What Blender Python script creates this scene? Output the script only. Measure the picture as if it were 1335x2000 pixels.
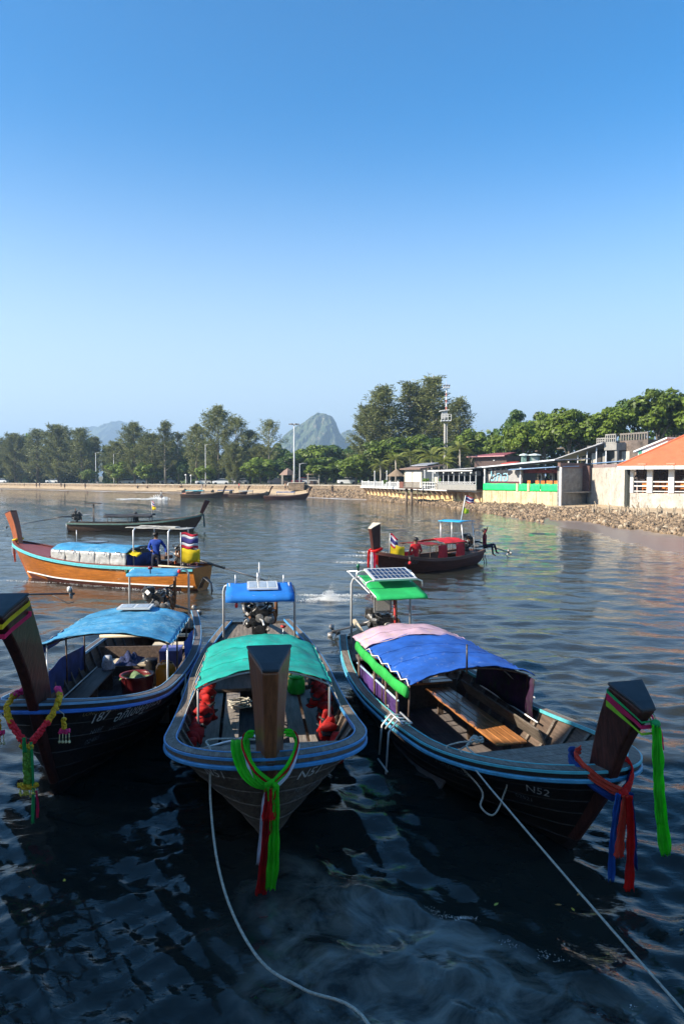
import bpy, math, random
import numpy as np
from mathutils import Vector, Matrix, Euler

for _o in list(bpy.data.objects):
    bpy.data.objects.remove(_o)
SC = bpy.context.scene
COL = SC.collection
R = math.radians
random.seed(7)
rng = np.random.default_rng(7)

# ------------------------------------------------------------------ camera
CAM_H, FPX, CX, CY, HZ = 4.0, 1400.0, 667.5, 1000.0, 930.0
PITCH = math.atan((CY - HZ) / FPX)
cam = bpy.data.cameras.new('camera')
cam.sensor_fit = 'VERTICAL'
cam.sensor_height = 36.0
cam.lens = FPX / 2000.0 * 36.0
cam.clip_start = 0.05
cam.clip_end = 30000.0
camo = bpy.data.objects.new('camera', cam)
COL.objects.link(camo)
camo.location = (0, 0, CAM_H)
camo.rotation_euler = (math.pi / 2 - PITCH, 0, 0)
SC.camera = camo

# ------------------------------------------------------------------ sky, sun, exposure
SUN_EL, SUN_AZ = R(34), R(65)          # azimuth measured from behind the camera to the left
TOSUN = Vector((-math.sin(SUN_AZ) * math.cos(SUN_EL), -math.cos(SUN_AZ) * math.cos(SUN_EL), math.sin(SUN_EL)))
world = bpy.data.worlds.new('World')
SC.world = world
world.use_nodes = True
wn = world.node_tree
sky = wn.nodes.new('ShaderNodeTexSky')
sky.sky_type = 'NISHITA'
sky.sun_disc = False
sky.sun_elevation = SUN_EL
sky.sun_rotation = math.atan2(TOSUN.x, TOSUN.y)
sky.altitude = 0
sky.air_density = 1.15
sky.dust_density = 0.9
sky.ozone_density = 7.0
bg = wn.nodes['Background']
bg.inputs['Strength'].default_value = 0.054
sky_gamma = wn.nodes.new('ShaderNodeGamma'); sky_gamma.inputs['Gamma'].default_value = 1.24
sky_sat = wn.nodes.new('ShaderNodeHueSaturation'); sky_sat.inputs['Saturation'].default_value = 1.22; sky_sat.inputs['Hue'].default_value = 0.489
wn.links.new(sky.outputs['Color'], sky_gamma.inputs['Color'])
wn.links.new(sky_gamma.outputs['Color'], sky_sat.inputs['Color'])
# pale coastal haze low in the sky, the same all round the horizon
tcw = wn.nodes.new('ShaderNodeTexCoord'); sxw = wn.nodes.new('ShaderNodeSeparateXYZ'); wn.links.new(tcw.outputs['Generated'], sxw.inputs[0])
mrw = wn.nodes.new('ShaderNodeMapRange'); mrw.interpolation_type = 'SMOOTHERSTEP'
mrw.inputs['From Min'].default_value = -0.02; mrw.inputs['From Max'].default_value = 0.50; mrw.inputs['To Min'].default_value = 0.80; mrw.inputs['To Max'].default_value = 0.0
wn.links.new(sxw.outputs['Z'], mrw.inputs['Value'])
mxw = wn.nodes.new('ShaderNodeMixRGB'); mxw.inputs['Color2'].default_value = (5.9, 6.6, 7.1, 1)
wn.links.new(mrw.outputs['Result'], mxw.inputs['Fac']); wn.links.new(sky_sat.outputs['Color'], mxw.inputs['Color1'])
wn.links.new(mxw.outputs['Color'], bg.inputs['Color'])
sun = bpy.data.lights.new('sun', 'SUN')
sun.energy = 3.9
sun.angle = R(0.5)
sun.color = (1.0, 0.90, 0.74)
suno = bpy.data.objects.new('sun', sun)
COL.objects.link(suno)
suno.rotation_euler = (-TOSUN).to_track_quat('-Z', 'Y').to_euler()
vs = SC.view_settings
vs.view_transform = 'Standard'
vs.look = 'None'
vs.exposure = 1.6
vs.gamma = 1.0
vs.use_curve_mapping = False
SC.cycles.max_bounces = 4
SC.cycles.diffuse_bounces = 2
SC.cycles.glossy_bounces = 2
SC.cycles.transmission_bounces = 2
SC.cycles.transparent_max_bounces = 6
SC.cycles.volume_bounces = 0
SC.cycles.caustics_reflective = False
SC.cycles.caustics_refractive = False

# ------------------------------------------------------------------ photo-to-place helpers
def gp(px, py, z):
    a = (px - CX) / FPX; b = -(py - CY) / FPX
    dy = math.cos(PITCH) + b * math.sin(PITCH); dz = -math.sin(PITCH) + b * math.cos(PITCH)
    t = (z - CAM_H) / dz
    return Vector((a * t, dy * t, z))
def at(px, py, Y):
    a = (px - CX) / FPX; b = -(py - CY) / FPX
    dy = math.cos(PITCH) + b * math.sin(PITCH); dz = -math.sin(PITCH) + b * math.cos(PITCH)
    t = Y / dy
    return Vector((a * t, Y, CAM_H + dz * t))
def lerp(a, b, t): return a + (b - a) * t
def V(*a): return Vector(a)

# ------------------------------------------------------------------ mesh builder
class MB:
    def __init__(s): s.v = []; s.f = []; s.m = []
    def add(s, vs_, fs_, mi=0):
        o = len(s.v)
        s.v.extend([tuple(p) for p in vs_])
        for f in fs_:
            s.f.append(tuple(i + o for i in f)); s.m.append(mi)
        return s
    def box(s, c, d, rot=None, mi=0):
        x, y, z = d[0] / 2, d[1] / 2, d[2] / 2
        p = [Vector(q) for q in ((-x,-y,-z),(x,-y,-z),(x,y,-z),(-x,y,-z),(-x,-y,z),(x,-y,z),(x,y,z),(-x,y,z))]
        if rot is not None: p = [rot @ q for q in p]
        c = Vector(c)
        return s.add([q + c for q in p], [(3,2,1,0),(4,5,6,7),(0,1,5,4),(1,2,6,5),(2,3,7,6),(3,0,4,7)], mi)
    def bar(s, a, b, w, h, mi=0, up=(0, 0, 1)):
        a = Vector(a); b = Vector(b); d = (b - a)
        L = d.length; d.normalize()
        u = Vector(up); sd = d.cross(u)
        if sd.length < 1e-5: sd = d.cross(Vector((1, 0, 0)))
        sd.normalize(); u = sd.cross(d)
        p = []
        for q in (a, b):
            for (i, j) in ((-1,-1),(1,-1),(1,1),(-1,1)):
                p.append(q + sd * (i * w / 2) + u * (j * h / 2))
        return s.add(p, [(0,1,2,3),(7,6,5,4),(0,4,5,1),(1,5,6,2),(2,6,7,3),(3,7,4,0)], mi)
    def tube(s, pts, r, n=7, mi=0, caps=True):
        pts = [Vector(p) for p in pts]; k = len(pts)
        rr = r if isinstance(r, (list, tuple)) else [r] * k
        rings = []; ref = None
        for i in range(k):
            t = (pts[min(i + 1, k - 1)] - pts[max(i - 1, 0)])
            if t.length < 1e-9: t = Vector((0, 0, 1))
            t.normalize()
            if ref is None:
                ref = t.orthogonal().normalized()
            else:
                ref = ref - t * ref.dot(t)
                if ref.length < 1e-6: ref = t.orthogonal()
                ref.normalize()
            bi = t.cross(ref)
            rings.append([pts[i] + (ref * math.cos(2 * math.pi * j / n) + bi * math.sin(2 * math.pi * j / n)) * rr[i] for j in range(n)])
        return s.loft(rings, caps, caps, mi)
    def loft(s, rings, c0=True, c1=True, mi=0, closed=True):
        n = len(rings[0]); o = len(s.v)
        for rg in rings: s.v.extend([tuple(p) for p in rg])
        for i in range(len(rings) - 1):
            for j in range(n if closed else n - 1):
                a = o + i * n + j; b = o + i * n + (j + 1) % n
                s.f.append((a, b, b + n, a + n)); s.m.append(mi)
        if c0: s.f.append(tuple(o + j for j in range(n))[::-1]); s.m.append(mi)
        if c1:
            q = o + (len(rings) - 1) * n
            s.f.append(tuple(q + j for j in range(n))); s.m.append(mi)
        return s
    def grid(s, rows, mi=0):
        return s.loft(rows, False, False, mi, closed=False)
    def lathe(s, prof, c=(0, 0, 0), n=12, mi=0, axis='z'):
        c = Vector(c); rings = []
        for (r, h) in prof:
            rg = []
            for j in range(n):
                a = 2 * math.pi * j / n
                if axis == 'z': q = Vector((r * math.cos(a), r * math.sin(a), h))
                elif axis == 'x': q = Vector((h, r * math.cos(a), r * math.sin(a)))
                else: q = Vector((r * math.cos(a), h, r * math.sin(a)))
                rg.append(c + q)
            rings.append(rg)
        return s.loft(rings, True, True, mi)
    def ball(s, c, r, n=8, k=5, mi=0):
        rx, ry, rz = r if isinstance(r, (list, tuple)) else (r, r, r)
        c = Vector(c); rings = []
        for i in range(k + 1):
            a = -math.pi / 2 + math.pi * i / k
            ca = max(math.cos(a), 0.02)
            rings.append([c + Vector((rx * ca * math.cos(2 * math.pi * j / n), ry * ca * math.sin(2 * math.pi * j / n), rz * math.sin(a))) for j in range(n)])
        return s.loft(rings, True, True, mi)
    def poly(s, pts, depth, mi=0):
        """flat polygon pts (3d) extruded by vector depth"""
        n = len(pts); d = Vector(depth)
        a = [Vector(p) for p in pts]; b = [p + d for p in a]
        return s.add(a + b, [tuple(range(n))[::-1], tuple(range(n, 2 * n))] + [(j, (j + 1) % n, (j + 1) % n + n, j + n) for j in range(n)], mi)
    def mesh(s, name, mats, smooth=False):
        me = bpy.data.meshes.new(name)
        me.from_pydata(s.v, [], s.f)
        if not isinstance(mats, (list, tuple)): mats = [mats]
        for m_ in mats: me.materials.append(m_)
        if len(mats) > 1: me.polygons.foreach_set('material_index', s.m)
        if smooth: me.polygons.foreach_set('use_smooth', [True] * len(me.polygons))
        me.validate(); me.update()
        return me
    def build(s, name, mats, parent=None, smooth=False, bevel=0, loc=None):
        o = bpy.data.objects.new(name, s.mesh(name, mats, smooth))
        COL.objects.link(o)
        if parent is not None: o.parent = parent
        if loc is not None: o.location = loc
        if bevel:
            b = o.modifiers.new('bevel', 'BEVEL'); b.width = bevel; b.segments = 1; b.limit_method = 'ANGLE'
        return o

def tag(o, label=None, cat=None, group=None, kind=None):
    if label: o['label'] = label
    if cat: o['category'] = cat
    if group: o['group'] = group
    if kind: o['kind'] = kind
    return o
def thing(name, label, cat, loc=(0, 0, 0), rz=0.0, group=None):
    o = bpy.data.objects.new(name, None)
    o.empty_display_size = 0.2
    COL.objects.link(o)
    o.location = loc; o.rotation_euler = (0, 0, rz)
    return tag(o, label, cat, group)
def link(name, me, parent=None, loc=(0, 0, 0), rot=(0, 0, 0), scale=(1, 1, 1)):
    o = bpy.data.objects.new(name, me); COL.objects.link(o)
    o.parent = parent; o.location = loc; o.rotation_euler = rot; o.scale = scale
    return o
def np_mesh(name, verts, quads, mat, smooth=False):
    me = bpy.data.meshes.new(name)
    nv, nf, k = len(verts), len(quads), quads.shape[1]
    me.vertices.add(nv); me.vertices.foreach_set('co', np.asarray(verts, np.float32).ravel())
    me.loops.add(nf * k); me.loops.foreach_set('vertex_index', np.asarray(quads, np.int32).ravel())
    me.polygons.add(nf)
    me.polygons.foreach_set('loop_start', np.arange(0, nf * k, k, dtype=np.int32))
    me.polygons.foreach_set('loop_total', np.full(nf, k, np.int32))
    if smooth: me.polygons.foreach_set('use_smooth', np.ones(nf, bool))
    me.materials.append(mat)
    me.update(calc_edges=True)
    return me

# ------------------------------------------------------------------ materials
MATS = {}
def mat(name, col, rough=0.6, var=0.18, scale=6.0, metal=0.0, bump=0.0, stretch=(1, 1, 1), spec=0.4, col2=None, thr=None, trans=0.0, coat=0.0, streak=None, detail=4.0):
    """procedural material: base colour broken up by noise (and an optional second colour for wear)"""
    if name in MATS: return MATS[name]
    m = bpy.data.materials.new(name); m.use_nodes = True
    nt = m.node_tree; N = nt.nodes; Lk = nt.links
    b = N['Principled BSDF']
    tc = N.new('ShaderNodeTexCoord'); mp = N.new('ShaderNodeMapping')
    mp.inputs['Scale'].default_value = stretch
    Lk.new(tc.outputs['Object'], mp.inputs['Vector'])
    nz = N.new('ShaderNodeTexNoise'); nz.inputs['Scale'].default_value = scale; nz.inputs['Detail'].default_value = detail
    nz.inputs['Roughness'].default_value = 0.65
    Lk.new(mp.outputs['Vector'], nz.inputs['Vector'])
    cr = N.new('ShaderNodeValToRGB')
    lo = [max(0, c * (1 - var * 1.6)) for c in col]; hi = [min(1, c * (1 + var * 1.6)) for c in col]
    cr.color_ramp.elements[0].position = 0.28; cr.color_ramp.elements[0].color = (*lo, 1)
    cr.color_ramp.elements[1].position = 0.72; cr.color_ramp.elements[1].color = (*hi, 1)
    Lk.new(nz.outputs['Fac'], cr.inputs['Fac'])
    out = cr.outputs['Color']
    if col2 is not None:
        n2 = N.new('ShaderNodeTexNoise'); n2.inputs['Scale'].default_value = scale * 0.45; n2.inputs['Detail'].default_value = 6
        n2.inputs['Roughness'].default_value = 1.16
        mp2 = N.new('ShaderNodeMapping'); mp2.inputs['Location'].default_value = (3.1, 1.7, 5.3)
        mp2.inputs['Scale'].default_value = streak if streak else stretch
        Lk.new(tc.outputs['Object'], mp2.inputs['Vector']); Lk.new(mp2.outputs['Vector'], n2.inputs['Vector'])
        r2 = N.new('ShaderNodeValToRGB'); t = thr if thr else 0.55
        r2.color_ramp.elements[0].position = t - 0.05; r2.color_ramp.elements[0].color = (0, 0, 0, 1)
        r2.color_ramp.elements[1].position = t + 0.09; r2.color_ramp.elements[1].color = (1, 1, 1, 1)
        Lk.new(n2.outputs['Fac'], r2.inputs['Fac'])
        mx = N.new('ShaderNodeMixRGB'); mx.inputs['Color2'].default_value = (*col2, 1)
        Lk.new(r2.outputs['Color'], mx.inputs['Fac']); Lk.new(out, mx.inputs['Color1'])
        out = mx.outputs['Color']
    Lk.new(out, b.inputs['Base Color'])
    b.inputs['Roughness'].default_value = rough
    b.inputs['Metallic'].default_value = metal
    b.inputs['Specular IOR Level'].default_value = spec
    if coat: b.inputs['Coat Weight'].default_value = coat
    if bump:
        bp = N.new('ShaderNodeBump'); bp.inputs['Strength'].default_value = bump; bp.inputs['Distance'].default_value = 0.02
        Lk.new(nz.outputs['Fac'], bp.inputs['Height']); Lk.new(bp.outputs['Normal'], b.inputs['Normal'])
    if trans:
        tr = N.new('ShaderNodeBsdfTranslucent'); ms = N.new('ShaderNodeMixShader'); ms.inputs['Fac'].default_value = trans
        Lk.new(out, tr.inputs['Color']); Lk.new(b.outputs['BSDF'], ms.inputs[1]); Lk.new(tr.outputs['BSDF'], ms.inputs[2])
        Lk.new(ms.outputs['Shader'], N['Material Output'].inputs['Surface'])
    MATS[name] = m
    return m
def foliage(name, col, trans=0.3, var=0.5, scale=0.9):
    """leaves: colour varies from clump to clump and from tree to tree"""
    if name in MATS: return MATS[name]
    m = bpy.data.materials.new(name); m.use_nodes = True
    nt = m.node_tree; N = nt.nodes; Lk = nt.links
    b = N['Principled BSDF']
    geo = N.new('ShaderNodeNewGeometry'); oi = N.new('ShaderNodeObjectInfo')
    nz = N.new('ShaderNodeTexNoise'); nz.inputs['Scale'].default_value = scale; nz.inputs['Detail'].default_value = 2
    Lk.new(geo.outputs['Position'], nz.inputs['Vector'])
    ad = N.new('ShaderNodeMath'); ad.operation = 'MULTIPLY_ADD'; ad.inputs[1].default_value = 0.45; 
    Lk.new(geo.outputs['Random Per Island'], ad.inputs[0]); Lk.new(nz.outputs['Fac'], ad.inputs[2])
    a2 = N.new('ShaderNodeMath'); a2.operation = 'MULTIPLY_ADD'; a2.inputs[1].default_value = 0.3
    Lk.new(oi.outputs['Random'], a2.inputs[0]); Lk.new(ad.outputs[0], a2.inputs[2])
    cr = N.new('ShaderNodeValToRGB')
    e = cr.color_ramp.elements
    e[0].position = 0.35; e[0].color = (*[c * (1 - var) for c in col], 1)
    e[1].position = 1.15; e[1].color = (min(1, col[0] * (1 + 1.6 * var)), min(1, col[1] * (1 + 1.2 * var)), col[2] * (1 + 0.4 * var), 1)
    Lk.new(a2.outputs[0], cr.inputs['Fac'])
    Lk.new(cr.outputs['Color'], b.inputs['Base Color'])
    b.inputs['Roughness'].default_value = 0.5; b.inputs['Specular IOR Level'].default_value = 0.35
    tr = N.new('ShaderNodeBsdfTranslucent'); ms = N.new('ShaderNodeMixShader'); ms.inputs['Fac'].default_value = trans
    Lk.new(cr.outputs['Color'], tr.inputs['Color']); Lk.new(b.outputs['BSDF'], ms.inputs[1]); Lk.new(tr.outputs['BSDF'], ms.inputs[2])
    Lk.new(ms.outputs['Shader'], N['Material Output'].inputs['Surface'])
    MATS[name] = m
    return m

SANDM = mat('sand', (0.42, 0.31, 0.19), 0.9, 0.14, 0.5, bump=0.2, col2=(0.25, 0.18, 0.11), thr=0.62)
def wet_sand(m):
    nt = m.node_tree; N = nt.nodes; Lk = nt.links; b = N['Principled BSDF']
    src = b.inputs['Base Color'].links[0].from_socket
    geo = N.new('ShaderNodeNewGeometry'); sx = N.new('ShaderNodeSeparateXYZ'); Lk.new(geo.outputs['Position'], sx.inputs[0])
    nz = N.new('ShaderNodeTexNoise'); nz.inputs['Scale'].default_value = 0.35; nz.inputs['Detail'].default_value = 4; Lk.new(geo.outputs['Position'], nz.inputs['Vector'])
    ad = N.new('ShaderNodeMath'); ad.operation = 'MULTIPLY_ADD'; ad.inputs[1].default_value = 0.35; Lk.new(nz.outputs['Fac'], ad.inputs[0]); Lk.new(sx.outputs['Z'], ad.inputs[2])
    mr = N.new('ShaderNodeMapRange'); mr.inputs['From Min'].default_value = 0.30; mr.inputs['From Max'].default_value = 0.62; mr.inputs['To Min'].default_value = 1.0; mr.inputs['To Max'].default_value = 0.0
    Lk.new(ad.outputs[0], mr.inputs['Value'])
    mx = N.new('ShaderNodeMixRGB'); mx.inputs['Color2'].default_value = (0.17, 0.115, 0.075, 1)
    Lk.new(mr.outputs['Result'], mx.inputs['Fac']); Lk.new(src, mx.inputs['Color1']); Lk.new(mx.outputs['Color'], b.inputs['Base Color'])
    mr2 = N.new('ShaderNodeMapRange'); mr2.inputs['To Min'].default_value = 0.9; mr2.inputs['To Max'].default_value = 0.28
    Lk.new(mr.outputs['Result'], mr2.inputs['Value']); Lk.new(mr2.outputs['Result'], b.inputs['Roughness'])
wet_sand(SANDM)
LANDM = mat('land_soil', (0.17, 0.14, 0.085), 0.95, 0.3, 0.3, col2=(0.05, 0.075, 0.025), thr=0.5)
CONC = mat('weathered_concrete', (0.25, 0.235, 0.21), 0.85, 0.15, 1.2, bump=0.3, col2=(0.16, 0.15, 0.135), thr=0.56, streak=(1.5, 1.5, 0.35))
DKCONC = mat('grey_render', (0.17, 0.17, 0.165), 0.9, 0.2, 1.4, bump=0.3, col2=(0.30, 0.29, 0.27), thr=0.58, streak=(0.5, 0.5, 1.6))
WHWALL = mat('whitewashed_wall', (0.46, 0.42, 0.36), 0.85, 0.12, 1.0, bump=0.2, col2=(0.22, 0.19, 0.155), thr=0.54, streak=(1.6, 1.6, 0.5))
CREAM = mat('stained_cream_wall', (0.52, 0.42, 0.26), 0.85, 0.14, 0.9, bump=0.2, col2=(0.26, 0.16, 0.07), thr=0.56, streak=(1.2, 1.2, 0.22))
OCHRE = mat('ochre_stained_wall', (0.62, 0.46, 0.24), 0.85, 0.14, 0.7, bump=0.2, col2=(0.50, 0.30, 0.09), thr=0.52, streak=(0.8, 0.8, 0.3))
WHITE = mat('white_paint', (0.62, 0.61, 0.585), 0.6, 0.10, 3.0, col2=(0.42, 0.39, 0.34), thr=0.64)
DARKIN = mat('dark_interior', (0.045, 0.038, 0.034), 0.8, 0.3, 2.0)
TINROOF = mat('tin_roof', (0.34, 0.34, 0.35), 0.45, 0.2, 1.5, metal=0.35, col2=(0.20, 0.16, 0.13), thr=0.6)
BLUETIN = mat('blue_tin_edge', (0.16, 0.26, 0.42), 0.5, 0.15, 2.0)
ORROOF = mat('orange_metal_roof', (0.52, 0.135, 0.055), 0.55, 0.10, 1.0, col2=(0.44, 0.15, 0.08), thr=0.58)
REDROOF = mat('maroon_roof', (0.22, 0.06, 0.065), 0.6, 0.12, 2.0)
STONE = mat('beach_stone', (0.28, 0.195, 0.12), 0.9, 0.4, 1.6, bump=0.4, col2=(0.10, 0.075, 0.05), thr=0.52)
PROMST = mat('promenade_stone', (0.24, 0.175, 0.115), 0.9, 0.4, 2.2, bump=0.5, col2=(0.10, 0.075, 0.05), thr=0.50)
STEEL = mat('galvanised_steel', (0.55, 0.56, 0.57), 0.4, 0.12, 6.0, metal=0.6)
GREYPT = mat('grey_paint_pole', (0.50, 0.51, 0.52), 0.5, 0.1, 3.0)
DARKWOOD = mat('dark_weathered_wood', (0.085, 0.055, 0.04), 0.7, 0.35, 5.0, bump=0.25, stretch=(0.35, 3, 3))
THATCH = mat('thatch', (0.20, 0.145, 0.095), 0.95, 0.35, 6.0, bump=0.5, stretch=(4, 4, 0.7))
GREENB = mat('green_banner', (0.012, 0.55, 0.14), 0.6, 0.08, 1.5)
BARK = mat('bark', (0.14, 0.115, 0.09), 0.95, 0.35, 3.0, bump=0.5, stretch=(2, 2, 0.5))
PALEBARK = mat('pale_bark', (0.30, 0.27, 0.23), 0.95, 0.3, 2.5, stretch=(2, 2, 0.5))
# ------------------------------------------------------------------ hull shape shared by all long-tail boats
class Hull:
    def __init__(s, L=8.0, B=1.1, sb=1.15, sm=0.6, ss=0.8, qb=2.4, pw=1.95, draft=0.28, rake=0.95, stern=0.58):
        s.L, s.B, s.sb, s.sm, s.ss, s.qb, s.pw, s.draft, s.rake, s.stern = L, B, sb, sm, ss, qb, pw, draft, rake, stern
    def b(s, x):
        f = min(max((s.L - x) / s.qb, 0), 1)
        b = s.B * (1 - (1 - f) ** s.pw) ** (1 / s.pw)
        xs = 0.45 * s.L
        f2 = min(max((xs - x) / xs, 0), 1)
        return b * (1 - (1 - s.stern) * f2 ** 2)
    def sh(s, x):
        x1 = 0.4 * s.L
        return s.sm + (s.sb - s.sm) * max(0, (x - x1) / (s.L - x1)) ** 2 + (s.ss - s.sm) * max(0, (x1 - x) / x1) ** 2
    def S(s, x, t, side=1, inset=0.0):
        """point of the shell: x is the gunwale station, t runs 0 (keel) to 1 (gunwale)"""
        L = s.L
        w = min(max((x - (L - 3.4)) / 3.4, 0), 1); w = w * w * (3 - 2 * w)
        py = lerp(0.42, 1.15, w); pz = lerp(1.5, 1.0, w)
        xk = x - s.rake * (x / L) ** 3 - 0.0
        zk = -s.draft
        st = max(0, 1 - x / 1.6); zk += 0.25 * st * st
        tt = max(t, 0.0)
        X = lerp(xk, x, tt ** (1.0 if w < .5 else 0.9))
        b = max(s.b(x) - inset, 0.0)
        return Vector((X, side * b * tt ** py, lerp(zk, s.sh(x), tt ** pz)))
    def stations(s, n=34):
        L = s.L
        a = [L * 0.72 * i / (n // 2) for i in range(n // 2)]
        m = n - n // 2
        c = [L * 0.72 + L * 0.28 * (1 - (1 - i / m) ** 2) for i in range(m + 1)]
        return a + c
    def gun(s, n=40, up=0.0, out=0.0, xmin=0.0):
        """gunwale line, stern starboard - bow - stern port"""
        xs = [x for x in s.stations(n) if x >= xmin - 1e-6]
        A = [Vector((x, -s.b(x), s.sh(x) + up)) for x in xs[:-1]]
        M_ = [Vector((s.L, 0, s.sb + up))]
        Bq = [Vector((p.x, -p.y, p.z)) for p in A[::-1]]
        return A + M_ + Bq
    def tz(s, x, z):
        lo, hi = 0.0, 1.0
        for _ in range(24):
            m = (lo + hi) / 2
            if s.S(x, m).z < z: lo = m
            else: hi = m
        return lo
    def halfwidth(s, z, n=60):
        """list of (X, halfbreadth) of the shell at height z"""
        out = []
        for x in s.stations(n):
            p = s.S(x, s.tz(x, z)); out.append((p.x, abs(p.y)))
        return out

BOATS = {   # stem-top X, Y, yaw, hull
    'left': (-3.511, 8.066, 0.066, Hull(8.711, 1.093, 1.384, 0.634, 0.80, 2.53, 2.0)),
    'mid': (-0.699, 6.893, 0.130, Hull(8.869, 1.154, 1.224, 0.638, 0.80, 1.60, 1.98)),
    'right': (2.635, 6.875, 0.263, Hull(7.759, 1.127, 1.114, 0.565, 0.80, 2.28, 1.92)),
}
def frame_of(X, Y, yaw, L):
    f = Vector((math.sin(yaw), -math.cos(yaw), 0))
    return Vector((X, Y, 0)) - f * L, yaw - math.pi / 2

# ------------------------------------------------------------------ water
def water_material():
    m = bpy.data.materials.new('sea_water'); m.use_nodes = True
    nt = m.node_tree; N = nt.nodes; Lk = nt.links; b = N['Principled BSDF']
    geo = N.new('ShaderNodeNewGeometry')
    # turbid body colour: a little sandier toward the shore
    big = N.new('ShaderNodeTexNoise'); big.inputs['Scale'].default_value = 0.06; big.inputs['Detail'].default_value = 3
    Lk.new(geo.outputs['Position'], big.inputs['Vector'])
    cr = N.new('ShaderNodeValToRGB')
    cr.color_ramp.elements[0].position = 0.35; cr.color_ramp.elements[0].color = (0.013, 0.015, 0.013, 1)
    cr.color_ramp.elements[1].position = 0.7; cr.color_ramp.elements[1].color = (0.030, 0.030, 0.023, 1)
    Lk.new(big.outputs['Fac'], cr.inputs['Fac'])
    at_ = N.new('ShaderNodeAttribute'); at_.attribute_name = 'shallow'
    mx = N.new('ShaderNodeMixRGB'); mx.inputs['Color2'].default_value = (0.20, 0.15, 0.085, 1)
    Lk.new(at_.outputs['Fac'], mx.inputs['Fac']); Lk.new(cr.outputs['Color'], mx.inputs['Color1'])
    mk = N.new('ShaderNodeAttribute'); mk.attribute_name = 'murk'
    mm = N.new('ShaderNodeMixRGB'); mm.inputs['Color2'].default_value = (0.15, 0.15, 0.13, 1)
    sn = N.new('ShaderNodeTexNoise'); sn.inputs['Scale'].default_value = 1.7; sn.inputs['Detail'].default_value = 8; sn.inputs['Roughness'].default_value = 0.62; sn.inputs['Distortion'].default_value = 1.8
    Lk.new(geo.outputs['Position'], sn.inputs['Vector'])
    sr = N.new('ShaderNodeMapRange'); sr.inputs['From Min'].default_value = 0.36; sr.inputs['From Max'].default_value = 0.66
    Lk.new(sn.outputs['Fac'], sr.inputs['Value'])
    sm_ = N.new('ShaderNodeMath'); sm_.operation = 'MULTIPLY'; Lk.new(mk.outputs['Fac'], sm_.inputs[0]); Lk.new(sr.outputs['Result'], sm_.inputs[1])
    Lk.new(sm_.outputs[0], mm.inputs['Fac']); Lk.new(mx.outputs['Color'], mm.inputs['Color1'])
    Lk.new(mm.outputs['Color'], b.inputs['Base Color'])
    b.inputs['Roughness'].default_value = 0.04
    b.inputs['IOR'].default_value = 1.333
    b.inputs['Specular IOR Level'].default_value = 0.5
    mp = N.new('ShaderNodeMapping'); mp.inputs['Scale'].default_value = (0.62, 1.0, 1.0); mp.inputs['Rotation'].default_value = (0, 0, 0.25)
    Lk.new(geo.outputs['Position'], mp.inputs['Vector'])
    n1 = N.new('ShaderNodeTexNoise'); n1.inputs['Scale'].default_value = 7.0; n1.inputs['Detail'].default_value = 2.5; n1.inputs['Distortion'].default_value = 0.5
    n2 = N.new('ShaderNodeTexNoise'); n2.inputs['Scale'].default_value = 1.9; n2.inputs['Detail'].default_value = 3; n2.inputs['Distortion'].default_value = 0.7
    for n_ in (n1, n2): Lk.new(mp.outputs['Vector'], n_.inputs['Vector'])
    b1 = N.new('ShaderNodeBump'); b1.inputs['Strength'].default_value = 0.45; b1.inputs['Distance'].default_value = 0.02
    b2 = N.new('ShaderNodeBump'); b2.inputs['Strength'].default_value = 0.9; b2.inputs['Distance'].default_value = 0.06
    # waves the mesh carries near the camera fade into the bump further out
    fd = N.new('ShaderNodeAttribute'); fd.attribute_name = 'far'
    ml = N.new('ShaderNodeMath'); ml.operation = 'MULTIPLY'; ml.inputs[1].default_value = 0.9
    Lk.new(fd.outputs['Fac'], ml.inputs[0]); Lk.new(ml.outputs[0], b2.inputs['Strength'])
    Lk.new(n2.outputs['Fac'], b2.inputs['Height']); Lk.new(n1.outputs['Fac'], b1.inputs['Height'])
    n3 = N.new('ShaderNodeTexNoise'); n3.inputs['Scale'].default_value = 21.0; n3.inputs['Detail'].default_value = 3; n3.inputs['Distortion'].default_value = 0.8
    Lk.new(mp.outputs['Vector'], n3.inputs['Vector'])
    b3 = N.new('ShaderNodeBump'); b3.inputs['Strength'].default_value = 0.5; b3.inputs['Distance'].default_value = 0.006
    Lk.new(n3.outputs['Fac'], b3.inputs['Height'])
    Lk.new(b2.outputs['Normal'], b1.inputs['Normal']); Lk.new(b1.outputs['Normal'], b3.inputs['Normal']); Lk.new(b3.outputs['Normal'], b.inputs['Normal'])
    return m
WATERM = water_material()

SHORE = [  # photo column: depth of water edge, depth of wall, height of beach at wall, height of land
    (-1600, 330, 352, 1.0, 1.6), (-400, 250, 268, 1.0, 1.6), (0, 224, 240, 1.0, 1.6), (200, 187, 202, 1.0, 1.7), (420, 160, 174, 1.1, 1.8), (600, 133, 147, 1.2, 2.1),
    (700, 122, 136, 1.2, 2.2), (714, 121.5, 128, 1.0, 2.2), (720, 121, 125, 0.5, 2.2), (800, 102, 107, 0.5, 2.2), (880, 90, 97, 0.5, 2.2), (940, 78, 90, 0.6, 2.2),
    (1000, 68, 87, 0.7, 2.2), (1090, 57, 80.5, 0.75, 2.2), (1145, 53, 85, 0.8, 2.2), (1222, 43, 75.5, 0.8, 2.2), (1335, 36.5, 70.5, 0.85, 2.2),
    (1600, 29, 66, 0.9, 2.2), (2300, 22, 60, 1.0, 2.2), (3600, 18, 55, 1.0, 2.2)]
_SP = np.array(SHORE, float)
def shore(px): return [float(np.interp(px, _SP[:, 0], _SP[:, k])) for k in (1, 2, 3, 4)]
def colx(px, Y): return (px - CX) / FPX * Y

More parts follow.
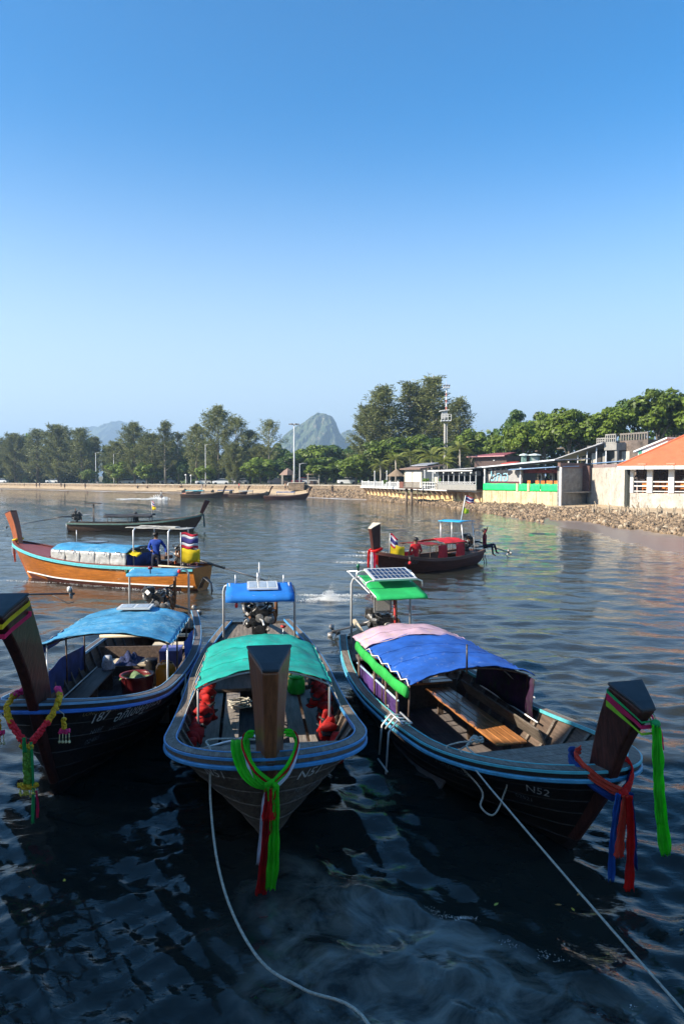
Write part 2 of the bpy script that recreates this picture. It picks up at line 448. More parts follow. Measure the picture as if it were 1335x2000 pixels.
def make_water():
    ys = 1.2 * np.exp(np.linspace(0, math.log(420 / 1.2), 760))
    cs = np.concatenate([np.linspace(-2.6, -0.62, 50)[:-1], np.linspace(-0.62, 0.62, 430), np.linspace(0.62, 2.6, 50)[1:]])
    Yg, Cg = np.meshgrid(ys, cs, indexing='ij')
    Xg = Yg * Cg
    dy = np.gradient(ys)[:, None] * np.ones_like(Xg)
    Z = np.zeros_like(Xg)
    r = np.random.default_rng(3)
    lam = [4.2, 3.1, 2.4, 1.9, 1.5, 1.25, 1.05, 0.86, 0.72, 0.6, 0.5, 0.43, 0.36, 0.31, 1.7, 1.15, 0.8, 0.55, 0.27, 0.23, 0.40, 0.33, 0.2]
    warp = 0.35 * np.sin(0.31 * Xg + 0.17 * Yg) + 0.3 * np.sin(0.23 * Yg - 0.4 * Xg + 2)
    for l in lam:
        th = r.normal(0.25, 0.5); k = 2 * np.pi / l
        ph = k * (Xg * math.sin(th) + Yg * math.cos(th)) + r.uniform(0, 6.28) + warp * r.uniform(0.5, 1.6) * 1.6
        amp = 0.0118 * l ** 0.62
        mod = 0.6 + 0.4 * np.sin(0.55 * Xg * r.uniform(.6, 1.4) + 0.5 * Yg * r.uniform(.5, 1.3) + r.uniform(0, 6.28))
        fade = np.clip((l / dy - 2.2) / 2.5, 0, 1)
        c = np.cos(ph)
        amp = amp * (1.0 - 0.42 * np.clip((Yg - 11) / 14, 0, 1))      # waves lowered farther out so the water mirrors more pale sky
        Z += amp * mod * fade * (c + 0.25 * np.cos(2 * ph))
    # low swell rolling in to the pier foot, bottom of the view
    A, B_ = gp(640, 1715, 0), gp(1180, 1930, 0)
    d = (B_ - A).to_2d(); Ld = d.length; d.normalize(); nrm = Vector((-d.y, d.x))
    s_ = (Xg - A.x) * nrm.x + (Yg - A.y) * nrm.y
    along = (Xg - A.x) * d.x + (Yg - A.y) * d.y
    ridge = np.where(s_ > 0, np.exp(-(s_ / 0.22) ** 2), np.exp(-(s_ / 1.3) ** 2)) * 0.10
    Z += ridge * np.clip((along + 0.6) / 0.9, 0, 1) * np.clip((Ld + 0.6 - along) / 0.8, 0, 1)
    # sediment stirred up behind the swell
    wob = 0.25 * np.sin(2.1 * Xg + 1.3 * Yg) + 0.18 * np.sin(4.3 * Xg - 3.1 * Yg + 1) + 0.12 * np.sin(8.7 * Xg + 6.1 * Yg)
    murk = np.clip((0.10 + 0.4 * wob - s_) / 0.25, 0, 1) * np.clip((s_ + 2.6 + wob) / 1.4, 0, 1) * np.clip((along + 0.4 + wob) / 0.8, 0, 1) * np.clip((Ld + 0.9 - along) / 0.9, 0, 1)
    # water is calm close to the pier foot and lies outside the hulls
    for (X0, Y0, yaw, h) in BOATS.values():
        o, rz = frame_of(X0, Y0, yaw, h.L)
        lx = (Xg - o.x) * math.cos(rz) + (Yg - o.y) * math.sin(rz)
        ly = -(Xg - o.x) * math.sin(rz) + (Yg - o.y) * math.cos(rz)
        hw = np.array(h.halfwidth(0.0))
        b_ = np.interp(lx, hw[:, 0], hw[:, 1], left=-1, right=-1) - 0.05
        Z = np.where(np.abs(ly) < b_, -0.45, Z)
    verts = np.stack([Xg, Yg, Z], -1).reshape(-1, 3)
    ny, nc = Xg.shape
    idx = np.arange(ny * nc).reshape(ny, nc)
    q = np.stack([idx[:-1, :-1], idx[:-1, 1:], idx[1:, 1:], idx[1:, :-1]], -1).reshape(-1, 4)
    me = np_mesh('sea', verts, q, WATERM, True)
    px = CX + FPX * Cg
    dw = np.interp(px, _SP[:, 0], _SP[:, 1])
    sh_ = np.clip(1 - (dw - Yg) / (6 + 0.06 * dw), 0, 1) ** 1.5 * np.clip((px - 500) / 500, 0.25, 1)
    a = me.attributes.new('shallow', 'FLOAT', 'POINT'); a.data.foreach_set('value', sh_.ravel().astype(np.float32) * 0.8)
    a = me.attributes.new('far', 'FLOAT', 'POINT'); a.data.foreach_set('value', np.clip((Yg - 9) / 30, 0, 1).ravel().astype(np.float32))
    a = me.attributes.new('murk', 'FLOAT', 'POINT'); a.data.foreach_set('value', np.clip(murk, 0, 1).ravel().astype(np.float32))
    o = link('sea', me); tag(o, kind='structure')
    mb = MB().add([(-400, -300, -0.03), (400, -300, -0.03), (400, 1.3, -0.03), (-400, 1.3, -0.03)], [(0, 1, 2, 3)])
    tag(mb.build('sea_by_pier', WATERM), kind='structure')
make_water()

# ------------------------------------------------------------------ beach and land
def make_ground():
    pxs = sorted(set(list(np.linspace(-1600, 3600, 150)) + [r_[0] for r_ in SHORE] + list(np.linspace(600, 1400, 90))))
    rows = [[] for _ in range(9)]
    land = [[] for _ in range(6)]
    for i, px in enumerate(pxs):
        dw, dl, zb, zl = shore(px)
        w = 0.35 * math.sin(px * 0.043) + 0.25 * math.sin(px * 0.11 + 1)
        prof = [(dw - 45, -2.5), (dw - 14, -0.7), (dw - 3, -0.16), (dw + w, 0.01), (lerp(dw, dl, 0.25) + w, zb * 0.26), (lerp(dw, dl, 0.55), zb * 0.62 + 0.05 * math.sin(px * .2)),
                (lerp(dw, dl, 0.85), zb * 0.95), (dl, zb), (dl + 3, zb - 0.2)]
        for k, (Y, z) in enumerate(prof): rows[k].append(Vector((colx(px, Y), Y, z)))
        for k, (dd, zz) in enumerate(((0.05, -0.8), (0.1, -0.02), (25, 0.0), (120, 0.6), (900, 2.0), (5500, 2.0))):
            Y = dl + dd
            land[k].append(Vector((colx(px, Y), Y, zl + zz)))
    tag(MB().grid(rows).build('beach', SANDM, smooth=True), kind='structure')
    tag(MB().grid(land).build('ground', LANDM), kind='structure')
    # promenade retaining wall along the beach, with its pale coping
    t = thing('promenade_wall', 'long low stone retaining wall along the far beach, pale coping on top', 'wall', at(300, 947, 188))
    inv = -Vector(t.location)
    ps = [px for px in pxs if px <= 714]
    def strip(y0, y1, z0f, z1f):
        mb = MB(); rings = []
        for px in ps:
            dw, dl, zb, zl = shore(px)
            rings.append([Vector((colx(px, dl + y0), dl + y0, z0f(zb, zl))) + inv, Vector((colx(px, dl + y1), dl + y1, z0f(zb, zl))) + inv,
                          Vector((colx(px, dl + y1), dl + y1, z1f(zb, zl))) + inv, Vector((colx(px, dl + y0), dl + y0, z1f(zb, zl))) + inv])
        return mb.loft(rings)
    strip(-0.35, 0.06, lambda a, b: a - 0.3, lambda a, b: b + 0.0).build('stone_face', PROMST, t)
    strip(-0.5, 0.6, lambda a, b: b + 0.004, lambda a, b: b + 0.14).build('coping', mat('pale_coping', (0.46, 0.40, 0.32), 0.8, 0.2, 1.0), t)
    # foam line where the water meets the sand
    fm = mat('sea_foam', (0.80, 0.80, 0.78), 0.7, 0.05, 2.0)
    a, b = [], []
    mb = MB()
    for j, px in enumerate(np.linspace(-200, 715, 170)):
        dw = shore(px)[0]
        w = 0.35 * math.sin(px * 0.043) + 0.25 * math.sin(px * 0.11 + 1)
        th = 0.75 + 0.55 * math.sin(px * 0.07) + 0.3 * math.sin(px * 0.31)
        a.append(Vector((colx(px, dw - 1.0 + w), dw - 1.0 + w - max(th, .1), 0.05))); b.append(Vector((colx(px, dw + w - 0.6), dw + w - 0.6, 0.06)))
    tag(mb.grid([a, b]).build('shore_foam', fm), 'thin white line of foam along the far beach', 'foam', kind='stuff')
make_ground()

# ------------------------------------------------------------------ hills
def karst(name, cx_px, d, prof, depth, seed, m, kind='structure', rough=0.8):
    """limestone hill: prof = [(photo column, photo row of the skyline)], built as a ridge solid with buttressed flanks"""
    from mathutils import noise
    px = np.array([p[0] for p in prof], float); py = np.array([p[1] for p in prof], float)
    n, k = 150, 46
    cols = np.linspace(px[0], px[-1], n)
    sc = FPX / d                          # photo pixels per metre, only to keep the same roughness for near and far hills
    rings = []
    for c in cols:
        top = at(c, float(np.interp(c, px, py)), d)
        hgt = max(top.z - 2.0, 0.5)
        row = []
        for j in range(k + 1):
            a = -1 + 2 * j / k
            f = (1 - abs(a) ** 2.4) ** 0.8
            P = Vector((top.x, d + a * depth * (0.5 + 0.5 * hgt / 140), 2.0 + hgt * f))
            q = Vector((P.x * sc / 14, P.y * sc / 14, P.z * sc / 26 + seed * 7))
            r1 = noise.fractal(q, 1.0, 2.0, 5) ; r2 = noise.ridged_multi_fractal(q * 0.6 + Vector((9, 3, 1)), 1.0, 2.1, 4, 1.0, 2.0) - 1.0
            env = min(1, hgt / 30)
            P.y -= (r1 * 5 + r2 * 9) / sc * env * rough
            P.x += r1 * 2.0 / sc * env * rough
            P.z += (r1 * (2.6 if abs(a) > .12 else 1.2) + (r2 * 3.0 if abs(a) > .12 else 0)) / sc * env * rough * (1 if f > .05 else 0)
            row.append(P)
        rings.append(row)
    o = MB().grid(rings).build(name, m, smooth=False)
    return tag(o, kind=kind)
def hill_mat(name, g, rck):
    return mat(name, g, 0.95, 0.5, 0.09, bump=0.0, col2=rck, thr=0.58, streak=(1, 1, 0.4), detail=8)
KM = hill_mat('karst_forest_and_cliff', (0.045, 0.07, 0.03), (0.30, 0.24, 0.19))
HM = hill_mat('far_forest', (0.05, 0.075, 0.035), (0.08, 0.10, 0.05))
karst('karst_hill', 615, 1700, [(520, 925), (543, 895), (548, 862), (556, 850), (575, 838), (594, 825), (608, 814), (620, 808), (634, 808), (648, 815), (656, 828), (661, 846), (672, 858), (685, 872), (700, 886), (720, 905), (745, 925)], 120, 1, KM)
karst('karst_hill_beyond', 690, 2300, [(640, 920), (658, 858), (668, 845), (680, 840), (692, 842), (702, 852), (725, 872), (760, 900), (800, 925)], 130, 2, KM)
karst('far_hill', 235, 3600, [(60, 925), (110, 890), (150, 862), (180, 838), (200, 835), (215, 837), (232, 829), (247, 825), (256, 830), (270, 846), (300, 872), (360, 900), (420, 925)], 420, 3, HM)
karst('far_hill_at_the_coast', 0, 4200, [(-300, 905), (-150, 880), (-60, 858), (0, 856), (22, 856), (40, 866), (90, 890), (150, 925)], 420, 4, HM)

# ------------------------------------------------------------------ haze
mbz = MB()
def make_haze():
    m = bpy.data.materials.new('haze_air'); m.use_nodes = True
    nt = m.node_tree; N = nt.nodes
    for n_ in list(N):
        if n_.type != 'OUTPUT_MATERIAL': N.remove(n_)
    pv = N.new('ShaderNodeVolumePrincipled')
    pv.inputs['Color'].default_value = (0.54, 0.76, 1.0, 1)
    pv.inputs['Density'].default_value = 0.00038
    pv.inputs['Anisotropy'].default_value = 0.2
    nt.links.new(pv.outputs['Volume'], N['Material Output'].inputs['Volume'])
    o = MB().box((1000, 2800, 147), (26000, 6900, 306)).build('haze', m)
    tag(o, 'pale blue haze over the bay and hills', 'haze', kind='stuff')
make_haze()

# ------------------------------------------------------------------ the pier the photograph is taken from (the unseen hall is added to throw the near shade)
def make_pier():
    t = thing('pier', 'concrete pier deck with an unseen hall added to shade the moored boats', 'pier', (-8, -4, 0))
    inv = Vector((8, 4, 0))
    MB().box(inv + Vector((-14, -6.6, 2.2)), (44, 14.6, 0.4)).build('deck', CONC, t)
    for x in (-34, -28, -22, -16, -10, -4, 2, 7):
        MB().lathe([(0.28, -3), (0.28, 2.0)], inv + Vector((x, 0.1, 0)), 10).build('pile', CONC, t)
    MB().box(inv + Vector((-19, -4.7, 6.9)), (30, 14.0, 8.98)).build('shade_caster_wall', WHWALL, t)  # unseen block, sized to cast shade over the near bows
    MB().box(inv + Vector((-19, -4.7, 11.5)), (30.6, 14.6, 0.2)).build('shade_caster_roof', CONC, t)
    MB().box(inv + Vector((-19, 1.7, 2.2)), (30, 1.96, 0.38)).build('shade_caster_floor', CONC, t)
    for k in range(9):  # windows on the added hall
        for z in (3.2, 6.2, 9.0):
            w = MB().box(inv + Vector((-32.5 + 3.3 * k, 2.33, z + .6)), (1.6, .06, 1.5)).build('window', mat('car_glass', (.03, .035, .04), .1, .1, spec=.8), t)
make_pier()
# ------------------------------------------------------------------ boat materials
def wood(name, col, rough=0.6, var=0.3, col2=None, thr=0.58, coat=0.0, sc=4.0, grain=(0.5, 5, 5)):
    return mat(name, col, rough, var, sc, bump=0.35, stretch=grain, col2=col2, thr=thr, coat=coat)
HULLBLK = wood('black_brown_hull', (0.016, 0.011, 0.010), 0.6, 0.5, (0.055, 0.036, 0.028), 0.58)
HULLGRY = wood('worn_grey_brown_hull', (0.095, 0.068, 0.05), 0.6, 0.35, (0.19, 0.16, 0.13), 0.54)
HULLORG = wood('varnished_orange_hull', (0.47, 0.155, 0.022), 0.35, 0.25, (0.25, 0.075, 0.015), 0.56, 0.4)
HULLMAR = wood('dark_maroon_hull', (0.11, 0.038, 0.026), 0.5, 0.3, (0.035, 0.02, 0.018), 0.55)
HULLBRN = wood('plain_brown_hull', (0.10, 0.055, 0.032), 0.6, 0.3, (0.05, 0.03, 0.022), 0.55)
BOTTOM = wood('red_lead_bottom', (0.085, 0.024, 0.018), 0.55, 0.25)
GREYWD = wood('grey_weathered_plank', (0.165, 0.135, 0.108), 0.8, 0.35, (0.075, 0.058, 0.045), 0.52)
INNER = wood('inner_planking', (0.095, 0.065, 0.048), 0.8, 0.3, (0.18, 0.14, 0.11), 0.6)
FLOORW = wood('floor_boards', (0.13, 0.11, 0.105), 0.85, 0.25, (0.07, 0.06, 0.06), 0.56)
VARN = wood('varnished_bench', (0.36, 0.15, 0.05), 0.35, 0.3, (0.20, 0.075, 0.03), 0.55, 0.3)
BRWD = wood('red_brown_post', (0.21, 0.072, 0.028), 0.42, 0.25, (0.12, 0.04, 0.018), 0.57, 0.08, grain=(7, 7, 0.6))
DKPOST = wood('dark_red_post', (0.062, 0.018, 0.013), 0.45, 0.35, (0.03, 0.010, 0.009), 0.57, 0.08, grain=(7, 7, 0.6))
ORPOST = wood('orange_brown_post', (0.30, 0.085, 0.03), 0.4, 0.2, (0.16, 0.045, 0.02), 0.6, 0.08, grain=(7, 7, 0.6))
POSTTOP = mat('black_post_cap', (0.028, 0.028, 0.030), 0.45, 0.3, 6.0)
BLUEPT = mat('sky_blue_paint', (0.055, 0.25, 0.50), 0.5, 0.12, 9.0, col2=(0.20, 0.21, 0.21), thr=0.66)
ROYALPT = mat('royal_blue_paint', (0.035, 0.15, 0.50), 0.5, 0.12, 9.0, col2=(0.12, 0.14, 0.18), thr=0.68)
TURQPT = mat('turquoise_paint', (0.10, 0.42, 0.46), 0.5, 0.12, 9.0)
STEELP = mat('stainless_tube', (0.60, 0.60, 0.59), 0.35, 0.1, 5.0, metal=0.35)
DKSTEEL = mat('dark_painted_tube', (0.06, 0.065, 0.075), 0.45, 0.2, 5.0, metal=0.3)
IRON = mat('oily_engine_iron', (0.05, 0.048, 0.047), 0.38, 0.45, 14.0, metal=0.55, bump=0.4)
IRON2 = mat('worn_bright_metal', (0.24, 0.23, 0.22), 0.5, 0.4, 12.0, metal=0.6)
RUST = mat('rusty_iron', (0.16, 0.07, 0.03), 0.75, 0.4, 9.0, metal=0.3)
RUBBER = mat('black_hose', (0.022, 0.022, 0.022), 0.5, 0.2, 8.0)
ROPE = mat('worn_rope', (0.40, 0.37, 0.31), 0.9, 0.25, 40.0, bump=0.5)
CELL = mat('solar_cell', (0.012, 0.016, 0.045), 0.12, 0.2, 5.0, spec=0.7)
CELLPALE = mat('hazy_solar_glass', (0.27, 0.30, 0.34), 0.15, 0.1, 5.0, spec=0.7)
ALU = mat('aluminium_frame', (0.68, 0.67, 0.63), 0.4, 0.08, 5.0, metal=0.4)
def cloth(name, col, var=0.1, sc=3.0, col2=None, thr=0.62, trans=0.25, rough=0.75):
    return mat(name, col, rough, var * 1.3 + .04, sc, bump=0.2, col2=col2, thr=thr, trans=trans)
TEAL = cloth('teal_tarp', (0.010, 0.36, 0.29), 0.14, 2.5, (0.06, 0.27, 0.24), 0.56)
SKYTARP = cloth('sky_blue_tarp', (0.05, 0.27, 0.48), 0.16, 1.9, (0.20, 0.42, 0.56), 0.55)
ROYALTARP = cloth('royal_blue_tarp', (0.016, 0.10, 0.42), 0.14, 2.4, (0.17, 0.26, 0.50), 0.62)
COBALT = cloth('cobalt_tarp', (0.015, 0.20, 0.66), 0.08, 2.0)
PINKTARP = cloth('pink_tarp', (0.58, 0.40, 0.48), 0.10, 1.6, (0.70, 0.52, 0.14), 0.60)
GREENTARP = cloth('green_tarp', (0.02, 0.42, 0.11), 0.10, 2.0)
GREENROLL = cloth('bright_green_roll', (0.03, 0.42, 0.07), 0.12, 3.0)
NAVYCL = cloth('navy_side_curtain', (0.018, 0.045, 0.20), 0.25, 2.5)
PURPLE = cloth('purple_side_cloth', (0.075, 0.030, 0.155), 0.35, 2.2, (0.20, 0.17, 0.33), 0.60)
PURPLEDK = cloth('dark_purple_side_cloth', (0.045, 0.012, 0.050), 0.4, 2.0, (0.03, 0.055, 0.02), 0.56)
NEON = cloth('neon_green_cloth', (0.10, 0.90, 0.035), 0.06, 6.0, trans=0.62)
REDCL = cloth('red_cloth', (0.86, 0.022, 0.018), 0.10, 6.0, trans=0.6)
SALMON = cloth('salmon_red_cloth', (0.90, 0.11, 0.06), 0.08, 6.0, trans=0.6)
DKRED = cloth('dark_red_cloth', (0.50, 0.012, 0.014), 0.12, 6.0, trans=0.55)
BLUECL = cloth('blue_cloth', (0.010, 0.055, 0.26), 0.15, 6.0)
WHITECL = cloth('white_cloth', (0.70, 0.68, 0.74), 0.06, 6.0)
PINKCL = cloth('pink_ribbon', (0.80, 0.03, 0.13), 0.06, 6.0, trans=0.5)
YELLOWCL = cloth('yellow_cloth', (0.78, 0.58, 0.015), 0.08, 5.0, trans=0.35)
OLIVECL = cloth('olive_gold_cloth', (0.36, 0.22, 0.015), 0.12, 5.0)
REDJKT = cloth('red_life_jacket', (0.40, 0.012, 0.010), 0.25, 7.0)
PLASTIC = mat('clear_plastic_sheet', (0.50, 0.50, 0.48), 0.12, 0.18, 2.4, bump=0.5, stretch=(0.6, 2.0, 3.0), col2=(0.36, 0.34, 0.32), thr=0.55, trans=0.25)
LETTER = mat('faded_white_lettering', (0.58, 0.58, 0.58), 0.7, 0.3, 22.0, col2=(0.13, 0.12, 0.12), thr=0.60)
LETTER2 = mat('faint_grey_lettering', (0.27, 0.27, 0.28), 0.7, 0.4, 22.0, col2=(0.05, 0.045, 0.045), thr=0.52)
GOLDLT = mat('faded_gold_lettering', (0.34, 0.25, 0.13), 0.7, 0.4, 22.0, col2=(0.07, 0.045, 0.035), thr=0.55)

# ------------------------------------------------------------------ boat building blocks
def sweep(mb, path, prof, mi=0):
    """sweep a profile [(out, up)] along a gunwale path, out = horizontal normal away from the hull"""
    n = len(path); rings = []
    for i in range(n):
        t = path[min(i + 1, n - 1)] - path[max(i - 1, 0)]; t.z = 0; t.normalize()
        out = Vector((t.y, -t.x, 0))
        rings.append([path[i] + out * a + Vector((0, 0, b)) for (a, b) in prof])
    return mb.loft(rings, True, True, mi)
def rect(o0, o1, u0, u1): return [(o0, u0), (o1, u0), (o1, u1), (o0, u1)]

def text_mesh(s, size, shear=0.0):
    cu = bpy.data.curves.new('txt', 'FONT'); cu.body = s; cu.size = size; cu.shear = shear
    cu.align_x = 'LEFT'; cu.resolution_u = 2
    ob = bpy.data.objects.new('txt', cu); COL.objects.link(ob)
    dg = bpy.context.evaluated_depsgraph_get()
    me = ob.evaluated_get(dg).to_mesh()
    vs_ = [v.co.copy() for v in me.vertices]; fs_ = [tuple(p.vertices) for p in me.polygons]
    ob.evaluated_get(dg).to_mesh_clear()
    bpy.data.objects.remove(ob); bpy.data.curves.remove(cu)
    return vs_, fs_

def hull_text(boat, h, s, size, x0, z0, side, m, name='lettering', shear=0.15, slope=0.0):
    """lettering that follows the shell; x0, z0 = where its first letter stands. Reads from outside the boat."""
    vs_, fs_ = text_mesh(s, size, shear)
    if not vs_: return None
    # arc length along the gunwale station, so letters keep their width on the bluff bow
    xs = np.linspace(0.3, h.L - 0.02, 160)
    pts = [h.S(x, h.tz(x, min(z0, h.sh(x) - .1)), side) for x in xs]
    arc = np.concatenate([[0], np.cumsum([(pts[i + 1] - pts[i]).to_2d().length for i in range(len(pts) - 1)])])
    a0 = float(np.interp(x0, xs, arc))
    sgn = 1 if side > 0 else -1      # port side (image right of an approaching boat) reads stern->bow reversed
    mb = MB(); out = []
    for v in vs_:
        a = a0 - v.x if side > 0 else a0 + v.x
        x = float(np.interp(a, arc, xs)); z = z0 + v.y + slope * (v.x)
        z = min(z, h.sh(x) - 0.02)
        t = h.tz(x, z)
        p = h.S(x, t, side)
        e1 = h.S(min(x + .03, h.L), t, side) - h.S(x - .03, t, side); e2 = h.S(x, min(t + .03, 1), side) - h.S(x, t - .03, side)
        n_ = e1.cross(e2) * (1 if side > 0 else -1)
        if n_.length > 1e-9: n_.normalize()
        if n_.y * side < 0: n_ = -n_
        out.append(p + n_ * 0.014)
    mb.add(out, fs_)
    return mb.build(name, m, boat)

def make_engine(boat, x, z, sc=1.0, seed=0, radiator=False, shaft=None, tiller=True):
    """car engine on a swivel; parts sit under one 'engine' part"""
    r = random.Random(seed)
    e = bpy.data.objects.new('engine', None); COL.objects.link(e); e.parent = boat; e.location = (x, 0, z)
    def P(mb, name, m, smooth=True): return mb.build(name, m, e, smooth)
    b = MB()
    b.box((0, 0, 0.20 * sc), (0.62 * sc, 0.26 * sc, 0.30 * sc)); b.box((0, 0, 0.40 * sc), (0.56 * sc, 0.30 * sc, 0.14 * sc)); b.box((0.04, 0, .03 * sc), (0.45 * sc, 0.22 * sc, 0.14 * sc))
    P(b, 'engine_block', IRON, False)
    b = MB()
    for k in range(4): b.lathe([(0.05 * sc, 0), (0.05 * sc, 0.05), (0.035 * sc, 0.07)], ((-0.2 + 0.13 * k) * sc, 0.03, 0.47 * sc), 9)
    b.box((0, 0, 0.49 * sc), (0.5 * sc, 0.17 * sc, 0.07 * sc))
    P(b, 'cylinder_head', IRON, False)
    for k in range(4):
        y = 0.15 * sc
        P(MB().tube([((-0.2 + .13 * k) * sc, y - .02, 0.38 * sc), ((-0.2 + .13 * k) * sc, y + 0.10 * sc, 0.40 * sc), ((-0.17 + .11 * k) * sc, y + 0.13 * sc, 0.27 * sc), (-0.1 * sc, y + .11 * sc, .16 * sc)], 0.026 * sc, 7), 'exhaust_runner', RUST)
        P(MB().tube([((-0.2 + .13 * k) * sc, -y + .02, 0.38 * sc), ((-0.19 + .13 * k) * sc, -y - 0.11 * sc, 0.42 * sc), ((-0.12 + .09 * k) * sc, -y - 0.12 * sc, 0.52 * sc)], 0.028 * sc, 7), 'intake_runner', IRON2)
    P(MB().lathe([(0.02, 0), (0.12 * sc, 0.005), (0.12 * sc, 0.10 * sc), (0.09 * sc, 0.13 * sc), (0.02, 0.13 * sc)], (-0.02, -0.20 * sc, 0.50 * sc), 14), 'air_filter', IRON, False)
    for k, (py, pz, pr) in enumerate(((0.0, 0.12, 0.095), (0.13, 0.30, 0.055), (-0.12, 0.28, 0.06), (0.0, 0.33, 0.07))):
        P(MB().lathe([(pr * 0.3 * sc, 0), (pr * sc, 0.005), (pr * .85 * sc, 0.02 * sc), (pr * sc, 0.04 * sc), (pr * 0.35 * sc, 0.045 * sc)], (0.31 * sc, py * sc, pz * sc), 14, axis='x'), 'pulley', IRON2 if k % 2 else IRON, False)
    P(MB().lathe([(0.03 * sc, -.1 * sc), (0.075 * sc, -0.09 * sc), (0.075 * sc, 0.08 * sc), (0.05 * sc, 0.1 * sc)], (0.18 * sc, 0.19 * sc, 0.29 * sc), 12, axis='x'), 'alternator', IRON2, False)
    P(MB().lathe([(0.03 * sc, -.1 * sc), (0.055 * sc, -0.09 * sc), (0.055 * sc, 0.08 * sc), (0.03 * sc, 0.1 * sc)], (-0.12 * sc, -0.19 * sc, 0.14 * sc), 12, axis='x'), 'starter_motor', IRON, False)
    for k in range(16):
        p0 = V(r.uniform(-.3, .32), r.uniform(-.2, .2), r.uniform(.1, .56)) * sc
        pts = [p0]
        for j in range(4):
            q = pts[-1] + V(r.uniform(-.12, .14), r.uniform(-.12, .12), r.uniform(-.12, .12)) * sc
            q.y = max(-.27 * sc, min(.27 * sc, q.y)); q.z = max(.02, min(.66 * sc, q.z)); q.x = max(-.34 * sc, min(.4 * sc, q.x))
            pts.append(q)
        P(MB().tube(smooth_path(pts, 3), r.choice((.012, .016, .022)) * sc, 6), 'hose', (RUBBER, RUBBER, IRON2, RUBBER)[k % 4])
    for k in range(14):
        c = V(r.uniform(-.28, .34), r.choice((-1, 1)) * r.uniform(.12, .24), r.uniform(.08, .6)) * sc
        rr = r.uniform(.022, .05) * sc
        if k % 2: P(MB().lathe([(rr * .5, -rr), (rr, -rr * .8), (rr, rr * .8), (rr * .5, rr)], c, 8, axis=r.choice('xyz')), 'fitting', r.choice((IRON, IRON2, IRON)), False)
        else: P(MB().box(c, (rr * 2, rr * 1.4, rr * 1.8), Euler((r.random(), r.random(), r.random())).to_matrix()), 'bracket', r.choice((IRON, IRON2, RUST)), False)
    P(MB().tube([(-.1 * sc, .26 * sc, .16 * sc), (-.1 * sc, .30 * sc, .3 * sc), (-.12 * sc, .30 * sc, .72 * sc), (-.16 * sc, .30 * sc, .80 * sc)], 0.03 * sc, 8), 'exhaust_pipe', RUST)
    # swivel stand
    b = MB().lathe([(0.14, -.22), (0.10, -.10), (0.10, -.02)], (0.02, 0, 0), 12); P(b, 'swivel', IRON)
    P(MB().box((0.36 * sc, 0, -0.02), (0.02, 0.2, 0.12)), 'mounting_plate', mat('orange_primer', (0.45, 0.10, 0.02), 0.6, 0.2), False)
    if radiator:
        P(MB().box((0.24 * sc, -0.08, .74 * sc), (0.07, 0.34, 0.36)), 'radiator', IRON2, False)
        P(MB().box((0.28 * sc, -0.08, .74 * sc), (0.012, 0.27, 0.28)), 'radiator_core', mat('radiator_core', (0.30, 0.28, 0.25), 0.6, 0.2, 40.0), False)
        P(MB().tube([(.3 * sc, .16, -.1), (.32 * sc, .15, .3), (.30 * sc, .13, .95 * sc)], .022, 7), 'red_pipe', mat('red_pipe_paint', (.36, .02, .02), .5))
    if shaft is not None:
        a, c = Vector(shaft[0]), Vector(shaft[1])
        a = a - Vector((x, 0, z)); c = c - Vector((x, 0, z))
        P(MB().tube([(-0.25 * sc, 0, .2 * sc), a, lerp(a, c, .35)], [.05, .045, .04], 8), 'shaft_housing', IRON)
        P(MB().tube([lerp(a, c, .3), c], [.028, .022], 8), 'propeller_shaft', DKSTEEL)
        d = (c - a).normalized(); u = d.orthogonal().normalized(); w = d.cross(u)
        P(MB().tube([c - d * .06, c + d * .08], [.04, .025], 8), 'propeller_hub', IRON)
        for k in range(3):
            an = 2 * math.pi * k / 3; o_ = u * math.cos(an) + w * math.sin(an); tg = d.cross(o_)
            bl = MB().grid([[c + o_ * .03 + tg * -.03 - d * .02, c + o_ * .12 - tg * .075 - d * .035, c + o_ * .19 - tg * .03],
                            [c + o_ * .03 + tg * .03 + d * .02, c + o_ * .12 + tg * .075 + d * .035, c + o_ * .19 + tg * .03]])
            bb = P(bl, 'propeller_blade', IRON2); so = bb.modifiers.new('s', 'SOLIDIFY'); so.thickness = .008
        b = MB().tube([c - d * .5 - V(0, 0, .02), c - d * .1 - V(0, 0, .26), c + d * .05 - V(0, 0, .22)], .012, 6); P(b, 'skeg', DKSTEEL)
    if tiller:
        P(MB().tube([(.25 * sc, 0, .3 * sc), (.7 * sc, .05, .36 * sc), (1.25 * sc, .06, .40 * sc)], .018, 7), 'tiller', STEELP)
    return e

def smooth_path(pts, k=4):
    """Catmull-Rom through pts"""
    pts = [Vector(p) for p in pts]; out = []
    n = len(pts)
    for i in range(n - 1):
        p0, p1, p2, p3 = pts[max(i - 1, 0)], pts[i], pts[i + 1], pts[min(i + 2, n - 1)]
        for j in range(k):
            t = j / k
            out.append(0.5 * ((2 * p1) + (p2 - p0) * t + (2 * p0 - 5 * p1 + 4 * p2 - p3) * t * t + (3 * p1 - p0 - 3 * p2 + p3) * t ** 3))
    out.append(pts[-1])
    return out

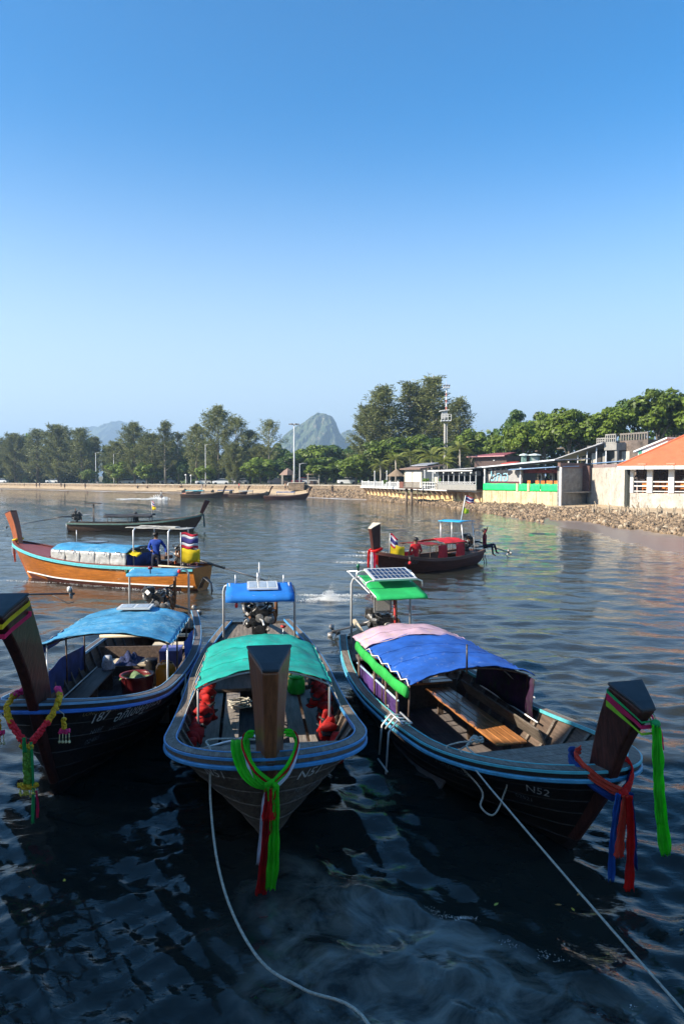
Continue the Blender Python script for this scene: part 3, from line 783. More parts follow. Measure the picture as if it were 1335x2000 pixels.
def arch_sheet(x0, x1, hw0, hw1, ze, zr, nx=10, ny=14, sag=0.02, drop=0.0, seed=0, y0=-1, y1=1):
    """tarp stretched over hoops: rows along x, slack between hoops, creases and a scalloped hem"""
    from mathutils import noise
    nx, ny = max(nx * 3, 18), max(ny * 2, 20); rows = []
    for i in range(nx + 1):
        t = i / nx; x = lerp(x0, x1, t); hw = lerp(hw0, hw1, t); row = []
        for j in range(ny + 1):
            s_ = lerp(y0, y1, j / ny)
            z = ze + (zr - ze) * (1 - abs(s_) ** 2.1)
            z -= (sag + .012) * math.sin(math.pi * ((t * 2) % 1)) * (0.6 + 0.4 * math.cos(s_ * 3))
            p = Vector((x * 1.7 + seed * 5, s_ * 2.2, seed))
            cr = noise.fractal(p * 1.3, 1.0, 2.0, 3) * .026 + abs(noise.noise(Vector((x * 5.5 + s_ * 2, s_ * 2.5, seed + 9)))) * .030 * (0.4 + abs(s_)) + noise.noise(p * 6) * .004
            edge = max(0, abs(s_) - .9) / .1
            z += cr - edge * .012 * (1 + math.sin(x * 21))
            x_ = x + (0.03 * math.sin(9 * s_ + seed) * (1 if i in (0, nx) else 0)) + drop * (t - .5)
            row.append(Vector((x_, s_ * hw + .008 * math.sin(x * 21) * edge, z)))
        rows.append(row)
    return rows
def seams(boat, rows, cols, m, every=None):
    """stitched seams: thin raised strips across the tarp at fractions of its length, and one hem all round"""
    n = len(rows) - 1
    for c in cols:
        r_ = rows[int(c * n)]
        MB().tube([p + V(0, 0, .006) for p in r_], .006, 5).build('seam', m, boat, True)
    for r_ in (rows[0], rows[-1], [q[0] for q in rows], [q[-1] for q in rows]):
        MB().tube([p + V(0, 0, .002) for p in r_], .009, 5).build('hem', m, boat, True)
def sheet(rows, name, m, parent, thick=0.006, smooth=True):
    o = MB().grid(rows).build(name, m, parent, smooth)
    so = o.modifiers.new('s', 'SOLIDIFY'); so.thickness = thick; so.offset = 0
    return o

def bow_post(boat, h, m, top, zt, wt=(0.50, 0.18), wb=(0.34, 0.13), dep=(0.40, 0.30), tilt=0.10, cap=POSTTOP, n=9, bulge=-0.12, base_x=None):
    """tall prow post: wide at the back, narrow in front, flaring to its top"""
    bx = (h.L - 0.03) if base_x is None else base_x
    z0 = h.sb - 0.10
    rings = []
    for q in (.30, .55, .78):                    # the foot of the post follows the stem line down
        p0 = h.S(h.L, q, 1); w_ = lerp(.09, wb[0] * .8, q); f_ = lerp(.06, wb[1] * .9, q); d_ = lerp(.16, dep[0] * .75, q)
        xf = p0.x + lerp(.05, .13, q)
        rings.append([V(xf - d_, -w_ / 2, p0.z), V(xf - d_ * .25, -f_ / 2 - .012, p0.z), V(xf, -f_ / 2, p0.z), V(xf, f_ / 2, p0.z), V(xf - d_ * .25, f_ / 2 + .012, p0.z), V(xf - d_, w_ / 2, p0.z)])
    for i in range(n + 1):
        t = i / n
        x = lerp(bx, top, t) + bulge * math.sin(math.pi * t) * 0.9 - 0.10 * (1 - t) ** 3
        z = lerp(z0, zt, t)
        w = t ** 1.5
        bk, fr, d = lerp(wb[0], wt[0], w), lerp(wb[1], wt[1], w), lerp(dep[0] * .75, dep[0], t)
        zb = z + (tilt * w); zf = z - tilt * w
        rings.append([V(x - d * .55, -bk / 2, zb), V(x + d * .2, -fr / 2 - (bk - fr) * .12, lerp(zb, zf, .7)), V(x + d * .45, -fr / 2, zf), V(x + d * .45, fr / 2, zf), V(x + d * .2, fr / 2 + (bk - fr) * .12, lerp(zb, zf, .7)), V(x - d * .55, bk / 2, zb)])
    p = MB().loft(rings).build('bow_post', m, boat, bevel=0.02)
    p.modifiers['bevel'].segments = 2
    top_ = [q + V(0, 0, .004) for q in rings[-1]]
    c = sum(top_, V(0, 0, 0)) / 6
    MB().poly([c + (q - c) * 1.02 for q in top_], (0, 0, 0.03)).build('post_cap', cap, p, bevel=0.008)
    return rings

def make_boat(label, X, Y, yaw, h, hullm, group=None, capm=GREYWD, railm=BLUEPT, beadm=None, detail=2, bottomm=None, stripem=None, deck_from=None, floor_z=None, foredeckm=None, cat='boat', innerm=INNER):
    o, rz = frame_of(X, Y, yaw, h.L)
    t = thing('longtail_boat', label, cat, o, rz, group)
    xs = h.stations(64 if detail > 1 else 22)
    ts = [0, .015, .03, .05, .08, .12, .17, .23, .3, .38, .46, .54, .62, .7, .77, .84, .9, .95, 1.0] if detail > 1 else [0, .06, .15, .3, .5, .75, 1.0]
    mb = MB()
    for sd in (1, -1):
        rows = [[h.S(x, q, sd) for q in ts] for x in xs]
        if sd > 0: rows = [r_[::-1] for r_ in rows]
        mb.grid(rows)
    # colour bands by height: painted bottom
    tr = [h.S(0, q, 1) for q in ts] + [h.S(0, q, -1) for q in ts[::-1]]
    mb.add(tr, [tuple(range(len(tr)))])
    mats_ = [hullm]
    if bottomm is not None:
        mats_ = [hullm, bottomm]
        for i, f in enumerate(mb.f):
            zc = sum(mb.v[j][2] for j in f) / len(f); xc = sum(mb.v[j][0] for j in f) / len(f)
            mb.m[i] = 1 if zc < 0.12 + 0.16 * max(0, xc / h.L - .55) else 0
    hull = mb.build('hull', mats_, t, True)
    if detail > 1:
        for zq in (.16, .30, .44, .58, .71, .83, .93):
            for sd in (1, -1):
                pts = [h.S(x, zq, sd) for x in xs]
                ring = []
                for i, p in enumerate(pts):
                    up = (h.S(xs[i], min(zq + .012, 1), sd) - p); nn = V(0, sd, -.1).normalized()
                    tg = pts[min(i + 1, len(pts) - 1)] - pts[max(i - 1, 0)]
                    nn = tg.cross(up); nn = nn.normalized() if nn.length > 1e-9 else V(1, 0, 0)
                    if nn.y * sd < 0 and abs(nn.y) > .05: nn = -nn
                    if nn.x < 0 and xs[i] > h.L - .8: nn = -nn
                    ring.append([p - nn * .004 - up.normalized() * .010, p + nn * .009, p - nn * .004 + up.normalized() * .010])
                MB().loft(ring).build('plank_seam', capm if zq > .9 else hullm, t)
    # inner shell
    fz = floor_z if floor_z is not None else 0.08
    mb = MB()
    for sd in (1, -1):
        rows = []
        for x in xs[1:-2]:
            t0 = h.tz(x, fz - .03)
            rows.append([h.S(x, lerp(t0, 1.0, q / 6), sd, 0.055) + V(0, 0, .012) for q in range(7)])
        if sd < 0: rows = [r_[::-1] for r_ in rows]
        mb.grid(rows)
    mb.build('inner_planking', innerm, t, True)
    g = h.gun(44 if detail > 1 else 24)
    sweep(MB(), g, rect(-0.095, 0.02, 0.012, 0.038)).build('gunwale_cap', capm, t)
    sweep(MB(), g, rect(0.0, 0.045, -0.095, -0.048)).build('rub_rail', railm, t, bevel=0.010 if detail > 1 else 0)
    sweep(MB(), g, rect(0.0, 0.026, -0.043, 0.010)).build('top_strake', hullm if detail > 1 else railm, t)
    if detail > 1:
        sweep(MB(), g, rect(0.022, 0.040, 0.004, 0.030)).build('bead', beadm or railm, t)
        sweep(MB(), g, rect(-0.110, -0.097, 0.0, 0.046)).build('inner_bead', beadm or railm, t)
    # stem piece
    rings = []
    for q in (0.0, .3, .55, .8, 1.0):
        p = h.S(h.L, q, 1); p.y = 0
        rings.append([p + V(-.1, -.045, 0), p + V(.05, -.03, -.02), p + V(.05, .03, -.02), p + V(-.1, .045, 0)])
    MB().loft(rings).build('stem', hullm, t)
    # floor boards
    hw = np.array(h.halfwidth(fz + .01))
    nb = int(h.L * (1.6 if detail > 1 else 0.5))
    x0, x1 = 0.5, h.L - 1.3
    for i in range(nb):
        a, b = lerp(x0, x1, i / nb), lerp(x0, x1, (i + 1) / nb) - .012
        wa, wb_ = np.interp([a, b], hw[:, 0], hw[:, 1]) - .03
        wa, wb_ = max(wa, .05), max(wb_, .05)
        zz = fz + random.uniform(-.004, .004)
        MB().poly([(a, -wa, zz), (b, -wb_, zz), (b, wb_, zz), (a, wa, zz)], (0, 0, .022)).build('floor_board', FLOORW, t)
    if detail > 1:
        x = 0.9
        while x < h.L - 0.9:
            for sd in (1, -1):
                t0 = h.tz(x, fz)
                pts = [h.S(x, lerp(t0, .985, q / 5), sd, 0.075) for q in range(6)]
                mb = MB(); rings = []
                for p in pts:
                    inn = V(0, -sd * .035, 0)
                    rings.append([p + V(-.025, 0, 0), p + V(.025, 0, 0), p + V(.025, 0, 0) + inn, p + V(-.025, 0, 0) + inn])
                mb.loft(rings).build('rib', capm, t)
            x += 0.42
    # foredeck planks laid across, from deck_from to the stem; stern deck
    df = deck_from if deck_from is not None else h.L - 1.3
    k = 0; x = df
    dm = foredeckm or capm
    while x < h.L - .12:
        b = min(x + 0.24, h.L - .05)
        wa, wb_ = h.b(x) - .085, max(h.b(b) - .085, .02)
        if wa > .03:
            za, zb = h.sh(x) - .035, h.sh(b) - .035
            MB().add([V(x, -wa, za), V(b - .006, -wb_, zb), V(b - .006, wb_, zb), V(x, wa, za), V(x, -wa, za + .028), V(b - .006, -wb_, zb + .028), V(b - .006, wb_, zb + .028), V(x, wa, za + .028)],
                     [(3,2,1,0),(4,5,6,7),(0,1,5,4),(1,2,6,5),(2,3,7,6),(3,0,4,7)]).build('foredeck_plank', dm, t)
        x = b
    x = 0.02
    while x < 0.95:
        b = x + .22; wa, wb_ = h.b(x) - .06, h.b(b) - .06
        za, zb = h.sh(x) - .08, h.sh(b) - .08
        MB().add([V(x, -wa, za), V(b - .006, -wb_, zb), V(b - .006, wb_, zb), V(x, wa, za), V(x, -wa, za + .028), V(b - .006, -wb_, zb + .028), V(b - .006, wb_, zb + .028), V(x, wa, za + .028)],
                 [(3,2,1,0),(4,5,6,7),(0,1,5,4),(1,2,6,5),(2,3,7,6),(3,0,4,7)]).build('stern_deck_plank', dm, t)
        x = b
    return t

def tubes(parent, name, paths, r, m, n=7):
    return [MB().tube(p, r, n).build(name, m, parent, True) for p in paths]

def steering_canopy(boat, x0, x1, hw, z0, z1, sheetm, post_x, post_hw, post_z, panel=None, tubem=STEELP, rods=True, frontdrop=0.10):
    """small roof over the helmsman on two bent tubes, with nav lights and a solar panel"""
    xm = (x0 + x1) / 2
    for sd in (-1, 1):
        pth = [(post_x, sd * post_hw, post_z), (post_x, sd * post_hw, z0 - .12), (post_x + .03, sd * (post_hw - .03), z0 - .03), (post_x + .10, sd * (post_hw - .12), z0 + .02), (xm, sd * (hw - .05), (z0 + z1) / 2)]
        MB().tube(pth, .022, 8).build('canopy_post', tubem, boat, True)
        MB().tube([(x0, sd * hw, z0 + .01), (x1, sd * hw, z1 + .01)], .014, 6).build('canopy_rail', tubem, boat, True)
    for xx, zz in ((x0, z0), (x1, z1)):
        MB().tube([(xx, -hw, zz + .005), (xx, hw, zz + .005)], .014, 6).build('canopy_rail', tubem, boat, True)
    rows = []
    for i in range(9):
        t = i / 8; x = lerp(x0, x1, t); z = lerp(z0, z1, t) + .028
        row = [V(x, lerp(-hw - .01, hw + .01, j / 10), z - .015 * math.sin(math.pi * j / 10) * math.sin(math.pi * t) + .004 * math.sin(j * 2.2 + i)) for j in range(11)]
        rows.append(row)
    if frontdrop:
        rows.append([p + V(.035, 0, -frontdrop * .5) for p in rows[-1]]); rows.append([p + V(.012, 0, -frontdrop * .5) for p in rows[-1]])
    sheet(rows, 'steering_canopy', sheetm, boat, .008)

def solar_panel(boat, c, sx, sy, slope, nx, ny, dark=True, frame=0.03):
    """panel lying in x (depth) and y (width); cells are separate pieces"""
    p = bpy.data.objects.new('solar_panel', None); COL.objects.link(p); p.parent = boat
    p.location = c; p.rotation_euler = (0, slope, 0)
    MB().box((0, 0, 0), (sx, sy, .028)).build('panel_frame', ALU, p)
    cm = CELL if dark else CELLPALE
    cell = MB().box((0, 0, 0), ((sx - 2 * frame) / nx * .84, (sy - 2 * frame) / ny * .80, .006)).mesh('solar_cell', cm)
    for i in range(nx):
        for j in range(ny):
            link('cell', cell, p, (lerp(-sx / 2 + frame, sx / 2 - frame, (i + .5) / nx), lerp(-sy / 2 + frame, sy / 2 - frame, (j + .5) / ny), .0175))
    return p

def bench(boat, x0, x1, ys, w, z, m, th=.035, legs=True, floor=-.05):
    b = bpy.data.objects.new('bench', None); COL.objects.link(b); b.parent = boat; b.location = ((x0 + x1) / 2, 0, z)
    o = -Vector(b.location)
    for y in ys:
        MB().box(o + V((x0 + x1) / 2, y, z), (x1 - x0, w, th)).build('bench_plank', m, b, bevel=.006)
    if legs:
        for x in (x0 + .15, (x0 + x1) / 2, x1 - .15):
            MB().box(o + V(x, sum(ys) / len(ys), (z + floor) / 2 - .01), (.04, w * .9, z - floor - .04)).build('bench_leg', INNER, b)
    return b

def ribbon(path, width, m, name='ribbon', parent=None, folds=3, amp=.02, across=(0, 1, 0), nv=21, seed=0, taper=1.0, loc=None):
    """hanging or wrapped cloth strip with lengthwise folds"""
    r = random.Random(seed); pts = smooth_path(path, 10); n = len(pts); rows = []
    ac = Vector(across); ph = r.uniform(0, 6)
    for i in range(n):
        t = (pts[min(i + 1, n - 1)] - pts[max(i - 1, 0)]).normalized()
        a = ac - t * ac.dot(t)
        if a.length < 1e-4: a = t.orthogonal()
        a.normalize(); nn = t.cross(a)
        f = i / max(1, n - 1)
        w = width * lerp(1, taper, f) * (0.88 + .09 * math.sin(f * 9 + ph) + .05 * math.sin(f * 23 + ph * 2))
        row = []
        for j in range(nv):
            s_ = j / (nv - 1) - .5
            off = amp * math.sin(s_ * folds * 2 * math.pi + ph + .8 * math.sin(f * 4)) * (0.75 + .25 * math.sin(f * 11 + ph))
            off += amp * .38 * math.sin(s_ * folds * 5.3 * math.pi + ph * 3 + 5 * f) + amp * .25 * math.sin(f * 31 + s_ * 9 + ph)
            jag = (.014 * math.sin(j * 1.9 + ph) + .01 * math.sin(j * 4.7)) if i == n - 1 else 0
            row.append(pts[i] + a * (s_ * w) + nn * off + t * jag)
        rows.append(row)
    o = MB().grid(rows).build(name, m, parent, True)
    if loc is not None: o.location = loc
    so = o.modifiers.new('s', 'SOLIDIFY'); so.thickness = .0025; so.offset = 0
    return o
def loc2w(b, p):
    X, Y, yaw, h = b; o, rz = frame_of(X, Y, yaw, h.L)
    return o + Matrix.Rotation(rz, 3, 'Z') @ Vector(p)
def adopt(parent, *objs):
    for o in objs:
        o.parent = parent; o.location = -Vector(parent.location)
    return objs
def flowers(path, r, m, name, n=None, jit=.5, seed=0):
    """thick string of blossoms: many small petals-balls around a path"""
    rr = random.Random(seed); pts = smooth_path(path, 6); mb = MB()
    L = sum((pts[i + 1] - pts[i]).length for i in range(len(pts) - 1))
    n = n or int(L / (r * .38)) + 2
    for k in range(n):
        f = k / (n - 1) * (len(pts) - 1); i = min(int(f), len(pts) - 2); p = lerp(pts[i], pts[i + 1], f - i)
        for q in range(6):
            d = V(rr.gauss(0, 1), rr.gauss(0, 1), rr.gauss(0, 1)).normalized()
            mb.ball(p + d * r * jit, r * rr.uniform(.30, .46), 6, 4)
    return mb.build(name, m, None, True)
def lashing(boat, pts, name='lashing', r=.008, m=ROPE, zig=.025):
    out = []
    pts = smooth_path(pts, 5)
    for i, p in enumerate(pts): out.append(p + V(0, zig * (1 if i % 2 else -1) * .3, zig * (1 if i % 2 else -1)))
    return MB().tube(out, r, 5).build(name, m, boat, True)
def loose(name, label, cat, loc, parts, rz=0.0, group=None):
    t = thing(name, label, cat, loc, rz, group)
    for (mb, n, m, *k) in parts: mb.build(n, m, t, *(k or [True]))
    return t

# ================================================================= middle boat (N51)
bd = BOATS['mid']; h = bd[3]
MIDB = make_boat('grey-brown longtail boat with teal canopy, bow to the viewer, middle of the three moored boats', bd[0], bd[1], bd[2], h, HULLGRY, None, GREYWD, BLUEPT, BLUEPT, deck_from=7.92, floor_z=-.05)
bow_post(MIDB, h, BRWD, h.L - .02, 2.20, wt=(.45, .15), wb=(.28, .11), dep=(.42, .30), tilt=.07, bulge=-.05)
for x, hw in ((4.2, .83), (5.2, .86), (6.2, .88)):
    MB().tube([(x, -hw, .62)] + [(x, hw * s_, 1.18 + .22 * (1 - abs(s_) ** 2.1) - .02) for s_ in np.linspace(-1, 1, 11)] + [(x, hw, .62)], .016, 7).build('canopy_hoop', STEELP, MIDB, True)
_rw = arch_sheet(4.08, 6.28, .86, .90, 1.19, 1.41, 12, 16, .012, seed=1)
sheet(_rw, 'canopy', TEAL, MIDB)
seams(MIDB, _rw, (.35, .68), TEAL)
for sd in (-1, 1):
    lashing(MIDB, [(4.1, sd * .87, 1.18), (5.2, sd * .89, 1.17), (6.27, sd * .91, 1.18)], zig=.02)
    for x in (4.3, 4.9, 5.5, 6.1):
        MB().tube([(x, sd * .89, 1.18), (x + .05, sd * 1.02, .9), (x + .1, sd * 1.10, .66)], .007, 5).build('tie_rope', ROPE, MIDB, True)
steering_canopy(MIDB, 2.05, 3.0, .60, 1.93, 1.86, COBALT, 2.0, .68, .62, frontdrop=.13)
solar_panel(MIDB, (2.42, .05, 1.965), .62, .56, .07, 1, 3, dark=False, frame=.018)
for y, z0_, z1_ in ((-.45, 1.95, 2.13), (.46, 1.95, 2.11), (0.0, 1.97, 2.36)):
    MB().tube([(2.1, y, z0_ - .02), (2.1, y, z1_)], .012, 6).build('rod', STEELP, MIDB, True)
MB().tube([(2.1, -.03, 1.96), (2.1, -.03, 2.16)], .022, 8).build('antenna_base', STEEL, MIDB, True)
MB().ball((2.98, -.42, 1.70), (.03, .03, .05), 8, 6).build('red_port_light', mat('red_lamp_glass', (.6, .02, .015), .2), MIDB, True)
MB().tube([(2.2, .42, .8), (2.2, .45, 1.12)], .008, 6).build('throttle_rod', STEELP, MIDB, True)
MB().lathe([(.02, 0), (.055, .03), (.055, .05), (.02, .055)], (2.2, .45, 1.1), 9).build('red_funnel', mat('red_plastic', (.5, .02, .02), .4), MIDB, True)
make_engine(MIDB, 1.75, .92, 1.12, 4, shaft=((0.6, 0, 1.0), (-3.2, .1, .1)))
for sd in (-1, 1):
    bench(MIDB, 3.7, 6.45, (sd * .47, sd * .75), .235, .34, wood('bench_grey', (.21, .185, .165), .75, .25, (.12, .1, .085), .57))
    MB().tube([(7.45, sd * .74, .68), (7.1, sd * .80, .62), (6.75, sd * .78, .58)], .014, 6).build('grab_rail', DKSTEEL, MIDB, True)
MB().box((7.89, 0, .92), (.05, 1.62, .12)).build('deck_beam', GREYWD, MIDB, bevel=.006)
MB().box((3.3, 0, .40), (.9, 1.6, .05)).build('engine_bulkhead_shelf', INNER, MIDB)
MB().box((2.9, 0, .38), (.04, 1.5, .8)).build('bulkhead', INNER, MIDB)
MB().tube([(6.95, -.85, .62), (7.0, -.5, .72), (7.12, -.15, .84), (7.3, -.1, .86)], .018, 6).build('boarding_ladder', STEELP, MIDB, True)
hull_text(MIDB, h, 'N51', .165, 8.46, .92, -1, LETTER)
hull_text(MIDB, h, 'N51', .165, 8.80, .92, 1, LETTER)
for sd, x in ((-1, 8.50), (1, 8.78)):
    hull_text(MIDB, h, 'N51', .085, x, .72, sd, LETTER2)
    hull_text(MIDB, h, '02453', .085, x, .61, sd, LETTER2)
hull_text(MIDB, h, 'สมบัติ', .16, 8.0, .68, -1, LETTER2)
hull_text(MIDB, h, 'สมบัติ', .16, 8.62, .68, 1, LETTER2)

# sash on the middle boat
b_ = bd
W = lambda x, y, z: loc2w(b_, (x, y, z))
acr = (W(0, 1, 0) - W(0, 0, 0))
K = W(9.08, .0, 1.06)
t = thing('bow_sash', 'neon green, red and white cloth sash tied round the prow of the middle boat', 'sash', K - V(0, 0, 1.05))
parts = []
for sd, dz in ((-1, 0), (1, 0)):
    p = [W(8.45, sd * .16, 1.34), W(8.62, sd * .24, 1.38), W(8.86, sd * .25, 1.34), W(9.05, sd * .15, 1.20), K]
    parts.append(ribbon(p, .085, NEON, 'green_wrap', folds=2, amp=.010, across=(0, 0, 1), seed=sd + 3))
    p2 = [q + V(0, 0, -.035) + acr * (sd * .025) for q in p]
    parts.append(ribbon(p2, .04, WHITECL, 'white_wrap', folds=1, amp=.006, across=(0, 0, 1), seed=sd + 8))
    p3 = [q + V(0, 0, .012) + acr * (sd * .022) for q in p]
    parts.append(ribbon(p3, .03, REDCL, 'red_wrap', folds=1, amp=.006, across=(0, 0, 1), seed=sd + 9))
# big green swag on the viewer's left
sw = []
for i in range(15):
    f = i / 14; row = []
    for j in range(16):
        s_ = j / 15; y0 = lerp(-.38, -.20, s_)
        c4 = [W(8.52, y0, 1.30), W(8.94 - .06 * (1 - s_), y0 * 1.02, 1.42), W(9.04, y0 * .95, lerp(.97, 1.10, s_)), K + V(0, -.03, -.03)]
        q = c4[0] * (1 - f) ** 3 + c4[1] * 3 * f * (1 - f) ** 2 + c4[2] * 3 * f * f * (1 - f) + c4[3] * f ** 3
        row.append(q + V(0, -1, .6) * ((.026 * math.sin(s_ * 23 + f * 3) + .012 * math.sin(s_ * 47 + f * 5)) * (1 - f * .7) + .035))
    sw.append(row)
parts.append(sheet(sw, 'green_swag', NEON, None, .005))
kn = MB()
for i in range(5):
    a = i * 1.26; kn.tube([K + (acr * math.cos(a) + V(0, 0, 1) * math.sin(a)) * .02, K + (acr * math.cos(a) + V(0, 0, 1) * math.sin(a)) * .055 + V(0, -.03, 0), K + (acr * math.cos(a + 1.3) + V(0, 0, 1) * math.sin(a + 1.3)) * .045 + V(0, -.045, 0)], .026, 7)
parts.append(kn.build('knot', NEON, None, True))
F_ = V(0, -1, 0) * .06
parts.append(ribbon([K + F_, K + F_ + V(-.01, -.01, -.15), K + F_ + V(-.02, -.02, -.30)], .10, REDCL, 'red_tail', folds=1.5, amp=.02, across=acr, seed=1, taper=1.45))
parts.append(ribbon([K + F_ + V(0, .02, 0), K + F_ + V(-.03, 0, -.35), K + F_ + V(-.07, 0, -.75), K + F_ + V(-.10, 0, -1.04)], .10, DKRED, 'dark_red_tail', folds=1.5, amp=.022, across=acr, seed=2, taper=1.1))
parts.append(ribbon([K + F_ + V(-.02, .03, 0), K + F_ + V(-.07, .03, -.2), K + F_ + V(-.09, .03, -.5), K + F_ + V(-.12, .02, -.74)], .06, WHITECL, 'white_tail', folds=1.5, amp=.014, across=acr, seed=3, taper=.9))
parts.append(ribbon([K + F_ + V(.02, .01, 0), K + F_ + V(.03, .01, -.35), K + F_ + V(.02, 0, -.7), K + F_ + V(-.01, 0, -.98)], .12, NEON, 'green_tail', folds=2.5, amp=.022, across=acr, seed=4, taper=1.0))
adopt(t, *parts)

# things on the middle boat
JK = []
for v_ in range(3):
    rows = []
    for i in range(13):
        u = i / 12; row = []
        for j in range(14):
            a = 2 * math.pi * j / 14
            e_ = math.sin(math.pi * (u * .9 + .05)) ** .45
            w = .105 * e_ * (1 + .22 * math.sin(7 * u + v_ * 2) + .15 * math.sin(3 * a + 11 * u)); d = .050 * e_ * (1 + .5 * math.sin(13 * u + v_) + .3 * math.sin(2 * a + 9 * u))
            row.append(V(d * math.cos(a) + .03 * math.sin(6 * u + v_), w * math.sin(a), -.36 * u))
        rows.append(row)
    JK.append(MB().loft(rows).mesh('life_jacket_body', REDJKT, True))
JSTRAP = MB().box((.0, 0, -.13), (.14, .21, .022)).box((.0, 0, -.24), (.14, .20, .022)).mesh('strap', RUBBER)
rr_ = random.Random(5)
for sd in (-1, 1):
    for i in range(11):
        f = i / 10
        p = W(lerp(4.9, 6.55, f), sd * lerp(.80, .93, f), lerp(1.05, .62, f))
        side_ = 'left' if sd < 0 else 'right'
        o = thing('life_jacket', 'red life jacket in the bunch strung along the %s side of the teal-canopied boat' % side_, 'life jacket', p, bd[2] + math.pi / 2 + rr_.uniform(-.7, .7), 'red life jackets on the %s of the middle boat' % side_)
        o.rotation_euler.x = rr_.uniform(-.35, .35); o.rotation_euler.y = rr_.uniform(-.7, .7)
        k_ = rr_.uniform(.8, 1.15)
        link('life_jacket_body', JK[i % 3], o, scale=(k_, k_, k_)); link('strap', JSTRAP, o, scale=(k_ * .8, k_ * .95, k_))
jugm = [MB().lathe([(.14, 0), (.15, .02), (.15, .20), (.13, .25), (.05, .27)], (0, 0, 0), 16)]
t = loose('green_container', 'round bright green plastic container on the right bench of the middle boat', 'container', W(3.95, .58, .38),
      [(MB().lathe([(.13, 0), (.145, .015), (.145, .21), (.12, .245), (.12, .26)], (0, 0, 0), 18), 'tub', mat('green_plastic', (.02, .42, .03), .35, .1)),
       (MB().lathe([(.125, .255), (.135, .26), (.135, .285), (.05, .30)], (0, 0, 0), 18), 'lid', mat('green_plastic', (.02, .42, .03), .35, .1)),
       (MB().tube([(-.1, 0, .29), (-.07, 0, .34), (.07, 0, .34), (.1, 0, .29)], .012, 6), 'handle', mat('green_plastic', (.02, .42, .03), .35, .1))])
loose('cardboard_box', 'tan box beside the green container under the teal canopy', 'box', W(3.45, .36, .43), [(MB().box((0, 0, .13), (.3, .34, .26)), 'carton', mat('tan_card', (.45, .33, .16), .8, .1), False), (MB().box((0, 0, .268), (.3, .06, .006)), 'tape', mat('tape', (.5, .4, .22), .4), False)], bd[2])
t = thing('rope_coil', 'loose white rope heap at the back of the left bench under the teal canopy', 'rope', W(4.6, -.35, .36))
mb = MB(); pts = []
for i in range(60):
    a = i * .55; pts.append(V(.16 * math.cos(a) + .03 * math.sin(i * 1.3), .16 * math.sin(a) + .04 * math.cos(i * .7), .02 + .0022 * i + .01 * math.sin(i * 2.1)))
mb.tube(pts, .011, 6).build('coil', ROPE, t, True)

# mooring rope of the middle boat
pts = [W(8.15, -.12, 1.16), W(8.10, -.42, 1.17), W(8.02, -.66, 1.13), gp(411, 1468, 1.07), gp(411, 1560, .78), gp(424, 1680, .48), gp(455, 1785, .27), gp(512, 1880, .18), gp(592, 1932, .22), gp(722, 2004, .34), V(.45, 2.6, .8), V(.6, .75, 1.7)]
tag(MB().tube(smooth_path(pts, 8), .0115, 7).build('mooring_rope', ROPE, None, True), 'pale rope drooping from the middle boat bow into the water and away below', 'rope')

# ================================================================= left boat (187)
bd = BOATS['left']; h = bd[3]; b_ = bd
LEFTB = make_boat('dark wooden longtail boat with sky-blue canopy at the left edge, garlands on its tall prow', bd[0], bd[1], bd[2], h, HULLBLK, None, wood('dark_cap', (.085, .075, .075), .7, .3, (.16, .14, .13), .6), ROYALPT, mat('pale_blue_bead', (.17, .34, .50), .5, .15), deck_from=7.36, floor_z=-.05, foredeckm=GREYWD)
RP = bow_post(LEFTB, h, DKPOST, 9.52, 2.66, wt=(.37, .13), wb=(.26, .11), dep=(.40, .32), tilt=.08, bulge=-.16, base_x=h.L - .02)
for x in (3.5, 4.55, 5.5):
    for sd in (-1, 1):
        MB().tube([(x, sd * .93, .30), (x, sd * .94, 1.34)], .015, 7).build('canopy_pole', STEELP if x > 5 else DARKWOOD, LEFTB, True)
    MB().tube([(x, .98 * s_, 1.335 + .19 * (1 - abs(s_) ** 2.1) - .02) for s_ in np.linspace(-1, 1, 11)], .014, 7).build('canopy_hoop', DARKWOOD, LEFTB, True)
_rw = arch_sheet(3.35, 5.62, .98, 1.02, 1.345, 1.54, 12, 16, .014, seed=3)
sheet(_rw, 'canopy', SKYTARP, LEFTB)
seams(LEFTB, _rw, (.3, .62), SKYTARP)
sheet([[V(x, -1.0 - .02 * k, 1.35 - .09 * k + .01 * math.sin(x * 9)) for x in np.linspace(4.4, 5.55, 9)] for k in range(3)], 'canopy_flap', NAVYCL, LEFTB)
for sd in (-1, 1):
    lashing(LEFTB, [(3.4, sd * 1.0, 1.33), (4.5, sd * 1.02, 1.33), (5.6, sd * 1.03, 1.33)], zig=.018)
solar_panel(LEFTB, (3.55, .02, 1.575), .42, .60, .02, 1, 2, dark=False, frame=.02)
sheet([[V(x, -.95, lerp(.36, .90 + .04 * math.sin(x * 3), k / 4)) + V(0, .012 * math.sin(x * 8 + k), 0) for x in np.linspace(3.4, 5.48, 16)] for k in range(5)], 'side_curtain', NAVYCL, LEFTB)
sheet([[V(x, .96, lerp(.40, .98, k / 4)) + V(0, .012 * math.sin(x * 8 + k), 0) for x in np.linspace(2.9, 3.9, 12)] for k in range(5)], 'side_curtain', ROYALTARP, LEFTB)
MB().tube([(3.2, -.80, .36), (5.5, -.84, .36)], .014, 6).build('curtain_batten', STEELP, LEFTB, True)
steering_canopy(LEFTB, 1.2, 1.85, .52, 1.96, 1.93, SKYTARP, 1.1, .64, .66, frontdrop=.05)
for sd, c in ((-1, (.01, .10, .05)), (1, (.55, .02, .02))):
    MB().ball((1.75, sd * .54, 1.99), (.035, .035, .05), 8, 6).build('navigation_light', mat('lamp_glass_%s' % ('green' if sd < 0 else 'red'), c, .2), LEFTB, True)
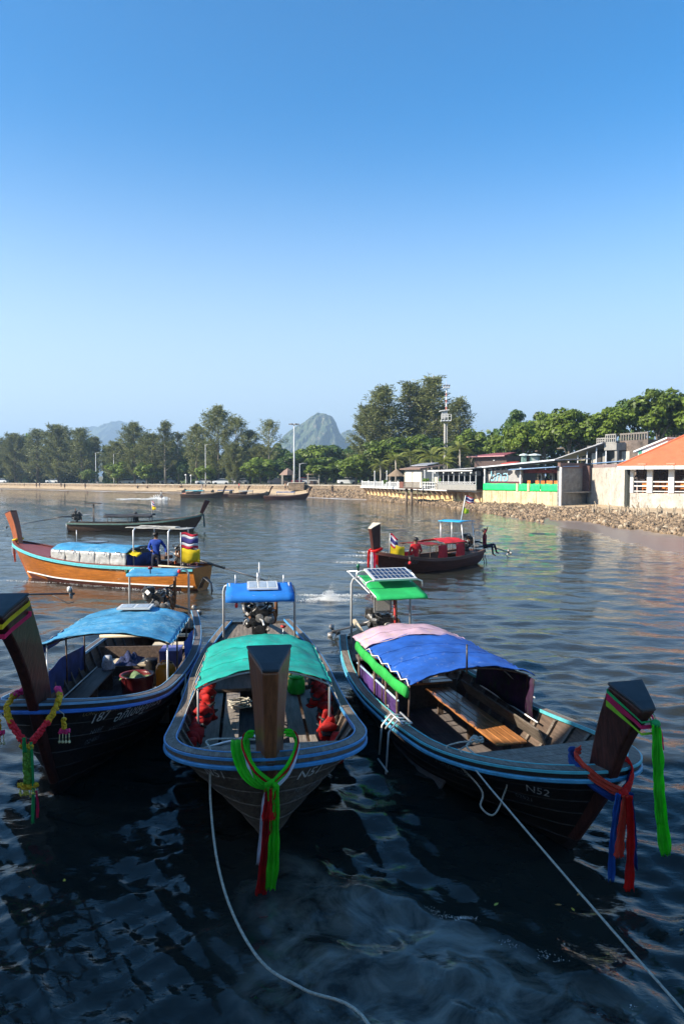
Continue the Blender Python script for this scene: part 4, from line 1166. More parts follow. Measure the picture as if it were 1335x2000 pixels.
MB().lathe([(.012, 0), (.012, .12), (.05, .13), (.05, .18), (.02, .19)], (1.84, -.04, 1.93), 9).build('masthead_light', mat('maroon_lamp', (.13, .02, .02), .3), LEFTB, True)
make_engine(LEFTB, 1.15, .90, 1.08, 11, shaft=((0.0, 0, 1.0), (-3.8, .1, .1)))
bench(LEFTB, 3.2, 5.6, (-.62,), .34, .33, wood('dark_bench', (.075, .058, .052), .6, .3, (.15, .13, .12), .6))
bench(LEFTB, 3.6, 5.4, (.80,), .24, .33, wood('dark_bench', (.075, .058, .052), .6, .3))
MB().box((7.32, 0, .94), (.06, 1.56, .12)).build('deck_beam', GREYWD, LEFTB, bevel=.006)
MB().tube([(2.5, -.92, .80), (2.5, .92, .80)], .035, 8).build('cross_beam', mat('pale_timber', (.50, .42, .30), .7, .15, 5.0, stretch=(3, .4, 3)), LEFTB, True)
MB().box((2.3, .45, .55), (.5, .75, .03)).build('stern_board', mat('pale_timber', (.50, .42, .30), .7), LEFTB)
MB().box((2.55, -.2, .30), (.04, 1.6, .6)).build('bulkhead', INNER, LEFTB)
MB().box((2.95, -.25, .38), (.5, .75, .035)).build('shelf', mat('pale_timber', (.50, .42, .30), .7), LEFTB)
hull_text(LEFTB, h, '187', .19, 8.34, .98, 1, LETTER)
hull_text(LEFTB, h, 'N187', .09, 8.28, .80, 1, LETTER2)
hull_text(LEFTB, h, '02485', .10, 8.32, .66, 1, LETTER2)
hull_text(LEFTB, h, 'อภิเชษฐ์จำเริญ', .23, 7.92, .86, 1, LETTER, slope=-.10)
hull_text(LEFTB, h, 'LONGTAIL BOAT SERVICE', .075, 8.45, 1.14, 1, GOLDLT, slope=-.16)
hull_text(LEFTB, h, 'หาดนพรัตน์ธารา กระบี่', .10, 7.92, .72, 1, LETTER2, slope=-.02)
W = lambda x, y, z: loc2w(b_, (x, y, z))
acr = (W(0, 1, 0) - W(0, 0, 0))
def lumpy_box(dx, dy, dz): return MB().box((0, 0, dz / 2), (dx, dy, dz))
loose('red_tub', 'dark red plastic tub with green sacking standing on the left boat floor', 'tub', W(3.95, .12, -.028),
      [(MB().lathe([(.24, 0), (.26, .02), (.29, .42), (.31, .43), (.31, .45), (.27, .45), (.255, .40), (.23, .06)], (0, 0, 0), 20), 'tub_wall', mat('dark_red_plastic', (.13, .014, .018), .4, .15)),
       (MB().grid([[V(-.25 + .5 * i / 8, -.25 + .5 * j / 8, .40 + .05 * math.sin(i * 1.1 + j * .7)) for j in range(9)] for i in range(9)]), 'green_sacking', cloth('sage_cloth', (.16, .24, .12), .3, 6.0))])
loose('orange_jerrycan', 'bright orange plastic jerrycan near the stern of the left boat', 'jerrycan', W(3.80, .60, .10),
      [(MB().loft([[V(sx * .17 * k, sy * .14 * k, z * 1.5) for sx, sy in ((-1, -1), (1, -1), (1, 1), (-1, 1))] for z, k in ((0, .9), (.03, 1), (.26, 1), (.31, .75))]), 'can', mat('orange_plastic', (.75, .22, .01), .35, .08)),
       (MB().tube([(-.09, 0, .44), (-.06, 0, .52), (.06, 0, .52), (.09, 0, .44)], .014, 6), 'handle', mat('orange_plastic', (.75, .22, .01), .35)),
       (MB().lathe([(.03, .44), (.03, .49)], (.1, 0, 0), 10), 'cap', mat('dark_cap_plastic', (.1, .03, .01), .4))], .3)
loose('ice_box', 'purple-blue ice box behind the orange jerrycan', 'box', W(2.9, .55, .33), [(MB().box((0, 0, .13), (.36, .5, .26)), 'box_body', mat('violet_plastic', (.13, .14, .36), .4, .1), False), (MB().box((0, 0, .285), (.38, .52, .045)), 'lid', mat('violet_plastic', (.13, .14, .36), .4, .1), False)], bd[2])
loose('dark_pot', 'small dark pot beside the purple-blue ice box', 'pot', W(3.1, .20, -.02), [(MB().lathe([(.10, 0), (.14, .03), (.15, .30), (.12, .46), (.13, .50), (.1, .5)], (0, 0, 0), 14), 'pot_body', IRON)])
t = thing('white_bag', 'white and blue plastic bag by the left bench under the sky-blue canopy', 'bag', W(3.35, -.55, .36))
rows = [[V(.12 * (1 - .5 * (i / 6) ** 2) * math.cos(a) * (1 + .2 * math.sin(3 * a + i)), .10 * (1 - .6 * (i / 6) ** 2) * math.sin(a) * (1 + .2 * math.sin(2 * a + i)), .26 * i / 6) for a in np.linspace(0, 2 * math.pi, 11)[:-1]] for i in range(7)]
MB().loft(rows).build('bag_body', cloth('bag_plastic', (.5, .52, .58), .3, 9.0, (.05, .1, .3), .58), t, True)
t = thing('net_heap', 'dark blue net heaped on the shelf in the left boat stern', 'net', W(2.95, -.25, .40))
rows = [[V(-.22 + .44 * i / 10, -.34 + .68 * j / 10, .16 * math.sin(math.pi * i / 10) * math.sin(math.pi * j / 10) * (1 + .5 * math.sin(i * 1.7 + j * 1.3))) for j in range(11)] for i in range(11)]
MB().grid(rows).build('net', cloth('navy_net', (.02, .03, .09), .5, 14.0), t, True)

# ribbon and garlands on the left boat's prow
top = RP[-1]
tr_ = lambda v: loc2w(b_, v)
t = thing('prow_ribbon', 'yellow and pink ribbon bands round the tall left prow with a gold cloth hanging down', 'ribbon', tr_(top[3]) - V(0, 0, 2.5))
prt = []
for k, (m_, dz) in enumerate(((YELLOWCL, -.055), (PINKCL, -.115))):
    ring = RP[-1] if k == 0 else [lerp(a, b, .35) for a, b in zip(RP[-1], RP[-2])]
    ring = [q.copy() for q in ring]; c = sum(ring, V(0, 0, 0)) / 6
    ring = [c + (q - c) * 1.03 for q in ring]
    a = [tr_(q + V(0, 0, dz + .0)) for q in ring]; bq = [tr_(q + V(0, 0, dz - .05)) for q in ring]
    mb = MB(); mb.loft([a, bq], False, False); prt.append(mb.build('band', m_, None))
P0 = tr_(lerp(top[2], top[1], .3) + V(.03, -.02, -.05))
prt.append(ribbon([P0 + V(-.02, -.02, 0), P0 + V(-.05, -.05, -.25), P0 + V(.0, -.04, -.8), P0 + V(.05, -.02, -1.35)], .075, OLIVECL, 'gold_tail', folds=1.5, amp=.02, across=acr, seed=6, taper=1.5))
prt.append(ribbon([P0 + V(-.05, -.02, 0), P0 + V(-.10, -.04, -.4), P0 + V(-.10, -.04, -1.0)], .05, cloth('deep_green_ribbon', (.01, .20, .09)), 'green_tail', folds=1, amp=.012, across=acr, seed=7))
adopt(t, *prt)
GX = h.L
K = W(GX + .09, .0, 1.16)
t = thing('flower_garland', 'red and yellow flower garland with green tassel hanging on the left boat prow', 'garland', K - V(0, 0, 1.0))
RF = mat('red_blossom', (.72, .02, .035), .7, .2, 30.0); YF = mat('yellow_blossom', (.62, .36, .012), .7, .25, 30.0)
PF = mat('pink_blossom', (.78, .03, .16), .7, .2, 30.0); GF = mat('green_leaf_string', (.10, .24, .02), .7, .3, 30.0)
prt = []
for sd in (-1, 1):
    a = [W(GX - .26, sd * .18, 1.50), W(GX - .08, sd * .26, 1.48), W(GX + .08, sd * .27, 1.38)]
    prt.append(flowers(a[:2], .05, PF, 'pink_flowers', seed=1 + sd))
    prt.append(flowers([a[1], a[2], W(GX + .16, sd * .21, 1.26)], .05, YF, 'yellow_flowers', seed=4 + sd))
    prt.append(flowers([W(GX + .16, sd * .21, 1.26), W(GX + .19, sd * .12, 1.13), W(GX + .20, sd * .04, 1.04)], .052, RF, 'red_flowers', seed=7 + sd))
    # side tassels
    q = W(GX + .10, sd * .36, 1.25)
    prt.append(MB().tube([W(GX + .08, sd * .28, 1.36), q + V(0, 0, .06), q], .006, 5).build('tassel_cord', ROPE, None))
    prt.append(flowers([q, q + V(0, 0, -.10)], .04, YF, 'tassel_top', seed=2))
    prt.append(flowers([q + V(-.04, 0, -.14), q + V(.05, 0, -.14)], .04, PF, 'tassel_ring', seed=3))
    mb = MB()
    for k in range(4): mb.tube([q + V(-.05 + .035 * k, 0, -.15), q + V(-.055 + .037 * k, 0, -.24)], .006, 5); mb.ball(q + V(-.055 + .037 * k, 0, -.26), .018, 6, 4)
    prt.append(mb.build('tassel_beads', mat('cream_bead', (.62, .55, .30), .5), None, True))
q = W(GX + .24, 0, 1.0)
prt.append(flowers([q + V(-.05, 0, .0), q + V(.05, 0, 0)], .045, YF, 'collar', seed=12))
prt.append(flowers([q + V(0, 0, -.05), q + V(0, 0, -.2), q + V(0, 0, -.40)], .062, GF, 'green_tassel', seed=13, n=34))
prt.append(flowers([q + V(-.09, 0, -.44), q + V(0, -.03, -.45), q + V(.09, 0, -.44)], .04, YF, 'skirt', seed=14))
mb = MB(); rr_ = random.Random(2)
for k in range(12):
    p = q + V(-.09 + .018 * k * .9, rr_.uniform(-.04, .03), -.47); e_ = p + V(0, 0, -rr_.uniform(.04, .1)); mb.tube([p, e_], .005, 4); mb.ball(e_, .016, 6, 4)
prt.append(mb.build('skirt_buds', mat('pale_yellow_bud', (.62, .55, .10), .6), None, True))
prt.append(ribbon([q + V(.05, -.02, .06), q + V(.07, -.03, -.3), q + V(.06, -.02, -.62), q + V(.05, -.02, -.86)], .035, cloth('leaf_green_ribbon', (.02, .36, .10)), 'green_streamer', folds=1, amp=.008, across=acr, seed=3))
prt.append(ribbon([q + V(.09, -.01, -.5), q + V(.11, -.02, -.62), q + V(.10, -.01, -.8)], .03, PINKCL, 'pink_streamer', folds=1, amp=.008, across=acr, seed=4))
prt.append(ribbon([q + V(-.01, -.05, .12), q + V(0, -.06, .0), q + V(0, -.06, -.04)], .05, cloth('leaf_green_ribbon', (.02, .36, .10)), 'green_bow', folds=1, amp=.008, across=acr, seed=5))
adopt(t, *prt)
# rope between the left and the middle boat
A_ = loc2w(BOATS['left'], (4.9, 1.12, .66)); B_ = loc2w(BOATS['mid'], (6.2, -1.12, .72))
pts = [lerp(A_, B_, k / 6) + V(.03 * math.sin(k * 2.2), .02 * math.cos(k * 3), -.10 * math.sin(math.pi * k / 6)) for k in range(7)]
tag(MB().tube(smooth_path(pts, 5), .016, 6).build('tie_line', ROPE, None, True), 'short knotted rope between the left boat and the middle boat', 'rope')

# ================================================================= right boat (N52)
bd = BOATS['right']; h = bd[3]; b_ = bd
RIGHTB = make_boat('dark longtail boat with blue and pink canopy, moored right of the teal-canopied one', bd[0], bd[1], bd[2], h, HULLBLK, None, GREYWD, mat('worn_light_blue', (.07, .30, .46), .5, .15, 9.0, col2=(.22, .22, .21), thr=.62), TURQPT, deck_from=6.28, floor_z=-.05)
RP = bow_post(RIGHTB, h, wood('near_black_red_post', (.075, .024, .017), .45, .35, (.035, .012, .010), .55, .08, grain=(7, 7, .6)), 8.12, 1.95, wt=(.38, .15), wb=(.25, .11), dep=(.34, .28), tilt=.08, bulge=-.09, base_x=h.L - .0)
for x in (2.1, 3.4, 4.55):
    MB().tube([(x, -.92, .5)] + [(x, .90 * s_, 1.155 + .16 * (1 - abs(s_) ** 2.1) - .02) for s_ in np.linspace(-1, 1, 11)] + [(x, .92, .5)], .016, 7).build('canopy_hoop', DARKWOOD, RIGHTB, True)
_rw = arch_sheet(2.55, 4.68, .92, .93, 1.17, 1.35, 12, 16, .025, seed=5)
sheet(_rw, 'blue_canopy', ROYALTARP, RIGHTB)
seams(RIGHTB, _rw, (.3, .6), ROYALTARP)
_rw = arch_sheet(1.75, 2.60, .91, .93, 1.17, 1.365, 6, 16, .010, seed=6)
sheet(_rw, 'pink_canopy', PINKTARP, RIGHTB)
seams(RIGHTB, _rw, (.5,), PINKTARP)
mb = MB()
for k in range(13):
    a = 2 * math.pi * k / 12
pts = [(2.15, -.95, 1.11), (2.9, -.97, 1.07), (3.7, -.98, 1.05), (4.6, -.97, 1.04)]
rows = []
sp = smooth_path(pts, 6)
for i, p in enumerate(sp):
    f = i / (len(sp) - 1)
    rows.append([p + V(0, .045 * math.cos(a) * (1 + .12 * math.sin(i * 1.7)), .085 * math.sin(a) * (1 + .15 * math.sin(i * 1.1 + a))) for a in np.linspace(0, 2 * math.pi, 13)[:-1]])
MB().loft(rows).build('rolled_side_cover', GREENROLL, RIGHTB, True)
lashing(RIGHTB, [(2.6, -.93, 1.18), (3.7, -.94, 1.18), (4.66, -.95, 1.18)], zig=.03, r=.010, m=mat('pale_cord', (.55, .5, .48), .8))
sheet([[V(x, -.93 - .02 * math.sin(x * 5), lerp(.42, .82 + .02 * math.sin(x * 3), k / 4)) for x in np.linspace(2.2, 4.25, 14)] for k in range(5)], 'purple_side_panel', PURPLE, RIGHTB)
MB().tube([(2.15, -.95, .83), (4.28, -.97, .83)], .016, 6).build('panel_batten', mat('pale_blue_batten', (.35, .48, .58), .5), RIGHTB, True)
for x in (2.35, 3.2, 3.75, 4.25):
    MB().tube([(x, -.97, .40), (x, -.98, .98)], .020, 7).build('panel_stake', DARKWOOD, RIGHTB, True)
sheet([[V(x, .90 + .015 * math.sin(x * 6 + k), lerp(.55, 1.12, k / 5)) for x in np.linspace(2.9, 4.72, 16)] for k in range(6)], 'side_curtain', PURPLEDK, RIGHTB)
MB().tube([(2.9, .90, .56), (4.85, .90, .54)], .012, 6).build('curtain_batten', STEELP, RIGHTB, True)
MB().tube([(3.6, .90, 1.06), (4.75, .91, .86)], .012, 6).build('curtain_batten', STEELP, RIGHTB, True)
hull_text  # (lettering below)
MB().tube([(4.70, -.12, 1.28), (4.70, -.12, 1.68)], .014, 6).build('antenna_stub', IRON, RIGHTB, True)
# steering roof with its solar panel and tube rack
steering_canopy(RIGHTB, .55, 1.72, .47, 2.06, 1.84, GREENTARP, .55, .60, .66, frontdrop=.06)
for x, z in ((.72, 2.10), (1.32, 1.99)):
    MB().tube([(x, -.55, z - .03), (x, -.54, z + .07), (x, -.46, z + .10), (x, .46, z + .10), (x, .54, z + .07), (x, .55, z - .03)], .015, 7).build('panel_rack', STEELP, RIGHTB, True)
MB().tube([(.30, -.62, 2.14), (.30, .62, 2.14), (.36, .66, 2.12), (.62, .66, 2.06)], .013, 6).build('aft_rail', STEELP, RIGHTB, True)
MB().tube([(.30, -.60, 2.14), (1.5, -.53, 1.9)], .013, 6).build('side_rail', STEELP, RIGHTB, True)
solar_panel(RIGHTB, (1.02, .02, 2.165), .66, .84, .19, 3, 9, dark=True, frame=.04)
MB().lathe([(.02, 0), (.02, .06), (.04, .07), (.03, .13), (.01, .14)], (.32, -.40, 2.15), 9).build('navigation_light', mat('lamp_glass_green', (.01, .10, .05), .2), RIGHTB, True)
make_engine(RIGHTB, .62, .82, 1.05, 23, radiator=True, shaft=((-.4, 0, .95), (-3.6, .1, .1)))
for k, (y, z) in enumerate(((-.30, .95), (-.38, .86))):
    MB().box((.05, y, z), (.5, .06, .08), Euler((.2, .5 - k * .9, .2)).to_matrix()).build('engine_mount_timber', mat('pale_timber', (.50, .42, .30), .7), RIGHTB)
bench(RIGHTB, 2.45, 5.08, (.21, .325, .44, .555), .105, .37, VARN, .032)
b2 = bpy.data.objects.new('cross_bench', None); COL.objects.link(b2); b2.parent = RIGHTB; b2.location = (2.3, 0, .47)
MB().box((-.08, -.1, 0), (.14, 1.55, .035)).build('bench_plank', VARN, b2, bevel=.006)
MB().box((.08, -.1, -.004), (.14, 1.55, .035)).build('bench_plank', VARN, b2, bevel=.006)
MB().box((2.2, 0, .2), (.04, 1.7, .48)).build('bulkhead', INNER, RIGHTB)
MB().box((3.95, .77, .46), (2.5, .03, .26), Euler((.5, 0, 0)).to_matrix()).build('side_plank', GREYWD, RIGHTB, bevel=.006)
MB().box((3.95, -.74, .10), (2.9, .03, .30), Euler((-.6, 0, 0)).to_matrix()).build('side_plank', FLOORW, RIGHTB)
MB().box((6.25, 0, .72), (.05, 1.66, .12)).build('deck_beam', GREYWD, RIGHTB, bevel=.006)
for k in range(3):
    MB().tube([(4.55 + .14 * k, -1.02, .72), (4.55 + .14 * k, -1.18, .74), (4.55 + .14 * k, -1.30, .60), (4.55 + .14 * k, -1.34, .2 - .1 * k)][: 3 if k == 1 else 4], .014, 6).build('ladder_tube', STEELP, RIGHTB, True)
MB().tube([(4.45, -1.00, .72), (4.95, -1.02, .74), (5.0, -1.16, .75), (4.45, -1.15, .74)], .014, 6).build('ladder_rail', STEELP, RIGHTB, True)
MB().tube([(4.5, -1.34, .12), (4.9, -1.34, .10)], .013, 6).build('ladder_rung', STEELP, RIGHTB, True)
hull_text(RIGHTB, h, 'N52', .145, 7.22, .70, -1, LETTER)
hull_text(RIGHTB, h, '02521', .085, 7.05, .54, -1, LETTER2)
hull_text(RIGHTB, h, 'วาสนาทะเล', .15, 5.75, .52, -1, LETTER2, slope=.04)
vs_, fs_ = text_mesh('ร3', .16, .1)
MB().add([V(3.72 + v.x, -.975, .53 + v.y) for v in vs_], fs_).build('panel_lettering', LETTER, RIGHTB)
W = lambda x, y, z: loc2w(b_, (x, y, z))
acr = (W(0, 1, 0) - W(0, 0, 0)); fwd = (W(1, 0, 0) - W(0, 0, 0))
loose('yellow_bucket', 'pale yellow bucket behind the purple side panel of the right boat', 'bucket', W(2.75, -.62, -.02), [(MB().lathe([(.15, 0), (.18, .5), (.19, .52), (.17, .52), (.15, .1)], (0, 0, 0), 16), 'bucket_wall', mat('yellow_plastic', (.42, .42, .12), .45, .1)), (MB().tube([(-.18, 0, .5), (-.1, 0, .62), (.1, 0, .62), (.18, 0, .5)], .008, 5), 'handle', STEELP)])
loose('blue_drum', 'small blue drum beside the pale yellow bucket', 'drum', W(2.45, -.74, .30), [(MB().lathe([(.13, 0), (.14, .02), (.14, .3), (.13, .33), (.05, .34)], (0, 0, 0), 14), 'drum_wall', mat('blue_plastic', (.02, .06, .22), .4, .1)), (MB().lathe([(.14, .30), (.146, .305), (.146, .32), (.14, .325)], (0, 0, 0), 14), 'rim', mat('blue_plastic', (.02, .06, .22), .4))])
loose('blue_cool_box', 'deep blue cool box on the cross bench under the blue canopy', 'box', W(2.05, .05, .44), [(MB().box((0, 0, .13), (.32, .48, .26)), 'box_body', mat('navy_plastic', (.012, .03, .16), .4, .1), False), (MB().box((0, 0, .285), (.34, .5, .05)), 'lid', mat('blue_plastic_lid', (.03, .1, .38), .4, .1), False)], bd[2])
t = thing('tarp_bundle', 'crumpled tan and white tarp bundle at the back of the right boat', 'tarp', W(2.1, -.5, .46))
rows = [[V(-.2 + .4 * i / 10, -.28 + .56 * j / 10, .20 * math.sin(math.pi * i / 10) ** .6 * math.sin(math.pi * j / 10) ** .6 * (1 + .4 * math.sin(i * 1.9 + j * 1.1))) for j in range(11)] for i in range(11)]
MB().grid(rows).build('tarp', cloth('tan_tarp', (.40, .31, .20), .3, 8.0, (.6, .55, .5), .55), t, True)
t = thing('grey_bag', 'grey and white bag hanging under the right boat canopy', 'bag', W(2.6, .66, .75))
rows = [[V(.08 * math.cos(a) * (1 + .2 * math.sin(3 * a + i)), .13 * math.sin(a) * (.5 + .5 * math.sin(math.pi * (i + 1) / 8)) * (1 + .2 * math.sin(2 * a + i)), .40 * i / 6 - .1) for a in np.linspace(0, 2 * math.pi, 11)[:-1]] for i in range(7)]
MB().loft(rows).build('bag_body', cloth('grey_bag_cloth', (.33, .33, .32), .4, 9.0, (.08, .08, .08), .5), t, True)
for k, (x, y, c) in enumerate(((2.36, .22, (.75, .72, .62)), (2.40, -.12, (.7, .7, .72)), (2.30, -.30, (.62, .55, .3)))):
    lb = ('crumpled cream rag at the right end of the cross bench', 'crumpled white rag in the middle of the cross bench', 'crumpled yellowish rag at the left end of the cross bench')[k]
    t = thing('rag', lb, 'rag', W(x, y, .488))
    rows = [[V(-.07 + .14 * i / 6, -.10 + .2 * j / 6, .07 * math.sin(math.pi * i / 6) * math.sin(math.pi * j / 6) * (1 + .6 * math.sin(i * 2.9 + j * 2.1 + k))) for j in range(7)] for i in range(7)]
    MB().grid(rows).build('cloth', cloth('rag_%d' % k, c, .1, 9.0), t, True)

# sash at the right boat's stem
K = W(h.L + .18, 0, .98)
t = thing('bow_sash', 'red and blue cloth sash knotted at the foot of the right-hand prow', 'sash', K - V(0, 0, .98))
prt = []
for sd in (-1, 1):
    p = [W(h.L - .34, sd * .12, 1.22), W(h.L - .26, sd * .24, 1.20), W(h.L - .02, sd * .24, 1.12), W(h.L + .12, sd * .12, 1.03), K]
    prt.append(ribbon(p, .11, SALMON if sd < 0 else REDCL, 'red_wrap', folds=2.5, amp=.010, across=(0, 0, 1), seed=20 + sd))
    prt.append(ribbon([q + V(0, 0, -.05) - fwd * .07 + acr * sd * .02 for q in p], .15, BLUECL, 'blue_wrap', folds=2.5, amp=.010, across=(0, 0, 1), seed=24 + sd))
prt.append(MB().ball(K, (.05, .05, .045), 9, 6).build('knot', REDCL, None, True))
fr = V(0, -1, 0) * .05
prt.append(ribbon([K + fr, K + fr + V(-.03, 0, -.3), K + fr + V(-.05, 0, -.60)], .10, SALMON, 'short_red_tail', folds=1.5, amp=.020, across=acr, seed=26, taper=1.05))
prt.append(ribbon([K + fr + V(.03, -.01, 0), K + fr + V(.05, -.01, -.4), K + fr + V(.05, -.01, -.92)], .085, REDCL, 'long_red_tail', folds=1.5, amp=.020, across=acr, seed=27, taper=1.15))
prt.append(ribbon([K + fr + V(-.04, .04, 0), K + fr + V(-.08, .05, -.4), K + fr + V(-.10, .05, -.86)], .08, cloth('mid_blue_cloth', (.015, .10, .40)), 'blue_tail', folds=1.5, amp=.02, across=acr, seed=28, taper=1.3))
prt.append(ribbon([K + fr + V(.06, .05, 0), K + fr + V(.09, .05, -.4), K + fr + V(.10, .05, -.74)], .08, BLUECL, 'dark_blue_tail', folds=1.5, amp=.02, across=acr, seed=29, taper=1.3))
adopt(t, *prt)
# ribbons round the post top
top = RP[-1]
t = thing('prow_cloth', 'long neon green sash and pink ribbon tied round the top of the right-hand prow', 'sash', W(top[3].x, 0, 0))
prt = []
c = sum(top, V(0, 0, 0)) / 6
for k, (m_, dz, w) in enumerate(((cloth('leaf_green_ribbon', (.02, .36, .10)), -.015, .035), (PINKCL, -.05, .075), (cloth('lime_ribbon', (.30, .60, .03)), -.12, .045))):
    ring = []
    for q in top:
        e_ = c + (q - c) * (1.035 + .004 * k)
        bk = 1 if q.x < c.x else 0
        ring.append((e_ + V(0, 0, dz - (0.02 if bk else .06)), e_ + V(0, 0, dz - w * (1.3 if bk else .5) - (0.02 if bk else .06))))
    mb = MB(); mb.loft([[W(*a) for a, b in ring], [W(*b) for a, b in ring]], False, False); prt.append(mb.build('band', m_, None))
K = W(top[3].x + .03, .05, top[3].z - .10)
prt.append(MB().ball(K, (.045, .045, .04), 9, 6).build('knot', cloth('leaf_green_ribbon', (.02, .36, .10)), None, True))
prt.append(ribbon([K, K + V(.02, -.03, -.35), K + V(.03, -.04, -.7), K + V(.10, -.05, -1.18)], .10, NEON, 'green_tail', folds=2.0, amp=.026, across=acr, seed=31, taper=1.35))
prt.append(ribbon([K + V(-.01, -.02, 0), K + V(-.01, -.05, -.35), K + V(.0, -.07, -.62), K + V(.02, -.07, -.88)], .07, NEON, 'green_tail', folds=1.5, amp=.02, across=acr, seed=32, taper=1.2))
prt.append(ribbon([K + V(.03, .02, .01), K + V(.07, .02, -.12), K + V(.085, .02, -.24)], .022, PINKCL, 'pink_tail', folds=.5, amp=.004, across=acr, seed=33))
adopt(t, *prt)
# ropes of the right boat
P0 = W(6.25, -.72, .92)
t = thing('mooring_rope', 'rope knotted on the right boat foredeck, one end taut to the lower right', 'rope', P0)
i_ = -P0
pts = [P0 + V(0, 0, .02), W(6.15, -.92, .90), W(6.12, -1.02, .80), gp(938, 1540, .55), gp(938, 1575, .42), gp(962, 1592, .38), gp(980, 1560, .52), gp(984, 1515, .75), W(6.32, -.86, .90), P0 + V(0, 0, .03)]
MB().tube([p + i_ for p in smooth_path(pts, 6)], .011, 6).build('loop', ROPE, t, True)
E_ = V(3.25, .35, .35)
A_ = W(6.3, -.95, .86)
pts = [P0 + V(0, 0, .03), A_ + V(0, 0, .02)] + [lerp(A_, E_, k / 10) + V(0, 0, -.10 * math.sin(math.pi * k / 10)) for k in range(1, 11)]
MB().tube([p + i_ for p in pts], .010, 6).build('taut_line', ROPE, t, True)
mb = MB()
for k in range(4):
    c_ = P0 + i_ + V(.03 * math.cos(k * 2), .03 * math.sin(k * 2), .04)
    mb.tube([c_ + V(.05 * math.cos(a + k), .05 * math.sin(a + k), .02 * math.sin(a * 2 + k)) for a in np.linspace(0, 6.28, 12)], .011, 6)
mb.build('knot', ROPE, t, True)
# ------------------------------------------------------------------ people
SKIN = mat('skin', (.20, .10, .06), .55, .1, 6.0)
HAIR = mat('black_hair', (.012, .010, .010), .5, .3, 20.0)
BASE_J = dict(pelvis=(0, 0, .93), belly=(0, .01, 1.08), chest=(0, .01, 1.32), neck=(0, .015, 1.47), head0=(0, .02, 1.54), head1=(0, .01, 1.63), head2=(0, .02, 1.71),
    hipL=(-.095, 0, .90), kneeL=(-.11, -.02, .50), ankL=(-.12, .03, .09), toeL=(-.14, -.13, .03), hipR=(.095, 0, .90), kneeR=(.11, -.02, .50), ankR=(.12, .03, .09), toeR=(.14, -.13, .03),
    shL=(-.175, .01, 1.40), elL=(-.24, .03, 1.13), wrL=(-.25, -.04, .90), haL=(-.25, -.06, .82), shR=(.175, .01, 1.40), elR=(.24, .03, 1.13), wrR=(.25, -.04, .90), haR=(.25, -.06, .82))
RAD = dict(pelvis=.135, belly=.125, chest=.15, neck=.055, head0=.07, head1=.098, head2=.075, hipL=.095, kneeL=.062, ankL=.042, toeL=.035, shL=.07, elL=.046, wrL=.032, haL=.036)
BONES = [('pelvis', 'belly', 's'), ('belly', 'chest', 's'), ('chest', 'neck', 's'), ('neck', 'head0', 'k'), ('head0', 'head1', 'k'), ('head1', 'head2', 'k'),
         ('pelvis', 'hipL', 't'), ('hipL', 'kneeL', 't'), ('kneeL', 'ankL', 't'), ('ankL', 'toeL', 'k'), ('pelvis', 'hipR', 't'), ('hipR', 'kneeR', 't'), ('kneeR', 'ankR', 't'), ('ankR', 'toeR', 'k'),
         ('chest', 'shL', 's'), ('shL', 'elL', 's'), ('elL', 'wrL', 'f'), ('wrL', 'haL', 'k'), ('chest', 'shR', 's'), ('shR', 'elR', 's'), ('elR', 'wrR', 'f'), ('wrR', 'haR', 'k')]
